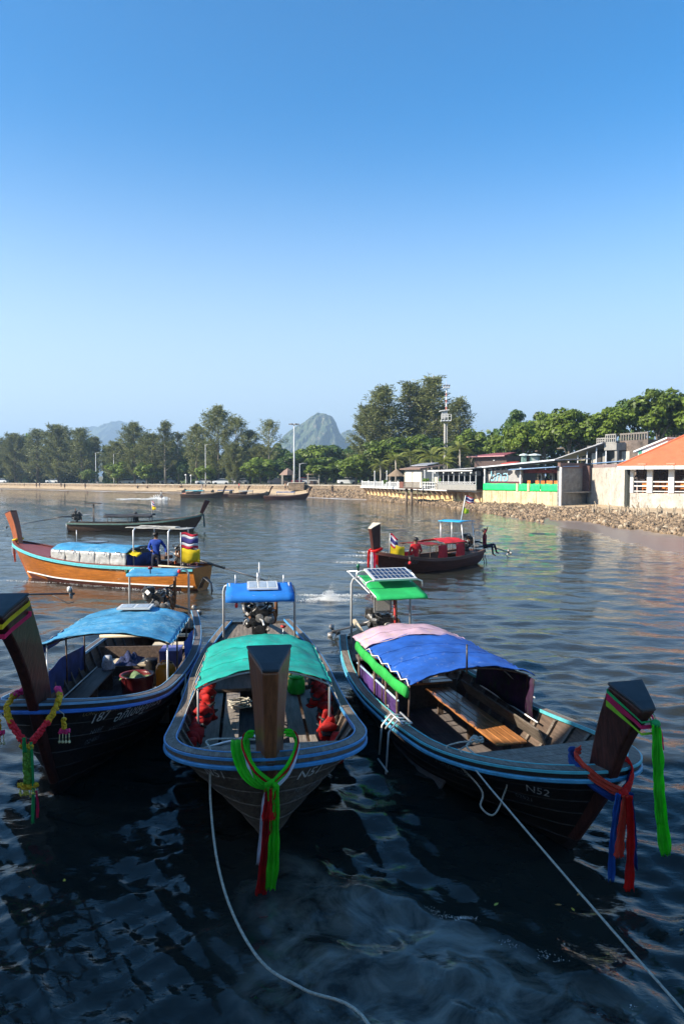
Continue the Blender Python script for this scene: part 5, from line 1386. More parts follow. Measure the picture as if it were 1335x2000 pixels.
def person_mesh(pose, shirt, trousers, sleeves='long', shorts=False, name='person'):
    J = dict(BASE_J); J.update(pose)
    keys = list(J); idx = {k: i for i, k in enumerate(keys)}
    me = bpy.data.meshes.new('skel'); me.from_pydata([J[k] for k in keys], [(idx[a], idx[b]) for a, b, _ in BONES], [])
    ob = bpy.data.objects.new('skel', me); COL.objects.link(ob)
    ob.modifiers.new('skin', 'SKIN')
    sv = me.skin_vertices[0].data
    for k, i in idx.items():
        r = RAD.get(k, RAD.get(k[:-1] + 'L', .06)); sv[i].radius = (r, r * (.72 if k in ('pelvis', 'belly', 'chest') else 1)); sv[i].use_root = (k == 'pelvis')
    ss = ob.modifiers.new('sub', 'SUBSURF'); ss.levels = 1; ss.render_levels = 1
    dg = bpy.context.evaluated_depsgraph_get(); ev = ob.evaluated_get(dg); m2 = ev.to_mesh()
    mb = MB(); mb.v = [tuple(v.co) for v in m2.vertices]
    A = np.array([J[a] for a, b, _ in BONES]); Bq = np.array([J[b] for a, b, _ in BONES]); reg = [c for *_, c in BONES]
    for p in m2.polygons:
        c = np.array(p.center); ab = Bq - A; t = np.clip(((c - A) * ab).sum(1) / (ab ** 2).sum(1), 0, 1)
        k = int(np.argmin(((A + ab * t[:, None] - c) ** 2).sum(1))); g = reg[k]
        mi = {'s': 0, 't': 1, 'k': 2, 'f': 0 if sleeves == 'long' else 2}[g]
        if g == 't' and shorts and BONES[k][0][:4] == 'knee': mi = 2
        mb.f.append(tuple(p.vertices)); mb.m.append(mi)
    ev.to_mesh_clear(); bpy.data.objects.remove(ob); bpy.data.meshes.remove(me)
    # fingers, thumb, nose, ears
    for s_ in 'LR':
        w, a = Vector(J['wr' + s_]), Vector(J['ha' + s_]); d = (a - w).normalized(); u = d.cross(V(0, 1, .3)).normalized()
        for q in range(4):
            b0 = a + u * ((q - 1.5) * .017); L_ = (.055, .066, .062, .048)[q]; n_ = d.cross(u)
            mb.tube([b0 - d * .01, b0 + d * L_ * .6 + n_ * .008, b0 + d * L_ * .9 + n_ * .028], .0085, 5, 2)
        mb.tube([w + d * .03 + u * .03, a + u * .052, a + u * .055 + d * .03], .010, 5, 2)
    h1 = Vector(J['head1']); fw = Vector(pose.get('face', (0, -1, 0))).normalized(); sd = fw.cross(V(0, 0, 1))
    mb.ball(h1 + fw * .098, (.016, .016, .024), 6, 4, 2)
    for q in (-1, 1): mb.ball(h1 + sd * q * .092, (.018, .018, .03), 6, 4, 2)
    return mb, J, fw
def add_person(label, loc, rz, pose, shirt, trousers, sleeves='long', shorts=False, scale=1.0, group=None, hat=None):
    t = thing('person', label, 'person', loc, rz, group)
    mb, J, fw = person_mesh(pose, shirt, trousers, sleeves, shorts)
    b = mb.build('body', [shirt, trousers, SKIN], t, True); b.scale = (scale,) * 3
    h1 = Vector(J['head1'])
    rows = []
    for i in range(5):
        a = math.pi / 2 * i / 4
        rows.append([h1 - fw * .012 + V(.108 * math.cos(a) * math.cos(q), .108 * math.cos(a) * math.sin(q), .035 + .085 * math.sin(a)) + fw * (-.02 if i == 0 else 0) for q in np.linspace(0, 6.283, 11)[:-1]])
    rows.insert(0, [p - V(0, 0, .06) * (1 if (p - h1).dot(fw) < .02 else .1) for p in rows[0]])
    hh = MB().loft(rows).build('hair' if hat is None else 'hat', hat or HAIR, t, True); hh.scale = (scale,) * 3
    return t

# ------------------------------------------------------------------ flags
def flag(name, label, base, height, items, pole_m=STEELP, rz=0.0, lean=(0, 0), r=.014, group=None):
    """pole with one or more cloths; items = (z top, width, height, [stripe materials], droop)"""
    t = thing(name, label, 'flag', base, rz, group)
    MB().tube([(0, 0, 0), (lean[0] * .5, lean[1] * .5, height * .5), (lean[0], lean[1], height)], r, 7).build('pole', pole_m, t, True)
    for k, (zt, w, hh, ms, droop) in enumerate(items):
        n = len(ms); base_rows = []
        tot = sum(s_ for _, s_ in ms); acc = 0
        for (m_, s_) in ms:
            rows = []
            for j in range(4):
                v = (acc + s_ * j / 3) / tot; row = []
                for i in range(13):
                    u = i / 12; f_ = zt / height
                    x = lean[0] * f_ + .015 + w * u * (1 - .12 * droop); z = zt - hh * v - droop * (u ** 1.6) * w * .55 + .03 * math.sin(u * 7 + v * 2)
                    y = lean[1] * f_ + .09 * w * math.sin(u * 6.5 + v * 1.6 + k) * u
                    row.append(V(x, y, z))
                rows.append(row)
            sheet(rows, 'flag_stripe' if n > 1 else 'flag_cloth', m_, t, .004); acc += s_
    return t
FR, FW, FB = cloth('flag_red', (.55, .02, .05), .08), cloth('flag_white', (.74, .73, .74), .05), cloth('flag_blue', (.06, .05, .22), .1)
THAI = [(FR, 1), (FW, 1), (FB, 2), (FW, 1), (FR, 1)]

# ------------------------------------------------------------------ orange boat
f = Vector((-.924, .382, 0)); st = gp(60, 1128, 0) + f * .75
oy = math.atan2(f.x, -f.y); oh = Hull(8.75, .98, 1.42, .80, .82, 2.9, 1.8, .3, .95, .62)
OB = (st.x, st.y, oy, oh)
ORB = make_boat('varnished orange-brown longtail boat under way with blue roof and plastic side sheets', st.x, st.y, oy, oh, HULLORG, None, wood('maroon_cap', (.16, .04, .03), .5, .2), TURQPT, detail=1, bottomm=BOTTOM, deck_from=6.35, floor_z=.1, foredeckm=wood('maroon_deck', (.20, .055, .045), .5, .15), innerm=wood('maroon_inside', (.10, .03, .025), .6, .2))
bow_post(ORB, oh, ORPOST, oh.L + .28, 2.55, wt=(.34, .16), wb=(.24, .11), dep=(.40, .30), tilt=.06, bulge=-.10, cap=BOTTOM)
for sd in (-1, 1):
    xs = np.linspace(.1, oh.L - .05, 24); rr_ = []
    for x in xs:
        z = .17 + .17 * max(0, x / oh.L - .55); p = oh.S(x, oh.tz(x, z), sd); rr_.append([p + V(0, 0, -.022), p + V(0, sd * .02, -.022), p + V(0, sd * .02, .022), p + V(0, 0, .022)])
    MB().loft(rr_).build('waterline_stripe', WHITE, ORB)
for x in (2.7, 3.8, 4.9, 6.0):
    MB().tube([(x, -.86, .7)] + [(x, .86 * s_, 1.27 + .14 * (1 - abs(s_) ** 2.1)) for s_ in np.linspace(-1, 1, 9)] + [(x, .86, .7)], .016, 6).build('canopy_hoop', STEELP, ORB, True)
sheet(arch_sheet(2.6, 6.1, .88, .86, 1.28, 1.46, 12, 12, .015, seed=9), 'canopy', SKYTARP, ORB)
for sd in (-1, 1):
    nps = 5
    for k in range(nps):
        x0_, x1_ = lerp(2.6, 6.05, k / nps) + .01, lerp(2.6, 6.05, (k + 1) / nps)
        sheet([[V(lerp(x0_, x1_, i / 7), sd * (.88 + .02 * math.sin(i * 1.7 + q * 1.3 + k)), lerp(.80, 1.27, q / 5)) for i in range(8)] for q in range(6)], 'plastic_side_sheet', PLASTIC, ORB)
for k in range(5):
    MB().tube([(2.8 + .7 * k, .9, 1.28), (2.82 + .7 * k, .95, 1.16)], .012, 5).build('tie', NAVYCL, ORB, True)
sheet([[V(lerp(2.2, 2.7, i / 6), .5 + .3 * q / 4, 1.34 - .10 * (i / 6 - 1) ** 2 - .1 * q / 4 + .02 * math.sin(i * 2)) for i in range(7)] for q in range(5)], 'yellow_cover', YELLOWCL, ORB)
sheet([[V(lerp(2.55, 2.6, q / 3), lerp(-.8, .86, i / 8), lerp(.75, 1.2, q / 3)) for i in range(9)] for q in range(4)], 'blue_end_cloth', NAVYCL, ORB)
MB().tube([(6.1, -.5, 1.40), (6.1, -.5, 1.9)], .014, 6).build('rod', STEELP, ORB, True)
MB().box((5.0, -.3, 1.50), (.9, .5, .03)).build('roof_panel', CELL, ORB)
# steering frame: thin slab roof on tubes
for x in (1.0, 2.5):
    for sd in (-1, 1): MB().tube([(x, sd * .6, .75), (x, sd * .6, 2.06), (x, sd * .5, 2.14)], .026, 7).build('canopy_post', STEELP, ORB, True)
sheet([[V(lerp(.5, 3.0, i / 12), lerp(-.42, .42, j / 6), 2.14 + .012 * math.sin(i * 1.3 + j)) for j in range(7)] for i in range(13)], 'steering_canopy', cloth('dirty_white_tarp', (.40, .39, .36), .2, 3.0), ORB, .015)
for k, (c, d) in enumerate((((1.3, .1, 2.19), (.7, .3, .05)), ((2.2, .0, 2.19), (.9, .12, .04)))):
    MB().box(c, d).build('roof_bundle', cloth('dirty_white_tarp', (.50, .49, .46)), ORB, bevel=.01)
MB().box((1.9, -.3, 1.05), (.5, .5, .12)).build('helm_box', wood('helm_box_wood', (.10, .06, .04), .6), ORB)
make_engine(ORB, .75, .95, 1.0, 31, shaft=((0, 0, 1.0), (-2.6, 0, .45)))
for k in range(3):
    MB().tube([(-.05, .15 + .1 * k, .1), (-.25, .15 + .1 * k, .5), (-.45 - .05 * k, .15 + .1 * k, .3), (-.5 - .05 * k, .15 + .1 * k, -.05)], .02, 6).build('stern_tube', DKSTEEL, ORB, True)
MB().tube([(-.1, .62, .84), (1.2, .90, .90)], .03, 7).build('bamboo_pole', mat('pale_timber', (.50, .42, .30), .7), ORB, True)
WO = lambda x, y, z: loc2w(OB, (x, y, z))
add_person('man in blue long-sleeved shirt and dark trousers steering the orange boat', WO(1.75, .30, .28), .0, dict(elR=(.31, .08, 1.18), wrR=(.36, -.02, 1.0), haR=(.38, -.04, .93), elL=(-.26, -.02, 1.15), wrL=(-.12, -.22, 1.08), haL=(-.06, -.26, 1.07), face=(.3, 1, 0), head2=(0, .0, 1.70), toeL=(-.14, .16, .03), toeR=(.14, .16, .03)),
           cloth('royal_blue_shirt', (.012, .06, .36), .15, 9.0, (.3, .35, .5), .72), cloth('dark_trousers', (.012, .014, .03), .2, 9.0), scale=1.0)
flag('thai_flag', 'red, white and blue striped flag above a yellow cloth at the orange boat stern', WO(.40, .72, .85), 1.22, [(1.20, .58, .52, THAI, .16), (.66, .64, .48, [(YELLOWCL, 1)], .14)], rz=.1)
mb = thing('bow_sash', 'yellow, white and red ribbons tied at the orange boat prow', 'sash', WO(oh.L, 0, 0))
prt = [MB().tube([WO(oh.L - .25, -.16, 1.52), WO(oh.L - .02, -.14, 1.47), WO(oh.L + .06, 0, 1.45), WO(oh.L - .02, .14, 1.47), WO(oh.L - .25, .16, 1.52)], .04, 7).build('yellow_wrap', YELLOWCL, None, True)]
K = WO(oh.L + .05, .08, 1.42)
prt.append(ribbon([K, K + V(0, -.03, -.3), K + V(.03, -.03, -.55)], .09, WHITECL, 'white_tail', folds=1.5, amp=.02, across=(1, 0, 0), seed=41))
prt.append(ribbon([K + V(.04, -.02, -.3), K + V(.07, -.03, -.5), K + V(.09, -.03, -.82)], .11, cloth('orange_red_cloth', (.62, .12, .05)), 'red_tail', folds=1.5, amp=.02, across=(1, 0, 0), seed=42))
adopt(mb, *prt)
loose('straw_hat', 'round straw hat lying in the orange boat bow', 'hat', WO(6.2, .25, .50), [(MB().lathe([(.02, .16), (.10, .15), (.13, .04), (.25, 0), (.25, -.01), (.02, -.01)], (0, 0, 0), 14), 'hat_body', mat('straw', (.42, .32, .12), .8, .2, 20.0))])

# ------------------------------------------------------------------ dark boat lying farther out on the left
f = Vector((.9935, .114, 0)); st = gp(375, 1036, 0) + f * .75
dyaw = math.atan2(f.x, -f.y); dh = Hull(9.5, .95, 1.18, .60, .66, 3.0, 1.8, .28, .9, .6)
DB = (st.x, st.y, dyaw, dh)
DRK = make_boat('long dark brown longtail boat lying side-on beyond the orange boat', st.x, st.y, dyaw, dh, HULLBRN, None, GREYWD, mat('dull_green_rail', (.10, .17, .14), .6), detail=1, deck_from=8.0, floor_z=.1)
bow_post(DRK, dh, DKPOST, dh.L + .42, 2.20, wt=(.34, .16), wb=(.22, .11), dep=(.36, .28), tilt=.05, bulge=-.06)
for x in (2.85, 4.3, 5.8):
    for sd in (-1, 1): MB().tube([(x, sd * .7, .5), (x, sd * .7, 1.15)], .03, 6).build('canopy_pole', GREYWD, DRK, True)
sheet(arch_sheet(2.6, 6.0, .80, .80, 1.14, 1.24, 12, 10, .01, seed=12), 'canopy', cloth('dark_grey_tarp', (.05, .05, .055), .2), DRK, .03)
sheet([[V(lerp(2.6, 6.0, i / 12), -.81, lerp(1.02, 1.16, q / 2) + .01 * math.sin(i)) for i in range(13)] for q in range(3)], 'canopy_valance', cloth('dark_grey_tarp', (.05, .05, .055), .2), DRK)
for y in (-.1, .18): MB().tube([(1.75, y, .5), (1.75, y, 1.98)], .03, 6).build('steering_post', GREYWD, DRK, True)
MB().bar((1.75, -.7, 2.06), (1.75, .7, 2.0), .9, .05).build('steering_canopy', DARKWOOD, DRK)
make_engine(DRK, .55, .86, 1.0, 41, shaft=((-.4, 0, 1.08), (-4.3, 0, .36)))
MB().tube([(-.05, -.3, .0), (-.1, -.32, .55), (.2, -.4, .75)], .03, 6).build('stern_frame', GREYPT, DRK, True)
MB().tube([(-.02, -.45, .05), (-.05, -.48, .45), (.2, -.55, .6)], .03, 6).build('stern_frame', GREYPT, DRK, True)
hull_text(DRK, dh, 'ทะเลอันดามัน', .26, 7.0, .68, -1, GOLDLT, slope=.06)
WD = lambda x, y, z: loc2w(DB, (x, y, z))
flag('thai_flag', 'small striped and yellow flag on the canopy of the far dark boat', WD(5.95, -.5, 1.16), 1.05, [(1.03, .22, .34, THAI, .9), (.66, .30, .25, [(YELLOWCL, 1)], .3)], rz=-.2)
add_person('dark figure seated under the canopy of the far dark boat', WD(4.75, 0, -.35), 2.6, dict(kneeL=(-.12, -.40, .86), ankL=(-.13, -.36, .46), toeL=(-.14, -.5, .44), kneeR=(.12, -.40, .86), ankR=(.13, -.36, .46), toeR=(.14, -.5, .44)), cloth('dark_shirt', (.03, .03, .035), .2), cloth('dark_trousers', (.012, .014, .03)))
mb = thing('bow_sash', 'dark green ribbon hanging to the water from the far dark boat prow', 'sash', WD(dh.L, 0, 0))
K = WD(dh.L + .10, -.05, 1.2)
prt = [MB().tube([WD(dh.L - .22, -.14, 1.28), WD(dh.L + .03, -.1, 1.2), WD(dh.L + .06, .1, 1.2), WD(dh.L - .22, .14, 1.28)], .035, 6).build('wrap', cloth('grey_green_cloth', (.12, .20, .15)), None, True),
       ribbon([K, K + V(.04, 0, -.4), K + V(.06, 0, -.95)], .13, cloth('teal_dark_cloth', (.02, .09, .10)), 'tail', folds=1.5, amp=.02, across=(1, 0, 0), seed=51)]
adopt(mb, *prt)

# ------------------------------------------------------------------ red boat on the right
f = Vector((-.73, -.683, 0)); st = gp(750, 1122, 0) + f * .65
ryaw = math.atan2(f.x, -f.y); rh = Hull(6.7, 1.0, .98, .50, .62, 2.6, 1.85, .26, .85, .6)
RB = (st.x, st.y, ryaw, rh)
REDB = make_boat('dark maroon longtail boat with red side cloths and two men in red, under way', st.x, st.y, ryaw, rh, HULLMAR, None, wood('brown_cap', (.13, .07, .045), .6, .2), HULLMAR, detail=1, deck_from=5.5, floor_z=.1)
bow_post(REDB, rh, DKPOST, rh.L + .02, 2.0, wt=(.44, .18), wb=(.30, .13), dep=(.40, .30), tilt=.10, bulge=-.04, cap=mat('pale_post_cap', (.50, .44, .33), .7))
for x in (1.8, 3.0, 4.1):
    for sd in (-1, 1): MB().tube([(x, sd * .78, .45), (x, sd * .78, 1.08)], .022, 6).build('canopy_pole', DARKWOOD, REDB, True)
for sd in (-1, 1): MB().tube([(1.7, sd * .78, 1.10), (4.3, sd * .78, 1.12)], .022, 6).build('canopy_rail', RUST, REDB, True)
REDTARP = cloth('red_tarp', (.55, .02, .03), .15, 2.5)
sheet(arch_sheet(1.6, 3.1, .78, .78, 1.10, 1.26, 8, 10, .02, seed=15), 'canopy', REDTARP, REDB)
sheet(arch_sheet(3.4, 4.3, .78, .78, 1.10, 1.16, 6, 10, .02, seed=16), 'canopy', cloth('dark_red_tarp', (.20, .015, .02), .2), REDB)
for x0_, x1_ in ((1.8, 2.4), (3.0, 3.6)):
    for sd in (1,): sheet([[V(lerp(x0_, x1_, i / 6), sd * (.80 + .02 * math.sin(i * 2 + q)), lerp(.35, 1.08, q / 4)) for i in range(7)] for q in range(5)], 'red_side_cloth', REDTARP, REDB)
sheet([[V(lerp(2.9, 4.2, i / 6), -.82, lerp(.45, .7, q / 2)) for i in range(7)] for q in range(3)], 'red_side_cloth', REDTARP, REDB)
MB().box((3.8, 0, .45), (.5, 1.5, .05)).build('bench', wood('red_bench', (.30, .03, .03), .5), REDB)
for x in (.95, 1.75):
    for sd in (-1, 1): MB().tube([(x - .1, sd * .66, .6), (x, sd * .58, 1.95)], .022, 6).build('canopy_post', STEELP, REDB, True)
sheet([[V(lerp(.8, 1.9, i / 6), lerp(-.62, .62, j / 8), 1.98 + .03 * math.sin(math.pi * i / 6)) for j in range(9)] for i in range(7)], 'steering_canopy', cloth('cyan_tarp', (.03, .38, .66), .08), REDB, .03)
make_engine(REDB, .55, .78, .9, 51, shaft=((-.3, 0, .95), (-2.8, 0, .25)))
for sd in (-.25, .25): MB().tube([(-.3, sd, .72), (.5, sd, .75)], .03, 6).build('stern_outrigger', GREYWD, REDB, True)
MB().bar((-.45, -.3, .72), (-.45, .75, .72), .14, .05).build('stern_seat', GREYWD, REDB)
for k in range(2): MB().tube([(-.05, .3 + .12 * k, .1), (-.25, .3 + .12 * k, .35), (-.4, .3 + .12 * k, -.05)], .02, 6).build('stern_tube', DKSTEEL, REDB, True)
hull_text(REDB, rh, 'ศรีวิชัย', .22, 5.6, .42, 1, LETTER2, slope=.03)
WR = lambda x, y, z: loc2w(RB, (x, y, z))
REDSH = cloth('red_shirt', (.52, .016, .022), .15, 9.0, (.6, .3, .3), .74); MARSH = cloth('maroon_shirt', (.20, .012, .03), .15, 9.0)
add_person('man in red T-shirt sitting on the side of the maroon boat near its bow', WR(4.85, .62, -.24), 3.5, dict(kneeL=(-.12, -.40, .90), ankL=(-.13, -.34, .48), toeL=(-.14, -.46, .44), kneeR=(.12, -.40, .90), ankR=(.13, -.34, .48), toeR=(.14, -.46, .44), elL=(-.27, .02, 1.15), wrL=(-.22, -.18, 1.0), haL=(-.2, -.24, .96), elR=(.27, .02, 1.15), wrR=(.22, -.18, 1.0), haR=(.2, -.24, .96)), REDSH, cloth('khaki_shorts', (.20, .15, .10), .2), 'short', True)
add_person('man in dark red shirt and dark trousers perched on the maroon boat stern', WR(-.28, .38, -.16), ryaw + 2.0, dict(kneeL=(-.12, -.36, .98), ankL=(-.12, -.40, .56), toeL=(-.12, -.54, .52), kneeR=(.12, -.42, 1.02), ankR=(.13, -.52, .64), toeR=(.13, -.66, .60), elL=(-.28, -.05, 1.52), wrL=(-.34, -.16, 1.76), haL=(-.36, -.18, 1.83)), MARSH, cloth('dark_trousers', (.012, .014, .03)), 'long')
flag('thai_flag', 'red, white and blue flag over a yellow pennant at the maroon boat bow', WR(6.2, .42, .72), 1.0, [(.98, .36, .50, THAI, 1.2), (.55, .62, .46, [(YELLOWCL, 1)], .35)], rz=.1, lean=(.02, 0))
flag('thai_flag', 'striped flag and lime pennant on a tall white pole above the cyan canopy', WR(1.3, .2, 1.98), 1.15, [(1.12, .42, .28, THAI, .35), (.58, .26, .22, [(cloth('lime_pennant', (.55, .65, .03)), 1)], .3)], rz=.2, lean=(.22, 0), pole_m=WHITE, r=.02)
mb = thing('bow_sash', 'red and pink cloths wrapped round the maroon boat prow', 'sash', WR(rh.L, 0, 0))
K = WR(rh.L + .08, 0, .98)
prt = []
for k, (m_, x, L_) in enumerate(((REDCL, -.12, .62), (WHITECL, .0, .8), (PINKCL, .1, .7), (REDCL, .18, .5))):
    prt.append(ribbon([K + V(x, -.03, .06), K + V(x * 1.1, -.06, -.25), K + V(x * 1.15, -.05, -L_)], .10, m_, 'tail', folds=1.5, amp=.02, across=(1, 0, 0), seed=60 + k))
prt.append(MB().tube([WR(rh.L - .3, -.2, 1.1), WR(rh.L + .02, -.16, 1.02), WR(rh.L + .08, 0, 1.0), WR(rh.L + .02, .16, 1.02), WR(rh.L - .3, .2, 1.1)], .06, 7).build('wrap', REDCL, None, True))
adopt(mb, *prt)
loose('red_ball_fender', 'round red float hanging at the maroon boat bow', 'float', WR(5.6, .98, .52), [(MB().ball((0, 0, 0), .07, 10, 7), 'float_ball', mat('red_plastic', (.5, .02, .02), .4)), (MB().tube([(0, 0, .05), (-.02, -.05, .25)], .008, 5), 'line', ROPE)])

# ------------------------------------------------------------------ boat beyond the left edge: only its raised shaft reaches into view
f = Vector((-.985, -.17, 0)); sterno = V(-10.6, 18.2, 0); st = sterno + f * 8.4
eyaw = math.atan2(f.x, -f.y); eh = Hull(8.4, 1.0, 1.2, .62, .75, 2.6, 1.85)
EDB = make_boat('longtail boat at the far left with raised propeller shaft behind the tall dark prow', st.x, st.y, eyaw, eh, HULLBRN, None, detail=1, floor_z=.1)
bow_post(EDB, eh, DKPOST, eh.L + .3, 2.3)
make_engine(EDB, .6, .85, 1.0, 61, shaft=((-.3, 0, .95), (-3.52, 0, .90)))
MB().lathe([(.03, 0), (.055, .02), (.055, .12), (.02, .14)], (-3.46, 0, .95), 10).build('white_float', WHITE, EDB, True)

# ------------------------------------------------------------------ moored boats along the far beach
def far_boat(label, bow_px, y_px, yaw, L, hm, canopy=None, cz=(2.2, 4.4), engine=True):
    st = gp(bow_px, y_px, 0); hh = Hull(L, .85, 1.15, .55, .6, 2.6, 1.8, .25, .8, .6)
    b = make_boat(label, st.x, st.y, yaw, hh, hm, 'longtail boats moored off the far beach', GREYWD, hm, detail=1, floor_z=.1)
    bow_post(b, hh, DKPOST, hh.L + .45, 2.15, wt=(.3, .14), wb=(.2, .1), dep=(.3, .24), tilt=.05)
    if canopy:
        for x in (cz[0] + .1, cz[1] - .1):
            for sd in (-1, 1): MB().tube([(x, sd * .7, .45), (x, sd * .7, 1.2)], .03, 5).build('canopy_pole', GREYWD, b)
        sheet(arch_sheet(cz[0], cz[1], .76, .76, 1.18, 1.32, 6, 8, .01), 'canopy', canopy, b, .03)
    if engine: make_engine_simple(b)
    return b, hh, st
def make_engine_simple(b):
    e = bpy.data.objects.new('engine', None); COL.objects.link(e); e.parent = b; e.location = (.5, 0, .8)
    MB().box((0, 0, .22), (.6, .3, .42)).box((.05, .1, .5), (.3, .2, .16)).build('engine_block', IRON, e)
    MB().tube([(-.2, 0, .2), (-3, 0, .25)], .04, 6).build('propeller_shaft', DKSTEEL, e)
far_boat('moored boat with turquoise canopy, leftmost of the far row', 438, 971, 1.62, 8.2, HULLBRN, cloth('turquoise_tarp', (.06, .34, .42), .1), (1.0, 4.4))
far_boat('moored dark boat with square blue cover, second of the far row', 484, 970, 1.55, 7.4, HULLMAR, cloth('slate_blue_tarp', (.05, .10, .22), .15), (1.6, 4.6))
far_boat('moored brown boat with low grey canopy, third of the far row', 528, 972, 1.60, 7.8, HULLBRN, cloth('pale_grey_tarp', (.30, .32, .32), .15), (2.0, 4.6))
far_boat('moored dark boat with blue and white cover, rightmost of the far row', 604, 975, 1.66, 7.9, HULLMAR, cloth('blue_white_tarp', (.10, .16, .32), .2, 2.0, (.55, .55, .55), .55), (2.2, 5.4))
b, hh, st = far_boat('small boat with red and cream stern, end-on at the left of the far row', 394, 966, 2.75, 6.6, wood('cream_red_hull', (.42, .22, .14), .5, .3, (.45, .06, .03), .52), None)
MB().tube([(1.0, -.4, .6), (1.0, -.4, 1.8)], .03, 5).build('steering_post', GREYWD, b); MB().tube([(1.0, .4, .6), (1.0, .4, 1.8)], .03, 5).build('steering_post', GREYWD, b)
MB().box((1.0, 0, 1.82), (.9, 1.0, .05)).build('steering_canopy', DARKWOOD, b)
# ------------------------------------------------------------------ trees
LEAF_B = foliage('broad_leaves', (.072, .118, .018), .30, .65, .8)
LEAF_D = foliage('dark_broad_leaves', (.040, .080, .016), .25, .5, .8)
LEAF_C = foliage('casuarina_needles', (.105, .128, .055), .30, .45, .5)
LEAF_P = foliage('palm_leaflets', (.105, .130, .030), .30, .45, .8)
LEAF_S = foliage('bright_shrub_leaves', (.10, .19, .02), .35, .4, .9)

def quads_from(c, u, v):
    """leaf quads: centre, half-length axis, half-width axis -> verts, faces (a kite so that the leaf reads pointed)"""
    n = len(c)
    vv = np.stack([c - u, c + v * 1.0 - u * .15, c + u, c - v * 1.0 - u * .15], 1).reshape(-1, 3)
    return vv, np.arange(n * 4).reshape(n, 4)
def unit(a): return a / np.maximum(np.linalg.norm(a, axis=-1, keepdims=True), 1e-9)

def broad_crown(seed, n_lobes=26, per=190, leaf=.045, flat=.8):
    """unit crown (radius 1, centre at origin): overlapping leafy lobes with gaps"""
    r = np.random.default_rng(seed)
    C, U, W_ = [], [], []
    for k in range(n_lobes):
        d = unit(r.normal(size=3)); d[2] = d[2] * .9 + .1
        rad = r.uniform(.35, .80) if k > 3 else r.uniform(0, .3)
        c = d * rad * np.array([1, 1, flat]); lr = r.uniform(.20, .36)
        q = unit(r.normal(size=(per, 3))); rr = lr * r.uniform(.55, 1.06, (per, 1)) ** .6
        q[:, 2] = np.abs(q[:, 2]) * np.where(r.random(per) < .72, 1, -1)
        p = c + q * rr * np.array([1, 1, .75])
        nrm = unit(q + r.normal(0, .45, (per, 3)) + np.array([0, 0, .35]))
        t = unit(np.cross(nrm, r.normal(size=(per, 3)))); b = np.cross(nrm, t)
        s_ = leaf * r.uniform(.7, 1.35, (per, 1))
        C.append(p); U.append(t * s_); W_.append(b * s_ * .62)
    return quads_from(np.concatenate(C), np.concatenate(U), np.concatenate(W_))
def casuarina(seed, h=1.0, n_br=70, per=170, spread=.24, top=.10, droop=.8, bare=.22, density=1.0, cone=False):
    """unit-height feathery tree: up-swept branches carrying fine drooping tufts; returns leaf quads and branch list"""
    r = np.random.default_rng(seed); C, U, W_ = [], [], []; branches = []
    for k in range(n_br):
        f = bare + (1 - bare) * (k / n_br) ** .9
        az = k * 2.4 + r.uniform(-.5, .5)
        L = spread * (1.15 * math.sin(math.pi * min(1, (f - bare) / (1 - bare) * .82 + .16)) ** .8) * r.uniform(.55, 1.2) * (1 if f < .9 else .7)
        if cone: L = spread * 1.25 * (1.06 - f) ** .75 * r.uniform(.35, 1.25)
        d = np.array([math.cos(az), math.sin(az), r.uniform(.5, 1.5)]); d /= np.linalg.norm(d)
        p0 = np.array([0, 0, f * .94]); p1 = p0 + d * L
        if p1[2] > 1.02: p1[2] = 1.02
        branches.append((p0, p1))
        m = int(per * density)
        t = r.uniform(.25, 1.08, m)[:, None] ** .8
        p = p0 + (p1 - p0) * t + r.normal(0, .016, (m, 3)) + np.array([0, 0, .01])
        dd = unit(np.array([d[0], d[1], 0.5]) * .8 + r.normal(0, .5, (m, 3)) + np.array([0, 0, -droop * .45]))
        ln = r.uniform(.009, .022, (m, 1)); w = unit(np.cross(dd, r.normal(size=(m, 3))))
        C.append(p + dd * ln * .6); U.append(dd * ln); W_.append(w * ln * .22)
    return quads_from(np.concatenate(C), np.concatenate(U), np.concatenate(W_)), branches

BC = [np_mesh('broad_crown', *broad_crown(s, 30, 170, .066), LEAF_B) for s in (1, 2, 3, 4)]
BD = [np_mesh('dark_broad_crown', *broad_crown(s, 26, 160, .062), LEAF_D) for s in (11, 12, 13)]
CAS, CASBR = [], []
for s, kw in ((21, dict(bare=.10, n_br=84, density=.75)), (22, dict(spread=.20, n_br=84, bare=.08, density=.42, cone=True)), (23, dict(spread=.27, n_br=84, bare=.06, density=.48, cone=True)), (24, dict(spread=.20, n_br=46, density=.6, cone=True)), (25, dict(spread=.30, n_br=110, bare=.03, density=1.2)), (26, dict(spread=.22, n_br=46, density=.5, bare=.3))):
    (v_, q_), br = casuarina(s, **kw); CAS.append(np_mesh('casuarina_crown', v_, q_, LEAF_C)); CASBR.append(br)
SHR = np_mesh('shrub_crown', *broad_crown(31, 14, 130, .075), LEAF_S)

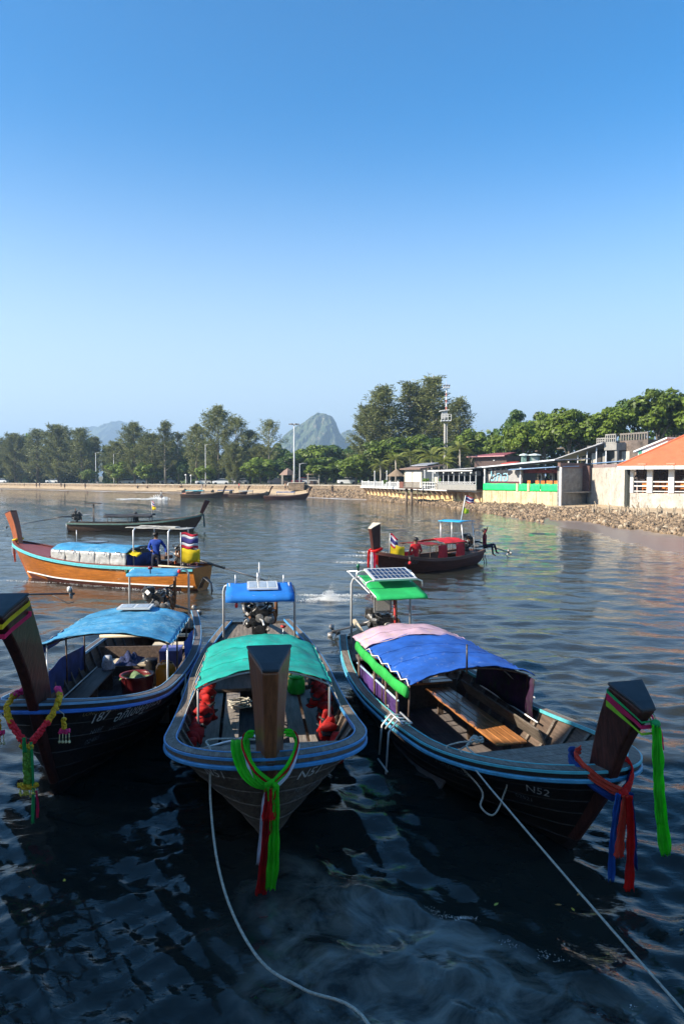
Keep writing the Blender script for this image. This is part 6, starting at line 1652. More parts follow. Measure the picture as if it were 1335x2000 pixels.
def trunk_mesh_b(seed, k=6):
    r = random.Random(seed); mb = MB()
    mb.tube([(0, 0, -.3), (.02, .01, .2), (.01 + r.uniform(-.05, .05), r.uniform(-.05, .05), .62), (r.uniform(-.06, .06), r.uniform(-.06, .06), 1.0)], [.075, .055, .045, .03], 8)
    for i in range(k):
        a = i * 6.28 / k + r.uniform(-.4, .4); z0 = r.uniform(.45, .8)
        mb.tube([(0, 0, z0), (.22 * math.cos(a), .22 * math.sin(a), z0 + .22), (.5 * math.cos(a), .5 * math.sin(a), min(z0 + r.uniform(.2, .4), .98))], [.032, .022, .010], 6)
    return mb.mesh('broad_trunk', BARK, True)
TRB = [trunk_mesh_b(s) for s in (1, 2, 3)]
def trunk_mesh_c(br, seed):
    r = random.Random(seed); mb = MB()
    mb.tube([(0, 0, -.03), (r.uniform(-.01, .01), r.uniform(-.01, .01), .35), (r.uniform(-.012, .012), r.uniform(-.012, .012), .7), (0, 0, .99)], [.014, .010, .006, .0015], 7)
    for i, (a, b) in enumerate(br):
        if i % 2 == 0: mb.tube([a, (a + b) / 2 + np.array([0, 0, -.006]), b], [.0034, .0024, .0012], 4)
    return mb.mesh('casuarina_trunk', PALEBARK if seed % 2 else BARK, True)
TRC = [trunk_mesh_c(b, i) for i, b in enumerate(CASBR)]

_tr = random.Random(99)
def ground_z(px, Y):
    dw, dl, zb, zl = shore(px); return zl if Y > dl else zb
def broad_tree(label, px, py_top, w_px, Y, low=None, dark=False, var=None, group=None, name='broadleaf_tree', crown=None, base=None):
    """crown fills w_px across and from py_top down to row low"""
    if px < 714: Y = max(Y, shore(px)[1] + 4)
    top = at(px, py_top, Y); x = top.x
    gz = ground_z(px, Y) if base is None else base
    rad = w_px / 2 * Y / FPX
    zlow = at(px, low, Y).z if low else gz + 1.2
    zlow = max(zlow, gz + .5)
    hz = max((top.z - zlow) / 2, .5)
    t = thing(name, label, 'shrub' if crown else 'tree', (x, Y, gz), 0, group)
    pool = [crown] if crown else (BD if dark else BC)
    me = pool[(var if var is not None else _tr.randrange(99)) % len(pool)]
    link('crown', me, t, (0, 0, (top.z + zlow) / 2 - gz), (0, 0, _tr.uniform(0, 6.28)), (rad * 1.05, rad * 1.05, hz * 1.18))
    if not crown or hz > 1:
        link('trunk', TRB[_tr.randrange(3)], t, (0, 0, 0), (0, 0, _tr.uniform(0, 6.28)), (rad * .85, rad * .85, max((top.z - gz) * .70, .6)))
    return t
def cas_tree(label, px, py_top, Y, var, wide=1.0, group=None, lean=0.0):
    if px < 714: Y = max(Y, shore(px)[1] + 5)
    top = at(px, py_top, Y); gz = ground_z(px, Y); H_ = top.z - gz
    t = thing('casuarina_tree', label, 'tree', (top.x, Y, gz), 0, group)
    a = _tr.uniform(0, 6.28)
    link('crown', CAS[var], t, (0, 0, 0), (0, lean, a), (H_ * wide, H_ * wide, H_))
    link('trunk', TRC[var], t, (0, 0, 0), (0, lean, a), (H_ * wide, H_ * wide, H_))
    return t
GL, GM, GR_ = 'trees behind the far beach', 'trees round the restaurant', 'trees above the waterfront buildings'
for a in [
    ('feathery casuarina cut by the left edge of the wood', -18, 852, 232, 4, 1.38), ('broad casuarina, first full crown from the left edge', 28, 846, 226, 4, 1.32), ('casuarina with rounded top left of the tallest far-left crown', 72, 836, 234, 2, 1.81), ('tallest crown of the far-left casuarina clump', 112, 829, 226, 4, 1.26),
    ('casuarina at the right end of the far-left clump, beside the pale lamp post', 158, 834, 222, 2, 1.81), ('thin dark casuarina leaning over the gap left of the second clump', 186, 850, 228, 3, 1.59),
    ('dense low casuarina at the left of the second clump', 228, 862, 204, 4, 1.32), ('pointed casuarina standing highest in the second clump', 262, 822, 200, 0, 1.26), ('casuarina just right of the pointed one in the second clump', 296, 846, 197, 4, 1.21),
    ('slender tiered casuarina with gaps, like a pagoda', 322, 819, 194, 3, 1.45), ('sparse casuarina right of the slender tiered one', 348, 842, 198, 5, 1.32), ('bushy casuarina left of the tallest beach casuarina', 384, 826, 186, 0, 1.21),
    ('tallest feathery casuarina behind the moored boats', 426, 789, 182, 0, 1.16), ('loose casuarina right of the tallest beach one', 462, 812, 180, 5, 1.26), ('lower casuarina with drooping left side near the thin bare one', 488, 838, 184, 2, 1.59), ('thin nearly bare casuarina left of the karst hill', 526, 817, 176, 5, 1.1),
    ('small casuarina filling below the thin bare one', 508, 868, 178, 4, 1.26), ('drooping grey-green casuarina in front of the loose one', 455, 865, 172, 4, 1.1)]:
    cas_tree(*a, group=GL)
for a in [('wide olive casuarina at the left of the tall group', 722, 790, 152, 4, 1.05), ('many-topped tall casuarina left of the tower', 748, 750, 150, 2, 1.55), ('narrow dark casuarina between the two tallest', 800, 741, 154, 1, 1.75), ('highest casuarina of the tall group, beside the tower', 846, 729, 152, 1, 1.7), ('second spire next to the highest casuarina', 826, 752, 158, 3, 1.5), ('casuarina with open branches right of the tower', 897, 774, 148, 2, 1.3), ('dark casuarina behind the foot of the tower', 868, 790, 160, 0, 1.2)]:
    cas_tree(*a, group=GM)
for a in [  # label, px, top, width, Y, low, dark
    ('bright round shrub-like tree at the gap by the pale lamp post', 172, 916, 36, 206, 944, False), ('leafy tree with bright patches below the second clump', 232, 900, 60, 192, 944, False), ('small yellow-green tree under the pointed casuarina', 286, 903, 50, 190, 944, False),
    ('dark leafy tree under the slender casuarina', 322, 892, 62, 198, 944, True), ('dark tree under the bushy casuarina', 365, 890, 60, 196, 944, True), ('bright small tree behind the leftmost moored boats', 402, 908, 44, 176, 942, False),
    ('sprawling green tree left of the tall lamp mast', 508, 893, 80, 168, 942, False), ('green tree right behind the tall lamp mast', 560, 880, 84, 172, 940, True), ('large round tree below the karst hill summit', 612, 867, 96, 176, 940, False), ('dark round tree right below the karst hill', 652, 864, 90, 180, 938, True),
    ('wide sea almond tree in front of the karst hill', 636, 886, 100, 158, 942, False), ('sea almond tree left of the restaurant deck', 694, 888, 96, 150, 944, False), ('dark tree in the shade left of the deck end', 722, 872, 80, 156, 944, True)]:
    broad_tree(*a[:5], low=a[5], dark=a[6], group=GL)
for a in [('spreading tree behind the left palms', 762, 852, 110, 138, 920, False), ('flat-topped tree under the tall casuarinas', 812, 846, 100, 142, 910, False), ('tree behind the middle palms', 858, 850, 90, 138, 915, True), ('tree between the tower and the maroon roof', 920, 838, 80, 136, 900, False), ('dark tree in the dip right of the tower', 946, 850, 50, 150, 905, True)]:
    broad_tree(*a[:5], low=a[5], dark=a[6], group=GM)
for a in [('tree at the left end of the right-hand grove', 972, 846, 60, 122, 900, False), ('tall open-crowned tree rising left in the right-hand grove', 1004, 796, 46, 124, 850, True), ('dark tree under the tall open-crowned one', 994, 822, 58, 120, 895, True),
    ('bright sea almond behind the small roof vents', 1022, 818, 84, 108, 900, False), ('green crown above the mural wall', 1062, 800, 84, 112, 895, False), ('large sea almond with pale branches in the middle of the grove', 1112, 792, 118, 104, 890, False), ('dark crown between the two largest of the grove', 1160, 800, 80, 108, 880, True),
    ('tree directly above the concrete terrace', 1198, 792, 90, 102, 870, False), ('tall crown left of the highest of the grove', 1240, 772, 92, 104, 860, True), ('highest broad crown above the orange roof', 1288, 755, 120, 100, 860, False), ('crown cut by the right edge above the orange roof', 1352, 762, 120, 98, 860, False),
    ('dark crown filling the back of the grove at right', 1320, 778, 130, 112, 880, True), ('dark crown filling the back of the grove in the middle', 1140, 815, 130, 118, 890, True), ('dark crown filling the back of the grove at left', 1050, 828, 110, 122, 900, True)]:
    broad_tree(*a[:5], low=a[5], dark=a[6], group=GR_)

# undergrowth and the wood behind, seen only as a mass between the trunks
def mass(name, label, rows, m, seed):
    r = np.random.default_rng(seed); C, U, W_ = [], [], []
    for (px0, px1, y_top, Y, n) in rows:
        px = r.uniform(px0, px1, n); Yv = Y + r.uniform(-6, 8, n)
        gz = np.array([ground_z(p, y) for p, y in zip(px, Yv)])
        zt = np.array([at(p, y_top + 9 * math.sin(p * .09) + 5 * math.sin(p * .31), y).z for p, y in zip(px, Yv)])
        z = gz + (zt - gz) * r.uniform(0, 1, n) ** .8
        c = np.stack([(px - CX) / FPX * Yv, Yv, z], 1); nn = unit(r.normal(size=(n, 3)) + np.array([-.4, -.5, .4]))
        t = unit(np.cross(nn, r.normal(size=(n, 3)))); b = np.cross(nn, t); s_ = Y * .0030 * r.uniform(.7, 1.4, (n, 1))
        C.append(c); U.append(t * s_); W_.append(b * s_ * .7)
    v_, q_ = quads_from(np.concatenate(C), np.concatenate(U), np.concatenate(W_))
    tag(link(name, np_mesh(name, v_, q_, m)), label, 'wood', kind='stuff')
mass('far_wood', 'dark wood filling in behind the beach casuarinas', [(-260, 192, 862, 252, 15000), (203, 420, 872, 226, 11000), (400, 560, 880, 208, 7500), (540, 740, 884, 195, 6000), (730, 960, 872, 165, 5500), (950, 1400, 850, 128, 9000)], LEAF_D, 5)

# ------------------------------------------------------------------ palms
def frond_mesh(seed, L=2.6):
    r = random.Random(seed); mb = MB(); pts = []
    for i in range(11):
        t = i / 10; pts.append(V(L * (t - .12 * t * t), 0, L * (.50 * t - .78 * t * t)))
    mb.tube(pts, [.035 * (1 - .8 * i / 10) for i in range(11)], 4)
    for i in range(34):
        t = .12 + .88 * i / 33; k = min(int(t * 10), 9); p = lerp(pts[k], pts[k + 1], t * 10 - k)
        ll = .62 * math.sin(math.pi * (t * .8 + .16)) ** .7
        for sd in (-1, 1):
            e = p + V(.25 * ll, sd * ll * .82, -.42 * ll + r.uniform(-.08, .08)); w = V(.035, 0, 0)
            m_ = lerp(p, e, .5) + V(0, 0, .06 * ll)
            mb.add([p - w * .6, m_ - w, e, m_ + w, p + w * .6], [(0, 1, 3, 4), (1, 2, 3)])
    return mb.mesh('frond', LEAF_P)
FRN = [frond_mesh(s) for s in (1, 2)]
def palm(label, px, py, Y, size=1.0, seed=0, n=15):
    r = random.Random(seed); c = at(px, py, Y); gz = ground_z(px, Y)
    t = thing('coconut_palm', label, 'palm', (c.x, Y, gz), 0, 'palms by the restaurant')
    hh = c.z - gz
    MB().tube([(0, 0, -.1), (.1, 0, hh * .5), (0, 0, hh)], [.17, .13, .11], 8).build('trunk', PALEBARK, t, True)
    for k in range(n):
        up = r.uniform(-.55, .55) if k % 3 else r.uniform(-1.1, -.7)
        link('frond', FRN[k % 2], t, (0, 0, hh), (0, up * .8, k * 2.4 + r.uniform(-.3, .3)), (size, size, size))
    return t
for i, a in enumerate([('small palm at the left end of the deck', 742, 908, 124, .95), ('palm behind the thatched parasols', 772, 898, 122, 1.0), ('tall palm left of the white cabin', 800, 890, 124, 1.1), ('large palm with bright drooping fronds over the cabin', 842, 892, 112, 1.2), ('palm with upright fronds by the restaurant roof', 897, 878, 112, 1.15), ('palm behind the upright-fronded one', 872, 886, 118, 1.0), ('low palm fronds right of the large palm', 866, 904, 110, .9), ('palm in the shade behind the cabin', 818, 908, 120, .9)]):
    palm(*a, seed=i)
# ------------------------------------------------------------------ waterfront buildings on the right
def PX(px, Y): return Vector((colx(px, Y), Y, 0))
class Front:
    """a facade line from column px0 at depth Y0 to column px1 at depth Y1; u runs along it, out points to the sea"""
    def __init__(s, px0, Y0, px1, Y1):
        s.A, s.B = PX(px0, Y0), PX(px1, Y1); s.d = (s.B - s.A); s.L = s.d.length; s.d.normalize(); s.out = Vector((s.d.y, -s.d.x, 0))
        if s.out.dot(-s.A) < 0: s.out = -s.out
    def p(s, u, o, z): return s.A + s.d * u + s.out * o + Vector((0, 0, z))
    def u_of(s, px):
        # where the facade line crosses that photo column
        k = (px - CX) / FPX; den = s.d.x - k * s.d.y
        return (k * s.A.y - s.A.x) / den
    def box(s, mb, u0, u1, o0, o1, z0, z1, mi=0):
        P = [s.p(u0, o0, z0), s.p(u1, o0, z0), s.p(u1, o1, z0), s.p(u0, o1, z0), s.p(u0, o0, z1), s.p(u1, o0, z1), s.p(u1, o1, z1), s.p(u0, o1, z1)]
        return mb.add(P, [(3,2,1,0),(4,5,6,7),(0,1,5,4),(1,2,6,5),(2,3,7,6),(3,0,4,7)], mi)
def bld(name, label, cat, F, z=2.2):
    t = thing(name, label, cat, F.p(F.L / 2, 0, z)); return t
def part(t, F, name, m, u0, u1, o0, o1, z0, z1, bevel=0):
    o = F.box(MB(), u0, u1, o0, o1, z0, z1).build(name, m, None, bevel=bevel); adopt(t, o); return o
def slab(t, F, name, m, c, th=.12):
    """sloping roof sheet through four (u,o,z) corners"""
    p = [F.p(*q) for q in c]
    o = MB().poly(p, (0, 0, th)).build(name, m, None); adopt(t, o); return o

# --- restaurant deck on bracketed sea wall
F1 = Front(715, 125.5, 940, 89.5)
t = bld('deck_terrace', 'long restaurant deck on an ochre sea wall with triangular brackets', 'terrace', F1)
part(t, F1, 'sea_wall', OCHRE, 0, F1.L, -.5, 0, -.6, 1.98)
part(t, F1, 'deck_slab', WHITE, -.5, F1.L, -9, .95, 2.0, 2.22)
nb = 26
bm = {}
for k in range(nb):
    u = lerp(.3, F1.L - .4, k / (nb - 1))
    o = MB().poly([F1.p(u, .002, 1.995), F1.p(u, .90, 1.995), F1.p(u, .002, .72)], F1.d * .16).build('bracket', mat('bracket_concrete', (.40, .28, .20), .85, .15, 1.5), None); adopt(t, o)
for u in np.arange(1.2, F1.L - 1, 1.9):     # strip of paler footing
    part(t, F1, 'footing', mat('pale_footing', (.55, .42, .25), .9, .2), u, u + 1.7, 0, .25, -.6, .35)
t2 = bld('deck_railing', 'white picket balustrade along the left part of the restaurant deck', 'railing', F1)
u1 = F1.u_of(792)
part(t2, F1, 'top_rail', WHITE, 0, u1, .80, .88, 3.02, 3.10)
part(t2, F1, 'bottom_rail', WHITE, 0, u1, .80, .88, 2.32, 2.38)
pk = F1.box(MB(), -.05, .05, -.04, .04, 0, .64).mesh('picket', WHITE)
pk = MB().box((0, 0, .32), (.13, .10, .62)).mesh('picket', WHITE)
for u in np.arange(.1, u1, .42):
    p = F1.p(u, .84, 2.39); link('picket', pk, t2, p - Vector(t2.location), (0, 0, math.atan2(F1.d.y, F1.d.x)))
for u in np.arange(.1, u1, 3.0): part(t2, F1, 'post', WHITE, u - .09, u + .09, .75, .92, 2.23, 3.3)
# thatched parasols and posts on the deck
for i, px in enumerate((757, 777, 795)):
    p = F1.p(F1.u_of(px), -1.5 - i, 2.22)
    tt = thing('thatched_parasol', ('thatched parasol nearest the left end of the deck', 'thatched parasol in the middle of the three on the deck', 'thatched parasol beside the white cabin')[i], 'parasol', p, 0, 'thatched parasols on the deck')
    MB().tube([(0, 0, 0), (0, 0, 2.5)], .07, 7).build('pole', DARKWOOD, tt, True)
    MB().lathe([(1.55, 1.75), (1.5, 1.85), (.7, 2.45), (.08, 2.95)], (0, 0, 0), 14).build('thatch', THATCH, tt)
# white cabin
F2 = Front(789, 108, 823, 103.5)
t = bld('cabin', 'square white cabin with two tall blank panels on the deck', 'cabin', F2)
part(t, F2, 'wall', mat('cabin_panel_side', (.40, .36, .30), .8, .1), 0, F2.L, -3, 0, 2.24, 5.0)
for a, b in ((.12, .46), (.54, .97)): part(t, F2, 'panel', mat('cream_panel', (.66, .61, .52), .7, .05), a * F2.L, b * F2.L, .004, .06, 2.35, 4.75)
slab(t, F2, 'roof', mat('brown_tile', (.20, .13, .10), .8, .25), [(-.5, .6, 4.95), (F2.L + .5, .6, 4.95), (F2.L + .5, -3.4, 5.5), (-.5, -3.4, 5.5)], .18)
slab(t, F2, 'upper_roof', TINROOF, [(.2, -1.0, 5.5), (F2.L - .2, -1.0, 5.5), (F2.L - .2, -3.0, 5.9), (.2, -3.0, 5.9)], .10)
# platform of dark timber on piles
F3 = Front(802, 102.5, 842, 98.0)
t = bld('timber_landing', 'dark timber landing with slatted railing on two piles before the sea wall', 'landing', F3)
part(t, F3, 'floor', DARKWOOD, -.1, F3.L, .2, 2.0, 2.24, 2.36)
for u in (.6, 1.9):
    for o in (1.2,): adopt(t, MB().tube([F3.p(u, o, -.8), F3.p(u + .1, o, 2.24)], .20, 9).build('pile', mat('barnacled_pile', (.19, .14, .10), .95, .3), None, True))
for u in (F3.L * .62, F3.L * .9): adopt(t, MB().tube([F3.p(u, 1.0, -.8), F3.p(u, 1.0, 2.24)], .07, 7).build('thin_pile', mat('barnacled_pile', (.19, .14, .10), .95, .3), None, True))
part(t, F3, 'end_panel', wood('red_brown_panel', (.16, .06, .04), .6), 0, 1.0, 1.9, 1.96, 2.37, 3.2)
for u in np.arange(1.15, F3.L, .22): part(t, F3, 'slat', DARKWOOD, u, u + .08, 1.9, 1.95, 2.37, 3.1)
part(t, F3, 'top_rail', DARKWOOD, 1.0, F3.L, 1.88, 1.97, 3.1, 3.18)
# potted plants and white posts between cabin and restaurant
for i, (px, w) in enumerate(((829, 16), (848, 12), (858, 10), (751, 10), (812, 9))):
    lb = ('leafy green shrub right of the white cabin', 'bright shrub at the deck edge before the dark restaurant', 'small shrub next to the restaurant doorway', 'small green shrub behind the white pickets', 'little plant at the foot of the white cabin')[i]
    broad_tree(lb, px, 930 if i < 3 else 936, w, 103 if i < 3 else 112, low=950, crown=SHR, name='shrub', group='shrubs on the deck', base=2.25)
for i, px in enumerate((836, 852, 742, 766)):
    p = F1.p(F1.u_of(px), 1.0 if i > 1 else .6, 2.23)
    tt = thing('white_post', ('white post right of the cabin', 'white post before the dark restaurant', 'white lamp post at the left of the deck railing', 'white post beside the parasols')[i], 'post', p, 0, 'white posts on the deck')
    MB().lathe([(.10, 0), (.08, .1), (.07, 2.4), (.11, 2.45), (.11, 2.6), (.03, 2.66)], (0, 0, 0), 8).build('shaft', WHITE, tt)
    MB().box((0, 0, .06), (.3, .3, .12)).build('foot', WHITE, tt)
# steps railing (white) px 840-862
F4 = Front(838, 97.5, 862, 95.0)
t = bld('white_gate_railing', 'short white railing right of the dark timber landing', 'railing', F4)
for z in (2.75, 3.15): part(t, F4, 'rail', WHITE, 0, F4.L, 1.1, 1.16, z, z + .07)
for k in range(6): u = F4.L * k / 5; part(t, F4, 'post', WHITE, u, u + .08, 1.08, 1.18, 2.24, 3.25)

# --- dark glazed restaurant
F5 = Front(858, 95.5, 940, 89.0)
t = bld('dark_restaurant', 'dark open-fronted restaurant with slim white mullions and sloping roof', 'restaurant', F5)
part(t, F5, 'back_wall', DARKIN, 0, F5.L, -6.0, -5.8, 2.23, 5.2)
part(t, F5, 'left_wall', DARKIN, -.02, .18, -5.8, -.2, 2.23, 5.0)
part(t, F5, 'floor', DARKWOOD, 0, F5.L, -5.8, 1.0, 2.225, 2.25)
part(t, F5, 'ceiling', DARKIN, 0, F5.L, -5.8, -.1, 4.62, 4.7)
part(t, F5, 'fascia', mat('grey_brown_fascia', (.16, .14, .125), .85, .2), .0, F5.L, .2, .3, 4.05, 4.62)
part(t, F5, 'sill_wall', mat('grey_sill', (.26, .25, .23), .85, .15), .7, F5.L, .85, .95, 2.25, 2.95)
for k in range(8): u = lerp(.75, F5.L - .1, k / 7); part(t, F5, 'mullion', GREYPT, u - .035, u + .035, .84, .96, 2.95, 4.62)
for z in (2.96, 3.25): part(t, F5, 'rail', GREYPT, .7, F5.L, .965, 1.0, z, z + .05)
for k in range(14):
    u = lerp(.9, F5.L - .9, k / 13)
    adopt(t, MB().bar(F5.p(u, 1.02, 3.0), F5.p(u + .55, 1.02, 3.24), .03, .03).bar(F5.p(u, 1.02, 3.24), F5.p(u + .55, 1.02, 3.0), .03, .03).build('cross_brace', WHITE, None))
part(t, F5, 'door_leaf', mat('weathered_board', (.42, .38, .32), .8, .15), .0, .62, .9, .96, 2.26, 3.9)
slab(t, F5, 'roof', TINROOF, [(-.6, 1.6, 4.60), (F5.L + .3, 1.6, 4.95), (F5.L + .3, -6.4, 5.15), (-.6, -6.4, 4.8)], .12)
part(t, F5, 'roof_edge', WHITE, -.6, F5.L, 1.62, 1.68, 4.62, 4.76)
for k in range(5): u = lerp(.6, F5.L - .5, k / 4); part(t, F5, 'lamp_bracket', WHITE, u, u + .22, 1.3, 1.5, 4.36, 4.52)

# --- mural restaurant with green cloths
F6 = Front(942, 88.5, 1090, 79.5)
t = bld('mural_restaurant', 'open restaurant with painted back wall above green cloth panels', 'restaurant', F6)
part(t, F6, 'sea_wall', CREAM, 0, F6.L, -.4, 0, .2, 2.24)
for k in range(5): u = F6.L * (k + .6) / 5; part(t, F6, 'drain_rib', CREAM, u, u + .12, 0.0, .07, .2, 2.2)
part(t, F6, 'floor', CONC, 0, F6.L, -6, -.4, 2.1, 2.245)
um = F6.u_of(1012)
part(t, F6, 'mural_wall', mat('mural_plaster', (.30, .285, .27), .85, .15, .8, col2=(.46, .43, .40), thr=.6), .1, um, -.8, -.6, 2.25, 4.95)
part(t, F6, 'back_wall', mat('maroon_back_wall', (.10, .055, .05), .8, .3), um, F6.L, -5.8, -5.6, 2.25, 5.2)
part(t, F6, 'red_valance', mat('red_lantern_valance', (.22, .035, .03), .7, .5, 3.0), um, F6.L, -.9, -.84, 4.35, 4.75)
for k, px in enumerate((1030, 1051, 1073)):
    u = F6.u_of(px); part(t, F6, 'pillar', WHITE, u - .22, u + .22, -2.6, -2.2, 2.25, 4.9)
    part(t, F6, 'hanging', DARKIN, u - .20, u + .05, -2.18, -2.1, 3.6, 4.1)
for px in (943, 1013, 1090):
    u = F6.u_of(px); part(t, F6, 'post', WHITE, u - .10, u + .10, -.35, -.15, 2.25, 5.0)
for k, (a, b) in enumerate(((943, 1008), (1012, 1030), (1034, 1054), (1055, 1089))):
    ua, ub = F6.u_of(a), F6.u_of(b)
    rows = [[F6.p(lerp(ua, ub, i / 10), .03 + .04 * math.sin(i * 1.9 + q + k), lerp(2.26, 3.12 + .03 * math.sin(i * 1.3 + k), q / 4)) for i in range(11)] for q in range(5)]
    o = sheet(rows, 'green_cloth_panel', GREENB, None); adopt(t, o)
for k, px in enumerate((1009.5, 1031.5)): u = F6.u_of(px); part(t, F6, 'panel_post', CREAM, u - .14, u + .14, -.02, .10, 2.25, 3.15)
slab(t, F6, 'grey_roof', TINROOF, [(-1.0, .0, 5.0), (F6.L * .95, .0, 5.75), (F6.L * .95, -6.5, 6.0), (-1.0, -6.5, 5.2)], .10)
slab(t, F6, 'blue_roof', BLUETIN, [(um - 1.0, .7, 4.70), (F6.L + .1, .7, 4.98), (F6.L + .1, -3.5, 5.1), (um - 1.0, -3.5, 4.8)], .09)
slab(t, F6, 'roof_edge', mat('pale_tin_edge', (.52, .54, .56), .5, .1), [(-.95, .08, 4.98), (F6.L * .95, .08, 5.73), (F6.L * .95, .02, 5.73), (-.95, .02, 4.98)], .16)
# mural lettering and painted tree
def mural(txt, u0, z0, size, m, name):
    vs_, fs_ = text_mesh(txt, size); o = MB().add([F6.p(u0 + v.x, -.55, z0 + v.y) for v in vs_], fs_).build(name, m, None); adopt(t, o)
MURB = mat('mural_blue', (.16, .38, .50), .7, .2, 3.0, col2=(.45, .62, .68), thr=.55)
mural('bกอ', F6.u_of(950), 3.40, 1.75, MURB, 'mural_lettering')
blk = mat('mural_black', (.025, .025, .03), .8, .3)
rr_ = random.Random(3); mb = MB()
for k in range(46):
    u = F6.u_of(rr_.uniform(944, 990)); z = 4.15 + .75 * rr_.random() - .012 * abs(F6.u_of(966) - u); n = 7; rad = rr_.uniform(.12, .34)
    mb.poly([F6.p(u + rad * math.cos(a) * rr_.uniform(.7, 1.2), -.594 + .0003 * k, z + rad * .8 * math.sin(a)) for a in np.linspace(0, 6.28, n + 1)[:-1]], F6.out * .001)
for pth in (((944, 2.3), (948, 3.2), (953, 4.0), (957, 4.5)), ((945, 2.3), (946, 3.4), (945, 4.4)), ((950, 3.6), (962, 4.1), (974, 4.4))):
    mb.tube([F6.p(F6.u_of(a), -.59, z) for a, z in pth], .08, 5)
adopt(t, mb.build('mural_tree', blk, None))
part(t, F6, 'mural_band', mat('mural_maroon', (.10, .025, .03), .8, .3), F6.u_of(948), um - .2, -.594, -.588, 3.12, 3.36)
adopt(t, MB().lathe([(.01, -1.0), (.42, -1.0), (.42, -.99), (.01, -.99)], (0, 0, 0), 16, axis='y').build('mural_moon', mat('mural_pale', (.52, .50, .48), .8, .1), None))
o = bpy.data.objects['mural_moon']; p = F6.p(F6.u_of(1004), -.60, 4.45); o.location = p + V(0, .98, 0) - Vector(t.location)
# tables, chairs and diners on the terrace
CHAIRO = mat('orange_chair', (.55, .17, .03), .5, .15)
def chair_mesh():
    mb = MB().box((0, 0, .45), (.42, .42, .05)).box((0, -.2, .75), (.42, .04, .5))
    for x in (-.18, .18):
        for y in (-.18, .18): mb.box((x, y, .22), (.04, .04, .44))
    return mb
CH_SEAT = MB().box((0, 0, .45), (.44, .44, .06)).mesh('seat', CHAIRO); CH_BACK = MB().box((0, -.2, .86), (.44, .05, .76)).mesh('backrest', CHAIRO); CH_LEG = MB().box((0, 0, .21), (.05, .05, .42)).mesh('leg', CHAIRO)
def chair(label, p, rz, group):
    c = thing('dining_chair', label, 'chair', p, rz, group)
    link('seat', CH_SEAT, c); link('backrest', CH_BACK, c)
    for x in (-.18, .18):
        for y in (-.18, .18): link('leg', CH_LEG, c, (x, y, 0))
lbl = ['orange chair left of the first white pillar', 'orange chair just right of the first white pillar', 'orange chair before the second white pillar', 'orange chair right of the second white pillar', 'orange chair midway between the second and third white pillars', 'orange chair left of the third white pillar', 'orange chair right of the third white pillar', 'orange chair nearest the grey wall']
for k, px in enumerate((1022, 1034, 1047, 1056, 1063, 1069, 1078, 1085)):
    chair(lbl[k], F6.p(F6.u_of(px), -1.1 - .3 * (k % 2), 2.25), math.atan2(F6.d.y, F6.d.x) + (k % 3) * .3, 'orange chairs behind the green cloths')
for k, px in enumerate((1026, 1046)):
    add_person(('dark-haired diner seated at the first white pillar', 'diner in red seated at the second white pillar')[k], F6.p(F6.u_of(px), -1.9, 2.0), .4, dict(kneeL=(-.12, -.40, .86), ankL=(-.13, -.36, .46), toeL=(-.14, -.5, .44), kneeR=(.12, -.40, .86), ankR=(.13, -.36, .46), toeR=(.14, -.5, .44)), (cloth('dark_shirt', (.03, .03, .035)), REDSH)[k], cloth('dark_trousers', (.012, .014, .03)), 'short')
# roof vents behind
for k, px in enumerate((1022, 1043)):
    p = at(px, 900, 92); tt = thing('roof_vent', ('slim grey-green vent cowl, left of two on the roof', 'square green louvred vent, right of two on the roof')[k], 'vent', (p.x, p.y, 5.55), 0)
    MB().box((0, 0, .5), (.55 + .6 * k, .5, 1.15)).build('vent_body', mat('vent_green', (.16, .26, .22), .6, .15), tt)
    MB().lathe([(.62 + .3 * k, 1.08), (.55 + .3 * k, 1.2), (.1, 1.35)], (0, 0, 0), 8).build('cap', mat('vent_cap', (.45, .50, .47), .5), tt)
    if k: MB().box((0, -.27, .5), (.75, .03, .8)).build('louvre', mat('vent_pale', (.36, .42, .38), .5), tt)

# --- maroon-roofed house behind
F7 = Front(925, 112, 988, 106)
t = bld('maroon_roof_house', 'dark house with low maroon hipped roof behind the restaurants', 'house', F7)
part(t, F7, 'wall', mat('dark_brown_wall', (.075, .05, .045), .8, .2), 0, F7.L, -6, 0, 2.2, 7.0)
slab(t, F7, 'roof', REDROOF, [(-.8, .8, 6.95), (F7.L + .4, .8, 6.95), (F7.L - 1.5, -3.5, 7.5), (.8, -3.5, 7.5)], .14)
part(t, F7, 'eave', mat('pink_eave', (.42, .22, .22), .6), -.8, F7.L + .4, .82, .9, 6.92, 7.05)
part(t, F7, 'lamp', WHITE, F7.L * .62, F7.L * .62 + .2, .0, .15, 6.3, 6.5)
F7b = Front(982, 104, 1003, 102.5)
t = bld('small_red_roof', 'small red-tiled roof peeping over the grey tin roof', 'roof', F7b, 5.4)
part(t, F7b, 'wall', DARKIN, 0, F7b.L, -2, 0, 2.2, 5.75)
slab(t, F7b, 'roof', mat('bright_red_roof', (.42, .06, .05), .6), [(-.2, .3, 5.75), (F7b.L + .2, .3, 5.75), (F7b.L - .3, -1.6, 6.0), (-.2, -1.6, 6.0)], .10)

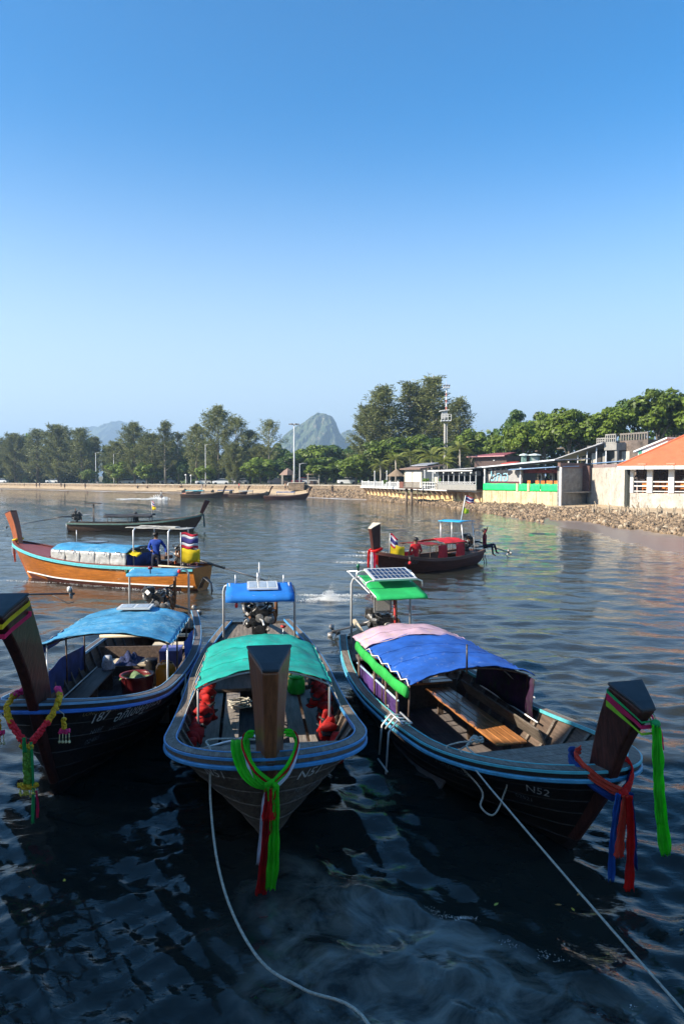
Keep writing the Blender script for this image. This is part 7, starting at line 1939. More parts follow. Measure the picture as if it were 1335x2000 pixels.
# --- blank grey and white walls
F8 = Front(1092, 79.3, 1145, 84.5)
t = bld('grey_wall', 'tall dark grey rendered wall set back between the green cloths and the white wall', 'wall', F8, .9)
part(t, F8, 'render', DKCONC, 0, F8.L, -.3, 0, .4, 4.9)
part(t, F8, 'top_band', mat('brown_band', (.15, .09, .07), .8, .3), 0, F8.L, -.28, .03, 4.902, 5.5)
part(t, F8, 'corner_post', WHITE, -.12, .12, .002, .2, .5, 5.0)
F9 = Front(1145, 84.3, 1224, 75.0)
t = bld('white_wall', 'tall blank whitewashed wall left of the orange-roofed pavilion', 'wall', F9, .9)
part(t, F9, 'whitewash', WHWALL, 0, F9.L, -.3, 0, .4, 4.95)
slab(t, F9, 'blue_roof', BLUETIN, [(-3.8, -.34, 5.35), (F9.L + .3, -.34, 5.62), (F9.L + .3, -3.5, 5.8), (-3.8, -3.5, 5.5)], .09)
part(t, F9, 'corrugated_strip', mat('rusty_corrugated', (.22, .16, .15), .8, .3, 4.0, stretch=(6, 6, .6)), 0, F9.L, -.6, -.42, 4.6, 5.34)
F9b = Front(1219, 76.0, 1226, 74.0)
t = bld('drain_gap', 'narrow dark drain chute between the white wall and the pavilion base', 'drain', F9b, .8)
part(t, F9b, 'chute', mat('near_black', (.03, .035, .03), .8), 0, F9b.L, -.2, .12, .35, 4.9)  # near-black strip filling the narrow gap
# --- kitchen block with tin roof and concrete terrace above
F10 = Front(1105, 92, 1180, 88)
t = bld('tin_roof_kitchen', 'open kitchen block under a rising grey tin roof behind the walls', 'building', F10, 5)
part(t, F10, 'back_wall', mat('dim_grey_wall', (.12, .115, .11), .8, .3), 0, F10.L + 2, -5, -4.8, 2.2, 8.0)
for k in range(5): u = lerp(.2, F10.L, k / 4); part(t, F10, 'post', GREYPT, u, u + .12, -.1, .02, 5, 6.2 + .45 * k)
slab(t, F10, 'roof', TINROOF, [(-2.0, .8, 5.9), (F10.L, .8, 8.0), (F10.L, -5, 8.5), (-2.0, -5, 6.3)], .12)
part(t, F10, 'window_frame', mat('pale_yellow_frame', (.55, .47, .30), .7), .2, 2.6, .03, .08, 6.0, 6.14)
for k in range(3): part(t, F10, 'panel', (WHWALL, DARKIN, CONC)[k], F10.L * (.55 + .14 * k), F10.L * (.66 + .14 * k), -1.0, -.9, 5.2, 6.9)
F11 = Front(1160, 90, 1207, 86.5)
t = bld('concrete_terrace', 'weathered concrete roof terrace with pierced block parapet', 'building', F11, 5)
part(t, F11, 'slab', CONC, F11.L * .5, F11.L, -4, .5, 7.15, 8.0)
part(t, F11, 'column', CONC, F11.L * .88, F11.L * .98, .0, .3, 4.9, 7.15)
part(t, F11, 'room', mat('dim_grey_wall', (.12, .115, .11), .8), F11.L * .3, F11.L + 2.5, -4, -1.2, 4.5, 7.15)
# pierced parapet: frame bars
for (ua, ub, oo, z0, z1) in ((0, F11.L * .52, -.3, 8.02, 8.75), (F11.L * .52, F11.L * .95, .3, 8.02, 9.1)):
    part(t, F11, 'parapet_rail', CONC, ua, ub, oo, oo + .15, z0, z0 + .12); part(t, F11, 'parapet_rail', CONC, ua, ub, oo, oo + .15, z1 - .14, z1)
    part(t, F11, 'parapet_rail', CONC, ua, ub, oo, oo + .13, (z0 + z1) / 2 - .05, (z0 + z1) / 2 + .05)
    n = int((ub - ua) / .32)
    for k in range(n + 1): u = lerp(ua, ub - .1, k / n); part(t, F11, 'parapet_block', CONC, u, u + .11, oo + .01, oo + .14, z0 + .12, z1 - .14)
F12 = Front(1207, 88, 1262, 84)
t = bld('dark_terrace_house', 'dark weathered house with pierced parapet behind the orange roof', 'house', F12, 5)
part(t, F12, 'wall', mat('sooty_wall', (.11, .085, .07), .9, .4, 1.2, col2=(.22, .17, .13), thr=.58), 0, F12.L, -4, 0, 2.2, 8.3)
part(t, F12, 'parapet_rail', mat('sooty_concrete', (.16, .14, .12), .9, .3), 0, F12.L, -.2, 0.02, 9.0, 9.2)
for k in range(11): u = lerp(.1, F12.L - .2, k / 10); part(t, F12, 'parapet_block', mat('sooty_concrete', (.16, .14, .12), .9, .3), u, u + .16, -.18, 0, 8.3, 9.0)
part(t, F12, 'white_plate', WHWALL, F12.L * .1, F12.L * .38, .0, .06, 5.6, 7.0)
F13 = Front(1243, 80, 1300, 76)
t = bld('white_gable', 'white gable with pale roof edge above the left slope of the orange roof', 'house', F13, 5)
adopt(t, MB().poly([F13.p(0, 0, 5), F13.p(F13.L, 0, 5), F13.p(F13.L, 0, 7.9), F13.p(0, 0, 6.7)], -F13.out * 2.5).build('wall', WHITE, None))
slab(t, F13, 'roof', mat('pale_roof_sheet', (.60, .60, .57), .6), [(-.4, .3, 6.65), (F13.L + .2, .3, 7.95), (F13.L + .2, -3, 7.95), (-.4, -3, 6.65)], .16)
part(t, F13, 'green_shutter', mat('green_shutter_paint', (.04, .22, .14), .6), .15, .6, .01, .06, 6.0, 7.0)

# --- pavilion with the orange roof
F14 = Front(1229, 73.0, 1335, 70.0)
t = bld('orange_roof_pavilion', 'open white-railed dining pavilion with big orange hipped roof', 'pavilion', F14)
LL = F14.L + 9
part(t, F14, 'base_wall', WHWALL, 0, LL, -.3, 0, .3, 2.3)
part(t, F14, 'floor', CONC, 0, LL, -9, -.3, 2.1, 2.31)
part(t, F14, 'back_wall', mat('dusty_pink_wall', (.36, .26, .225), .85, .15), 0, LL, -8.8, -8.6, 2.31, 5.0)
part(t, F14, 'side_wall', mat('dusty_pink_wall', (.36, .26, .225), .85, .15), .3, .45, -8.6, -1.2, 2.31, 5.0)
rows_ = []
us = [F14.u_of(1231), F14.u_of(1267), F14.u_of(1309), F14.u_of(1352), F14.u_of(1395)]
for u in us: part(t, F14, 'post', WHITE, u - .26 if u > 1 else u - .1, u + .26 if u > 1 else u + .22, -.32, .08, 2.305, 4.85, .02)
for i in range(len(us) - 1):
    for k, z in enumerate((2.45, 2.95, 3.38)):
        part(t, F14, 'rail', WHITE, us[i] + .27, us[i + 1] - .27, -.16, -.04, z, z + (.12 if k else .08))
part(t, F14, 'cross_beam', WHITE, us[2], LL, -.36, -.2, 4.62, 4.86)
zE, zR = 4.95, 8.3
Ae, Be = F14.p(-1.0, 1.0, zE), F14.p(LL + 1, 1.0, zE); Ce, De = F14.p(LL + 1, -10, zE), F14.p(-1.0, -10, zE)
R0, R1 = F14.p(4.6, -4.5, zR), F14.p(LL - 3, -4.5, zR)
def roof_face(pts, name):
    mb = MB(); n_ = (pts[1] - pts[0]).cross(pts[2] - pts[0]).normalized()
    if n_.z < 0: n_ = -n_
    adopt(t, mb.poly(pts, n_ * .10).build(name, ORROOF, None))
roof_face([Ae, Be, R1, R0], 'front_slope'); roof_face([De, Ae, R0], 'hip_slope'); roof_face([Be, Ce, R1], 'hip_slope'); roof_face([Ce, De, R0, R1], 'rear_slope')
adopt(t, MB().tube([R0 + V(0, 0, .12), R1 + V(0, 0, .12)], .14, 7).build('ridge_cap', ORROOF, None))
adopt(t, MB().tube([Ae + V(0, 0, .1), R0 + V(0, 0, .12)], .12, 7).build('hip_cap', ORROOF, None))
for i in range(6):
    u0_, u1_ = lerp(-1.0, LL + 1, i / 6), lerp(-1.0, LL + 1, (i + 1) / 6) - .08
    part(t, F14, 'fascia_board', WHITE, u0_, u1_, 1.02, 1.10, 4.68, 5.02)
    p = F14.p(u1_ - .3, .7, 5.2); adopt(t, MB().box(p, (.75, .5, .12), Euler((0, 0, math.atan2(F14.d.y, F14.d.x))).to_matrix()).build('gutter_cap', mat('terracotta_cap', (.58, .26, .16), .6), None))
part(t, F14, 'soffit', mat('soffit_grey', (.34, .31, .28), .8), -.9, LL + .9, -.5, 1.0, 4.80, 4.88)
# dry vine painted/hanging on the inner wall, louvres, tables
vm = mat('dry_vine', (.05, .03, .025), .9)
for k, (px, n) in enumerate(((1246, 7), (1290, 9), (1330, 7))):
    mb = MB(); rr_ = random.Random(k + 5)
    for i in range(n):
        u = F14.u_of(px + rr_.uniform(-14, 16)); z = 4.75; pts = []
        for j in range(5): pts.append(F14.p(u + rr_.uniform(-.5, .5) * j * .35, -1.15 + .02 * j, z - rr_.uniform(.12, .32) * j))
        mb.tube(pts, .06, 4)
    adopt(t, mb.build('dry_vine', vm, None))
for k in range(5):
    part(t, F14, 'wall_louvre', mat('louvre_pink', (.42, .33, .29), .8), .6, us[1] - .5, -1.3, -1.24, 2.7 + .22 * k, 2.82 + .22 * k)
part(t, F14, 'window', WHITE, us[2] + .5, us[3] - .3, -2.4, -2.3, 3.55, 3.85)
lbl2 = ['orange-brown chair in the first bay of the pavilion, left', 'orange-brown chair in the first bay of the pavilion, right', 'orange-brown chair at the left of the middle bay', 'orange-brown chair in the centre of the middle bay', 'orange-brown chair at the right of the middle bay', 'orange-brown chair at the left of the last bay', 'orange-brown chair at the right edge of the last bay']
for k, px in enumerate((1253, 1261, 1276, 1288, 1300, 1316, 1328)):
    chair(lbl2[k], F14.p(F14.u_of(px), -1.0 - .4 * (k % 2), 2.312), math.atan2(F14.d.y, F14.d.x) + (k % 3) * .2, 'chairs in the orange-roofed pavilion')

# ------------------------------------------------------------------ tower and lamp masts
def tower():
    b = at(869, 905, 134); gz = ground_z(869, 134)
    t = thing('radio_tower', 'tall pale column tower with platform and slim red-white mast among the trees', 'tower', (b.x, b.y, gz))
    zt = lambda y: at(869, y, 134).z - gz
    MB().lathe([(.26, 0), (.23, zt(827))], (-.1, 0, 0), 10).build('column', mat('pale_concrete_column', (.34, .32, .29), .8, .1), t)
    MB().box((.26, 0, zt(827) / 2), (.14, .3, zt(827))).build('cable_riser', mat('grey_riser', (.40, .39, .37), .8), t)
    MB().box((.0, 0, zt(822)), (1.7, 1.7, .22)).build('platform', GREYPT, t)
    for x in (-.9, -.3, .3, .9): MB().tube([(x, -.9, zt(822)), (x, -.9, zt(810))], .05, 5).build('rail_post', WHITE, t)
    for z in (zt(814), zt(810)): MB().tube([(-.9, -.9, z), (.9, -.9, z)], .05, 5).build('rail', WHITE, t)
    MB().box((-.2, 0, (zt(803) + zt(818)) / 2), (1.0, 1.0, zt(803) - zt(818))).build('cabin', mat('tower_cabin', (.34, .34, .33), .7), t)
    MB().box((-.3, 0, zt(802)), (1.7, 1.5, .14), Euler((0, -.12, 0)).to_matrix()).build('cabin_roof', WHITE, t)
    for k in range(6):
        a, c = lerp(zt(800), zt(760), k / 6), lerp(zt(800), zt(760), (k + 1) / 6)
        MB().lathe([(.15 - .008 * k, a), (.14 - .008 * k, c)], (.1, 0, 0), 7).build('mast_section', mat('mast_red', (.45, .16, .12), .6, .2) if k % 2 == 0 else WHITE, t)
        MB().lathe([(.24, c - .08), (.24, c)], (.1, 0, 0), 7).build('mast_ring', GREYPT, t)
    MB().box((.1, 0, zt(757)), (1.2, 1.0, .22)).build('head_platform', GREYPT, t)
    for x in (-.35, .1, .55): MB().lathe([(.08, 0), (.22, .3), (.2, .4)], (x, -.3, zt(756)), 8).build('floodlight', mat('lamp_housing', (.16, .16, .16), .5), t)
    MB().tube([(.1, 0, zt(756)), (.1, 0, zt(742))], .04, 5).build('lightning_rod', GREYPT, t)
tower()
def mast(label, px, py_top, Y, r=.16, head='ring', group=None, base=None):
    if px < 714 and base is None: Y = max(Y, shore(px)[1] + 2)
    gz = ground_z(px, Y) if base is None else base; p = at(px, py_top, Y); h_ = p.z - gz
    t = thing('lamp_mast', label, 'lamp', (p.x, Y, gz), 0, group)
    MB().lathe([(r * 1.3, 0), (r, h_ * .3), (r * .55, h_)], (0, 0, 0), 9).build('pole', GREYPT, t, True)
    if head == 'ring':
        MB().lathe([(.3, h_ - .1), (.55, h_), (.3, h_ + .12)], (0, 0, 0), 10).build('head_ring', GREYPT, t)
        for k in range(6):
            a = k * math.pi / 3; MB().box((.85 * math.cos(a), .85 * math.sin(a), h_ + .05), (.5, .34, .24), Euler((0, 0, a)).to_matrix()).build('lamp_head', mat('lamp_housing', (.16, .16, .16), .5), t)
    elif head == 'arm':
        MB().tube([(0, 0, h_ - .2), (.6, 0, h_), (1.1, 0, h_ + .02)], .05, 6).build('arm', GREYPT, t)
        MB().box((1.3, 0, h_), (.6, .25, .12)).build('lamp_head', mat('lamp_housing', (.16, .16, .16), .5), t)
    else:
        MB().ball((0, 0, h_ + .15), .26, 9, 6).build('lamp_globe', WHITE, t, True)
    return t
mast('tall lamp mast with a ring of lamps on the promenade before the trees', 574, 829, 149, .17)
pl = gp(577, 950, 2.1); 
t = thing('mast_plinth', 'brown stone block at the foot of the tall lamp mast', 'plinth', (colx(579, 146.5), 146.5, 1.1)); MB().box((0, 0, .75), (3.2, 2.0, 1.5)).build('block', PROMST, t, bevel=.06); MB().box((0, 0, 1.56), (3.4, 2.2, .12)).build('top_slab', mat('pale_coping', (.62, .56, .47), .8), t)
for a in (('pale lamp post in the gap right of the far-left clump', 187, 884, 212, .11, 'arm'), ('slim lamp post in front of the second clump', 222, 886, 198, .10, 'arm'), ('slim post among the trunks left of the moored boats', 401, 868, 178, .10, 'arm'), ('short white globe lamp left of the moored boats', 363, 929, 180, .09, 'globe'), ('short grey post beside the globe lamp', 373, 930, 180, .09, 'globe'), ('slim post behind the tall lamp mast', 585, 905, 156, .10, 'arm')): mast(*a, group='lamp posts behind the far beach')
# ------------------------------------------------------------------ cars and huts under the far trees
def car_meshes(col, name):
    m = mat('car_paint_' + name, col, .3, .05, 3.0, spec=.6)
    body = []
    for x, z0, z1, w in ((-2.1, .45, .80, .75), (-2.0, .32, .95, .84), (-.9, .28, 1.0, .86), (.9, .28, 1.02, .86), (1.9, .32, .92, .84), (2.1, .45, .75, .76)):
        body.append([V(x, -w, z0), V(x, w, z0), V(x, w * .97, z1), V(x, -w * .97, z1)])
    cab = []
    for x, z, w in ((-1.1, .98, .78), (-.55, 1.48, .66), (1.2, 1.50, .66), (1.85, 1.0, .76)): cab.append([V(x, -w, .97), V(x, w, .97), V(x, w * .9, z + .01), V(x, -w * .9, z + .01)])
    return MB().loft(body).mesh('body', m), MB().loft(cab).mesh('cabin', m if name == 'van' else mat('car_glass', (.03, .035, .04), .1, .1, spec=.8)), m
TYRE = MB().lathe([(.2, -.1), (.32, -.09), (.32, .09), (.2, .1)], (0, 0, 0), 12, axis='y').mesh('wheel', RUBBER)
CARC = {'white': (.72, .72, .72), 'silver': (.42, .43, .45), 'red': (.45, .02, .03), 'dark': (.05, .05, .06)}
CM = {k: car_meshes(c, k) for k, c in CARC.items()}
def car(label, px, Y, c, rz=0.0):
    Y = max(Y, shore(px)[1] + 3)
    gz = ground_z(px, Y) + .05
    t = thing('parked_car', label, 'car', (colx(px, Y), Y, gz), rz, 'cars parked behind the far beach')
    link('body', CM[c][0], t); link('cabin', CM[c][1], t)
    link('roof', MB().box((.35, 0, 1.515), (1.7, 1.16, .05)).mesh('roof', CM[c][2]), t)
    for x in (-1.3, 1.3):
        for y in (-.8, .8): link('wheel', TYRE, t, (x, y, .32))
for a in (('white car under the tallest beach casuarina', 432, 180, 'white', .1), ('white car with the tree trunk before it, next in the row', 452, 181, 'white', -.1), ('silver car right of the two white ones', 470, 182, 'silver', .1), ('white car behind the leftmost moored boats', 398, 184, 'white', .2), ('white car far left under the second clump', 246, 206, 'white', 0), ('white car below the pointed casuarina', 272, 205, 'white', .1),
          ('pale car left of the thin trunks', 328, 200, 'silver', .0), ('red car right of the tall lamp mast', 588, 160, 'red', .1), ('dark car left of the brown hut', 541, 163, 'dark', .2), ('white car at the deck end under the dark trees', 678, 152, 'white', .1), ('silver car right of the red one', 606, 160, 'silver', .0), ('white car at the far left end of the promenade', 4, 243, 'white', 0), ('white car seen between far-left trunks', 104, 232, 'white', 0)):
    car(*a)
for i, (px, Y, w) in enumerate(((562, 157, 1.9), (612, 156, 1.7))):
    p = V(colx(px, Y), Y, ground_z(px, Y)); t = thing('thatched_hut', ('brown-roofed hut just left of the tall lamp mast', 'thatched hut right of the tall lamp mast')[i], 'hut', p, 0, 'huts on the promenade')
    MB().lathe([(w, 2.2), (w * .95, 2.3), (w * .45, 3.2), (.1, 3.7)], (0, 0, 0), 4).build('roof', THATCH if i else mat('brown_tile', (.20, .13, .10), .8), t)
    for x in (-1.2, 1.2):
        for y in (-1.2, 1.2): MB().box((x, y, 1.15), (.22, .22, 2.3)).build('post', PALEBARK, t)
    MB().box((0, 0, .45), (1.6, 1.0, .9)).build('counter', DARKWOOD, t)
# ------------------------------------------------------------------ small people on the beach
pm_cache = {}
def small_person(label, px, py_foot, shirt, sit=False, z=None):
    # on the sand: find where the line of sight meets the beach slope
    dw, dl, zb, zl = shore(px)
    best = None
    for k in range(60):
        Y = lerp(dw - 6, dl, k / 59); zz = float(np.interp(Y, [dw - 14, dw, lerp(dw, dl, .55), dl], [-.7, 0, zb * .62, zb])); e = abs(at(px, py_foot, Y).z - zz)
        if best is None or e < best[0]: best = (e, Y, zz)
    _, Y, zz = best
    key = (shirt.name, sit)
    if key not in pm_cache:
        pose = dict(kneeL=(-.12, -.34, .55), ankL=(-.13, -.5, .1), toeL=(-.14, -.6, .06), kneeR=(.12, -.34, .55), ankR=(.13, -.5, .1), toeR=(.14, -.6, .06), pelvis=(0, 0, .13), belly=(0, .01, .28), chest=(0, .01, .52), neck=(0, .015, .67), head0=(0, .02, .74), head1=(0, .01, .83), head2=(0, .02, .91), hipL=(-.1, 0, .12), hipR=(.1, 0, .12), shL=(-.175, .01, .6), elL=(-.24, -.1, .4), wrL=(-.2, -.3, .45), haL=(-.18, -.36, .5), shR=(.175, .01, .6), elR=(.24, -.1, .4), wrR=(.2, -.3, .45), haR=(.18, -.36, .5)) if sit else dict(kneeL=(-.12, -.1, .5), ankL=(-.13, .08, .1))
        mb, J, fw = person_mesh(pose, shirt, shirt, 'short', True); pm_cache[key] = (mb.mesh('body', [shirt, cloth('dark_trousers', (.012, .014, .03)), SKIN], True), MB().ball(Vector(J['head1']) + V(0, .01, .03), (.108, .11, .10), 8, 6).mesh('hair', HAIR, True))
    t = thing('person', label, 'person', (colx(px, Y), Y, zz - .02), _tr.uniform(0, 6), 'people on the far beach')
    link('body', pm_cache[key][0], t); link('hair', pm_cache[key][1], t)
S1, S2, S3, S4 = cloth('dark_shirt', (.03, .03, .035)), cloth('white_shirt', (.6, .6, .58)), REDSH, cloth('sand_shirt', (.35, .22, .14))
for a in (('dark figure standing far left on the sand', 48, 951, S1), ('dark figure by the steps at far left', 34, 946, S1), ('standing figure left of two near the water at left', 72, 953, S4), ('dark figure right of the pair near the water at left', 78, 952, S1), ('dark figure near the wall at left', 120, 952, S1), ('dark figure closest to the water at left', 127, 955, S1), ('pale figure standing right of the dark ones', 167, 955, S4), ('figure up by the wall below the bright round tree', 191, 950, S2)): small_person(*a)
for a in (('left of two people sitting on the sand below the second clump', 270, 954, S1), ('right of two people sitting on the sand below the second clump', 289, 954, S4), ('seated person by the wall left of the moored boats', 354, 953, S4)): small_person(*a, sit=True)
for a in (('person standing by the wall above the moored boats', 402, 955, S2), ('person in red standing by the moored boats', 467, 957, S3), ('person beside the lamp mast plinth', 557, 958, S4), ('person left of the lamp mast plinth', 563, 957, S2), ('dark figure standing on the rocks below the promenade', 649, 965, S1)): small_person(*a)
for i, (px, py) in enumerate(((133, 961), (171, 962), (4, 958))):
    p = gp(px, py, 0); t = thing('swimmer', ('swimmer in the shallows at left centre', 'swimmer right of the other near the far beach', 'swimmer at the left edge')[i], 'person', p, 0, 'swimmers off the far beach')
    MB().ball((0, 0, .16), (.11, .12, .14), 9, 7).ball((0, .02, -.08), (.22, .14, .16), 9, 6).build('head_and_shoulders', SKIN, t, True); MB().ball((0, .01, .22), (.115, .125, .10), 9, 6).build('hair', HAIR, t, True)

# ------------------------------------------------------------------ jet ski and its wake, spray by the near boats
FOAM = mat('sea_foam', (.80, .80, .78), .7)
p = gp(318, 975, 0)
t = thing('jet_ski', 'white jet ski with rider throwing a long wake off the far beach', 'jet ski', p); t.scale = (.6,) * 3
MB().loft([[V(x, -w, z0), V(x, w, z0), V(x, w * .7, z1), V(x, -w * .7, z1)] for x, w, z0, z1 in ((-1.5, .45, 0, .35), (-.3, .55, 0, .5), (.6, .5, .05, .7), (1.5, .1, .3, .55))]).build('jet_ski_hull', WHITE, t)
MB().box((-.4, 0, .62), (1.1, .34, .22)).build('saddle', IRON, t, bevel=.04)
MB().tube([(.45, -.35, .98), (.5, 0, .9), (.45, .35, .98)], .03, 6).build('handlebar', IRON, t)
add_person('rider in pale shirt on the jet ski', p + V(-.35, 0, -.05), math.pi / 2, dict(kneeL=(-.26, -.3, .62), ankL=(-.3, -.1, .25), toeL=(-.3, -.25, .2), kneeR=(.26, -.3, .62), ankR=(.3, -.1, .25), toeR=(.3, -.25, .2), pelvis=(0, 0, .78), belly=(0, -.03, .93), chest=(0, -.08, 1.15), neck=(0, -.1, 1.3), head0=(0, -.1, 1.37), head1=(0, -.11, 1.46), head2=(0, -.1, 1.54), hipL=(-.1, 0, .75), hipR=(.1, 0, .75), shL=(-.175, -.08, 1.23), elL=(-.25, -.3, 1.08), wrL=(-.3, -.6, 1.02), haL=(-.3, -.68, 1.02), shR=(.175, -.08, 1.23), elR=(.25, -.3, 1.08), wrR=(.3, -.6, 1.02), haR=(.3, -.68, 1.02)), S2, cloth('dark_trousers', (.012, .014, .03)), 'short', True)
def foam_patch(name, label, cells, seed, cat='foam'):
    """broken foam: many small irregular flakes and droplets"""
    r = random.Random(seed); mb = MB()
    for (c, sx, sy, sz, n, s0, s1) in cells:
        for k in range(n):
            u, v, w = r.gauss(0, .42), r.gauss(0, .42), r.random() ** 2.2
            q = c + V(u * sx, v * sy, w * sz * math.exp(-(u * u + v * v) * 1.4)); s_ = r.uniform(s0, s1)
            d = V(r.gauss(0, 1), r.gauss(0, 1), r.gauss(0, 1)).normalized(); a = d.orthogonal().normalized() * s_; b = d.cross(a)
            mb.add([q + a, q + b, q - a, q - b, q + d * s_ * .7, q - d * s_ * .7], [(0, 1, 4), (1, 2, 4), (2, 3, 4), (3, 0, 4), (1, 0, 5), (2, 1, 5), (3, 2, 5), (0, 3, 5)])
    return tag(mb.build(name, FOAM), label, cat, kind='stuff')
wk = []
for k in range(16):
    f = k / 15; q = gp(lerp(236, 322, f), 974.5 + .8 * math.sin(k), 0); wk.append((q, 1.6, .3, .04 + .2 * f ** 3, 46, .03, .08))
wk.append((gp(309, 973, 0), 1.8, .5, .7, 160, .04, .12))
foam_patch('jet_ski_wake', 'white wake trailing the jet ski', wk, 3)
c0 = gp(636, 1172, 0)
foam_patch('water_spray', 'burst of white spray between the middle and right boats', [(c0, .9, .4, .08, 1500, .004, .014), (c0 + V(.1, .0, 0), .40, .25, .34, 2600, .003, .012), (c0 + V(.22, .1, .0), .26, .2, .60, 700, .0025, .008), (gp(675, 1163, 0), .9, .3, .04, 500, .004, .012), (gp(600, 1163, 0), .8, .3, .03, 400, .004, .012)], 4)
foam_patch('bow_wash', 'thin line of foam along the orange boat waterline', [(loc2w(OB, (x, .80 + .1 * math.sin(x), .0)), .5, .10, .03, 60, .004, .014) for x in np.arange(.5, 8.2, .5)], 5)
foam_patch('stern_wash', 'churned wash beyond the maroon boat bow', [(gp(px, py, 0), .9, .30, .04, 160, .006, .02) for px, py in ((705, 1085), (722, 1078), (690, 1098), (715, 1100), (768, 1083), (785, 1080))], 6)
# foam on the swell at the pier foot
A_, B_ = gp(640, 1715, 0), gp(1180, 1930, 0)
cells = []
for k in range(16):
    f = .35 + .65 * k / 15; q = lerp(A_, B_, f) + V(0, 0, .07); cells.append((q, .12, .04, .01, 50, .0015, .004))
cells += [(gp(905, 1795, .09), .12, .05, .015, 220, .0015, .005), (gp(1225, 1965, .05), .14, .06, .015, 220, .0015, .005)]
foam_patch('swell_foam', 'fine foam along the crest of the low swell in the foreground', cells, 7)

# ------------------------------------------------------------------ floating leaves
lm = MB().add([V(-.5, 0, 0), V(-.2, -.22, .03), V(.25, -.2, .02), V(.55, 0, 0), V(.25, .2, .02), V(-.2, .22, .03), V(-.7, .02, .02)], [(0, 1, 2, 3), (0, 3, 4, 5), (6, 0, 5)])
LM = [lm.mesh('leaf_blade', mat('fallen_leaf_%d' % k, c, .6, .15)) for k, c in enumerate(((.50, .36, .03), (.42, .20, .05), (.36, .38, .06)))]
for i, (px, py, k, lb) in enumerate(((968, 1766, 2, 'yellow-green leaf floating alone in the dark water below the middle boats'), (1118, 1776, 0, 'yellow leaf floating below the red sash'), (1090, 1767, 1, 'brown leaf left of the yellow one below the red sash'), (1130, 1746, 1, 'orange-brown leaf just under the red sash tail'), (1330, 1816, 1, 'brown leaf at the right edge near the rope'), (1240, 1650, 1, 'small brown leaf between the red and green sashes'),
        (198, 1805, 1, 'small orange leaf floating at lower left'), (126, 1720, 0, 'yellow leaf in the dark water at left'), (58, 1730, 1, 'tan leaf near the left edge'), (22, 1711, 0, 'pale yellow leaf at the left edge'), (108, 1688, 1, 'small tan leaf below the garland'), (935, 1818, 1, 'tiny orange leaf on the swell crest'))):
    p = gp(px, py, .03); t = link('floating_leaf', LM[k], None, p, (random.uniform(-.1, .1), random.uniform(-.1, .1), random.uniform(0, 6)), (.055,) * 3); tag(t, lb, 'leaf', 'leaves floating near the pier')

# ------------------------------------------------------------------ stones of the bank below the walls
def rock_mesh(seed):
    r = random.Random(seed); mb = MB(); n, k = 7, 4; rings = []
    for i in range(k + 1):
        a = -math.pi / 2 + math.pi * i / k; rings.append([V(max(math.cos(a), .12) * math.cos(6.283 * j / n) * r.uniform(.75, 1.15), max(math.cos(a), .12) * math.sin(6.283 * j / n) * r.uniform(.75, 1.15), math.sin(a) * r.uniform(.7, 1.0)) for j in range(n)])
    return mb.loft(rings)
RK = [rock_mesh(s) for s in range(6)]; STONED = mat('dark_wet_stone', (.13, .09, .055), .8, .4, 1.6, bump=.4, col2=(.05, .04, .03), thr=.55); STONEP = mat('pale_stone', (.36, .29, .20), .9, .3, 1.6, bump=.4, col2=(.2, .15, .1), thr=.55)
RKM = [r_.mesh('rock', (STONE, STONED, STONEP)[i % 3]) for i, r_ in enumerate(RK)]
bank = thing('stone_bank', 'bank of tumbled stones and old stumps below the waterfront walls', 'stone bank', (colx(1150, 62), 62, .3))
bi = -Vector(bank.location)
def bank_z(px, Y):
    dw, dl, zb, zl = shore(px); return float(np.interp((Y - dw) / (dl - dw), [-.2, 0, .25, .55, .85, 1], [-.3, .0, zb * .26, zb * .62, zb * .95, zb]))
rr_ = random.Random(12); cand = []
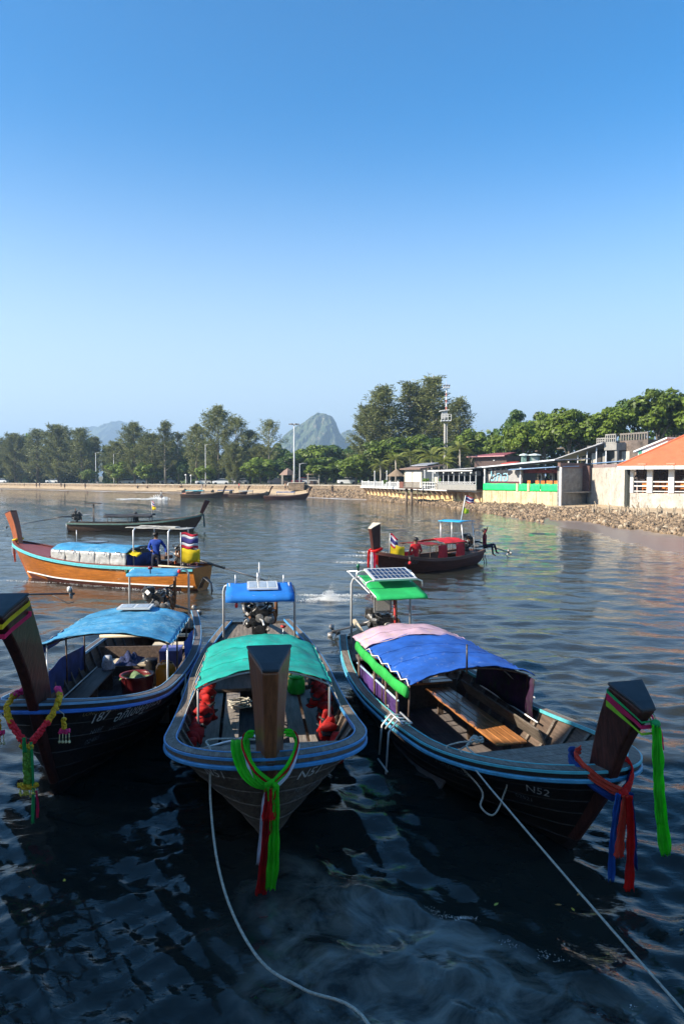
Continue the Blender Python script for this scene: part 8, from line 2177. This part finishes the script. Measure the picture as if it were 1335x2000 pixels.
def bank_pt():
    px = rr_.uniform(740, 1420); dw, dl, zb, zl = shore(px)
    lo, hi = (.02, .9) if px < 1060 else (.22, .72)
    f = lerp(lo, hi, rr_.random()); f = f if px < 1200 else f * .9 + .05
    Y = lerp(dw, dl, f); return px, Y, f
for k in range(260):
    while True:
        px, Y, f = bank_pt()
        if px > 930: break
    s_ = rr_.uniform(.10, .26) * (1.0 if px > 1000 else .9)
    o = link('rock', RKM[k % 6], bank, V(colx(px, Y), Y, bank_z(px, Y) + s_ * .25) + bi, (rr_.uniform(0, 6), rr_.uniform(0, 6), rr_.uniform(0, 6)), (s_ * rr_.uniform(.8, 1.5), s_, s_ * rr_.uniform(.6, 1.0)))
mb = MB()
mb2 = MB()
for k in range(6500):
    px, Y, f = bank_pt()
    if rr_.random() < .25: px = rr_.uniform(600, 760); dw, dl, _, _ = shore(px); Y = lerp(dw, dl, rr_.uniform(.15, .98))
    s_ = rr_.uniform(.06, .19) * (.8 + Y / 160); src = RK[k % 6]; e = Euler((rr_.uniform(0, 6), rr_.uniform(0, 6), rr_.uniform(0, 6))).to_matrix()
    c = V(colx(px, Y), Y, bank_z(px, Y) + s_ * .2) + bi; sc_ = V(rr_.uniform(.8, 1.5), 1, rr_.uniform(.6, 1))
    (mb2 if k % 5 < 2 else mb).add([c + (e @ V(v[0] * sc_.x, v[1], v[2] * sc_.z)) * s_ for v in src.v], src.f)
tag(mb.build('small_stones', STONE, bank), kind='stuff'); tag(mb2.build('small_dark_stones', STONED, bank), kind='stuff')
# old stumps standing in the bank at right
for k in range(64):
    px = rr_.uniform(1150, 1420); dw, dl, _, _ = shore(px); Y = lerp(dw, dl, rr_.uniform(.50, .74)); z = bank_z(px, Y); hh_ = rr_.uniform(.35, .95)
    MB().tube([V(colx(px, Y), Y, z - .1) + bi, V(colx(px, Y) + rr_.uniform(-.1, .1), Y, z + hh_ * .6) + bi, V(colx(px, Y) + rr_.uniform(-.22, .22), Y + rr_.uniform(-.1, .1), z + hh_) + bi], [.10, .07, rr_.uniform(.02, .06)], 6).build('stump', mat('bleached_stump', (.34, .27, .19), .95, .4, 3.0), bank)
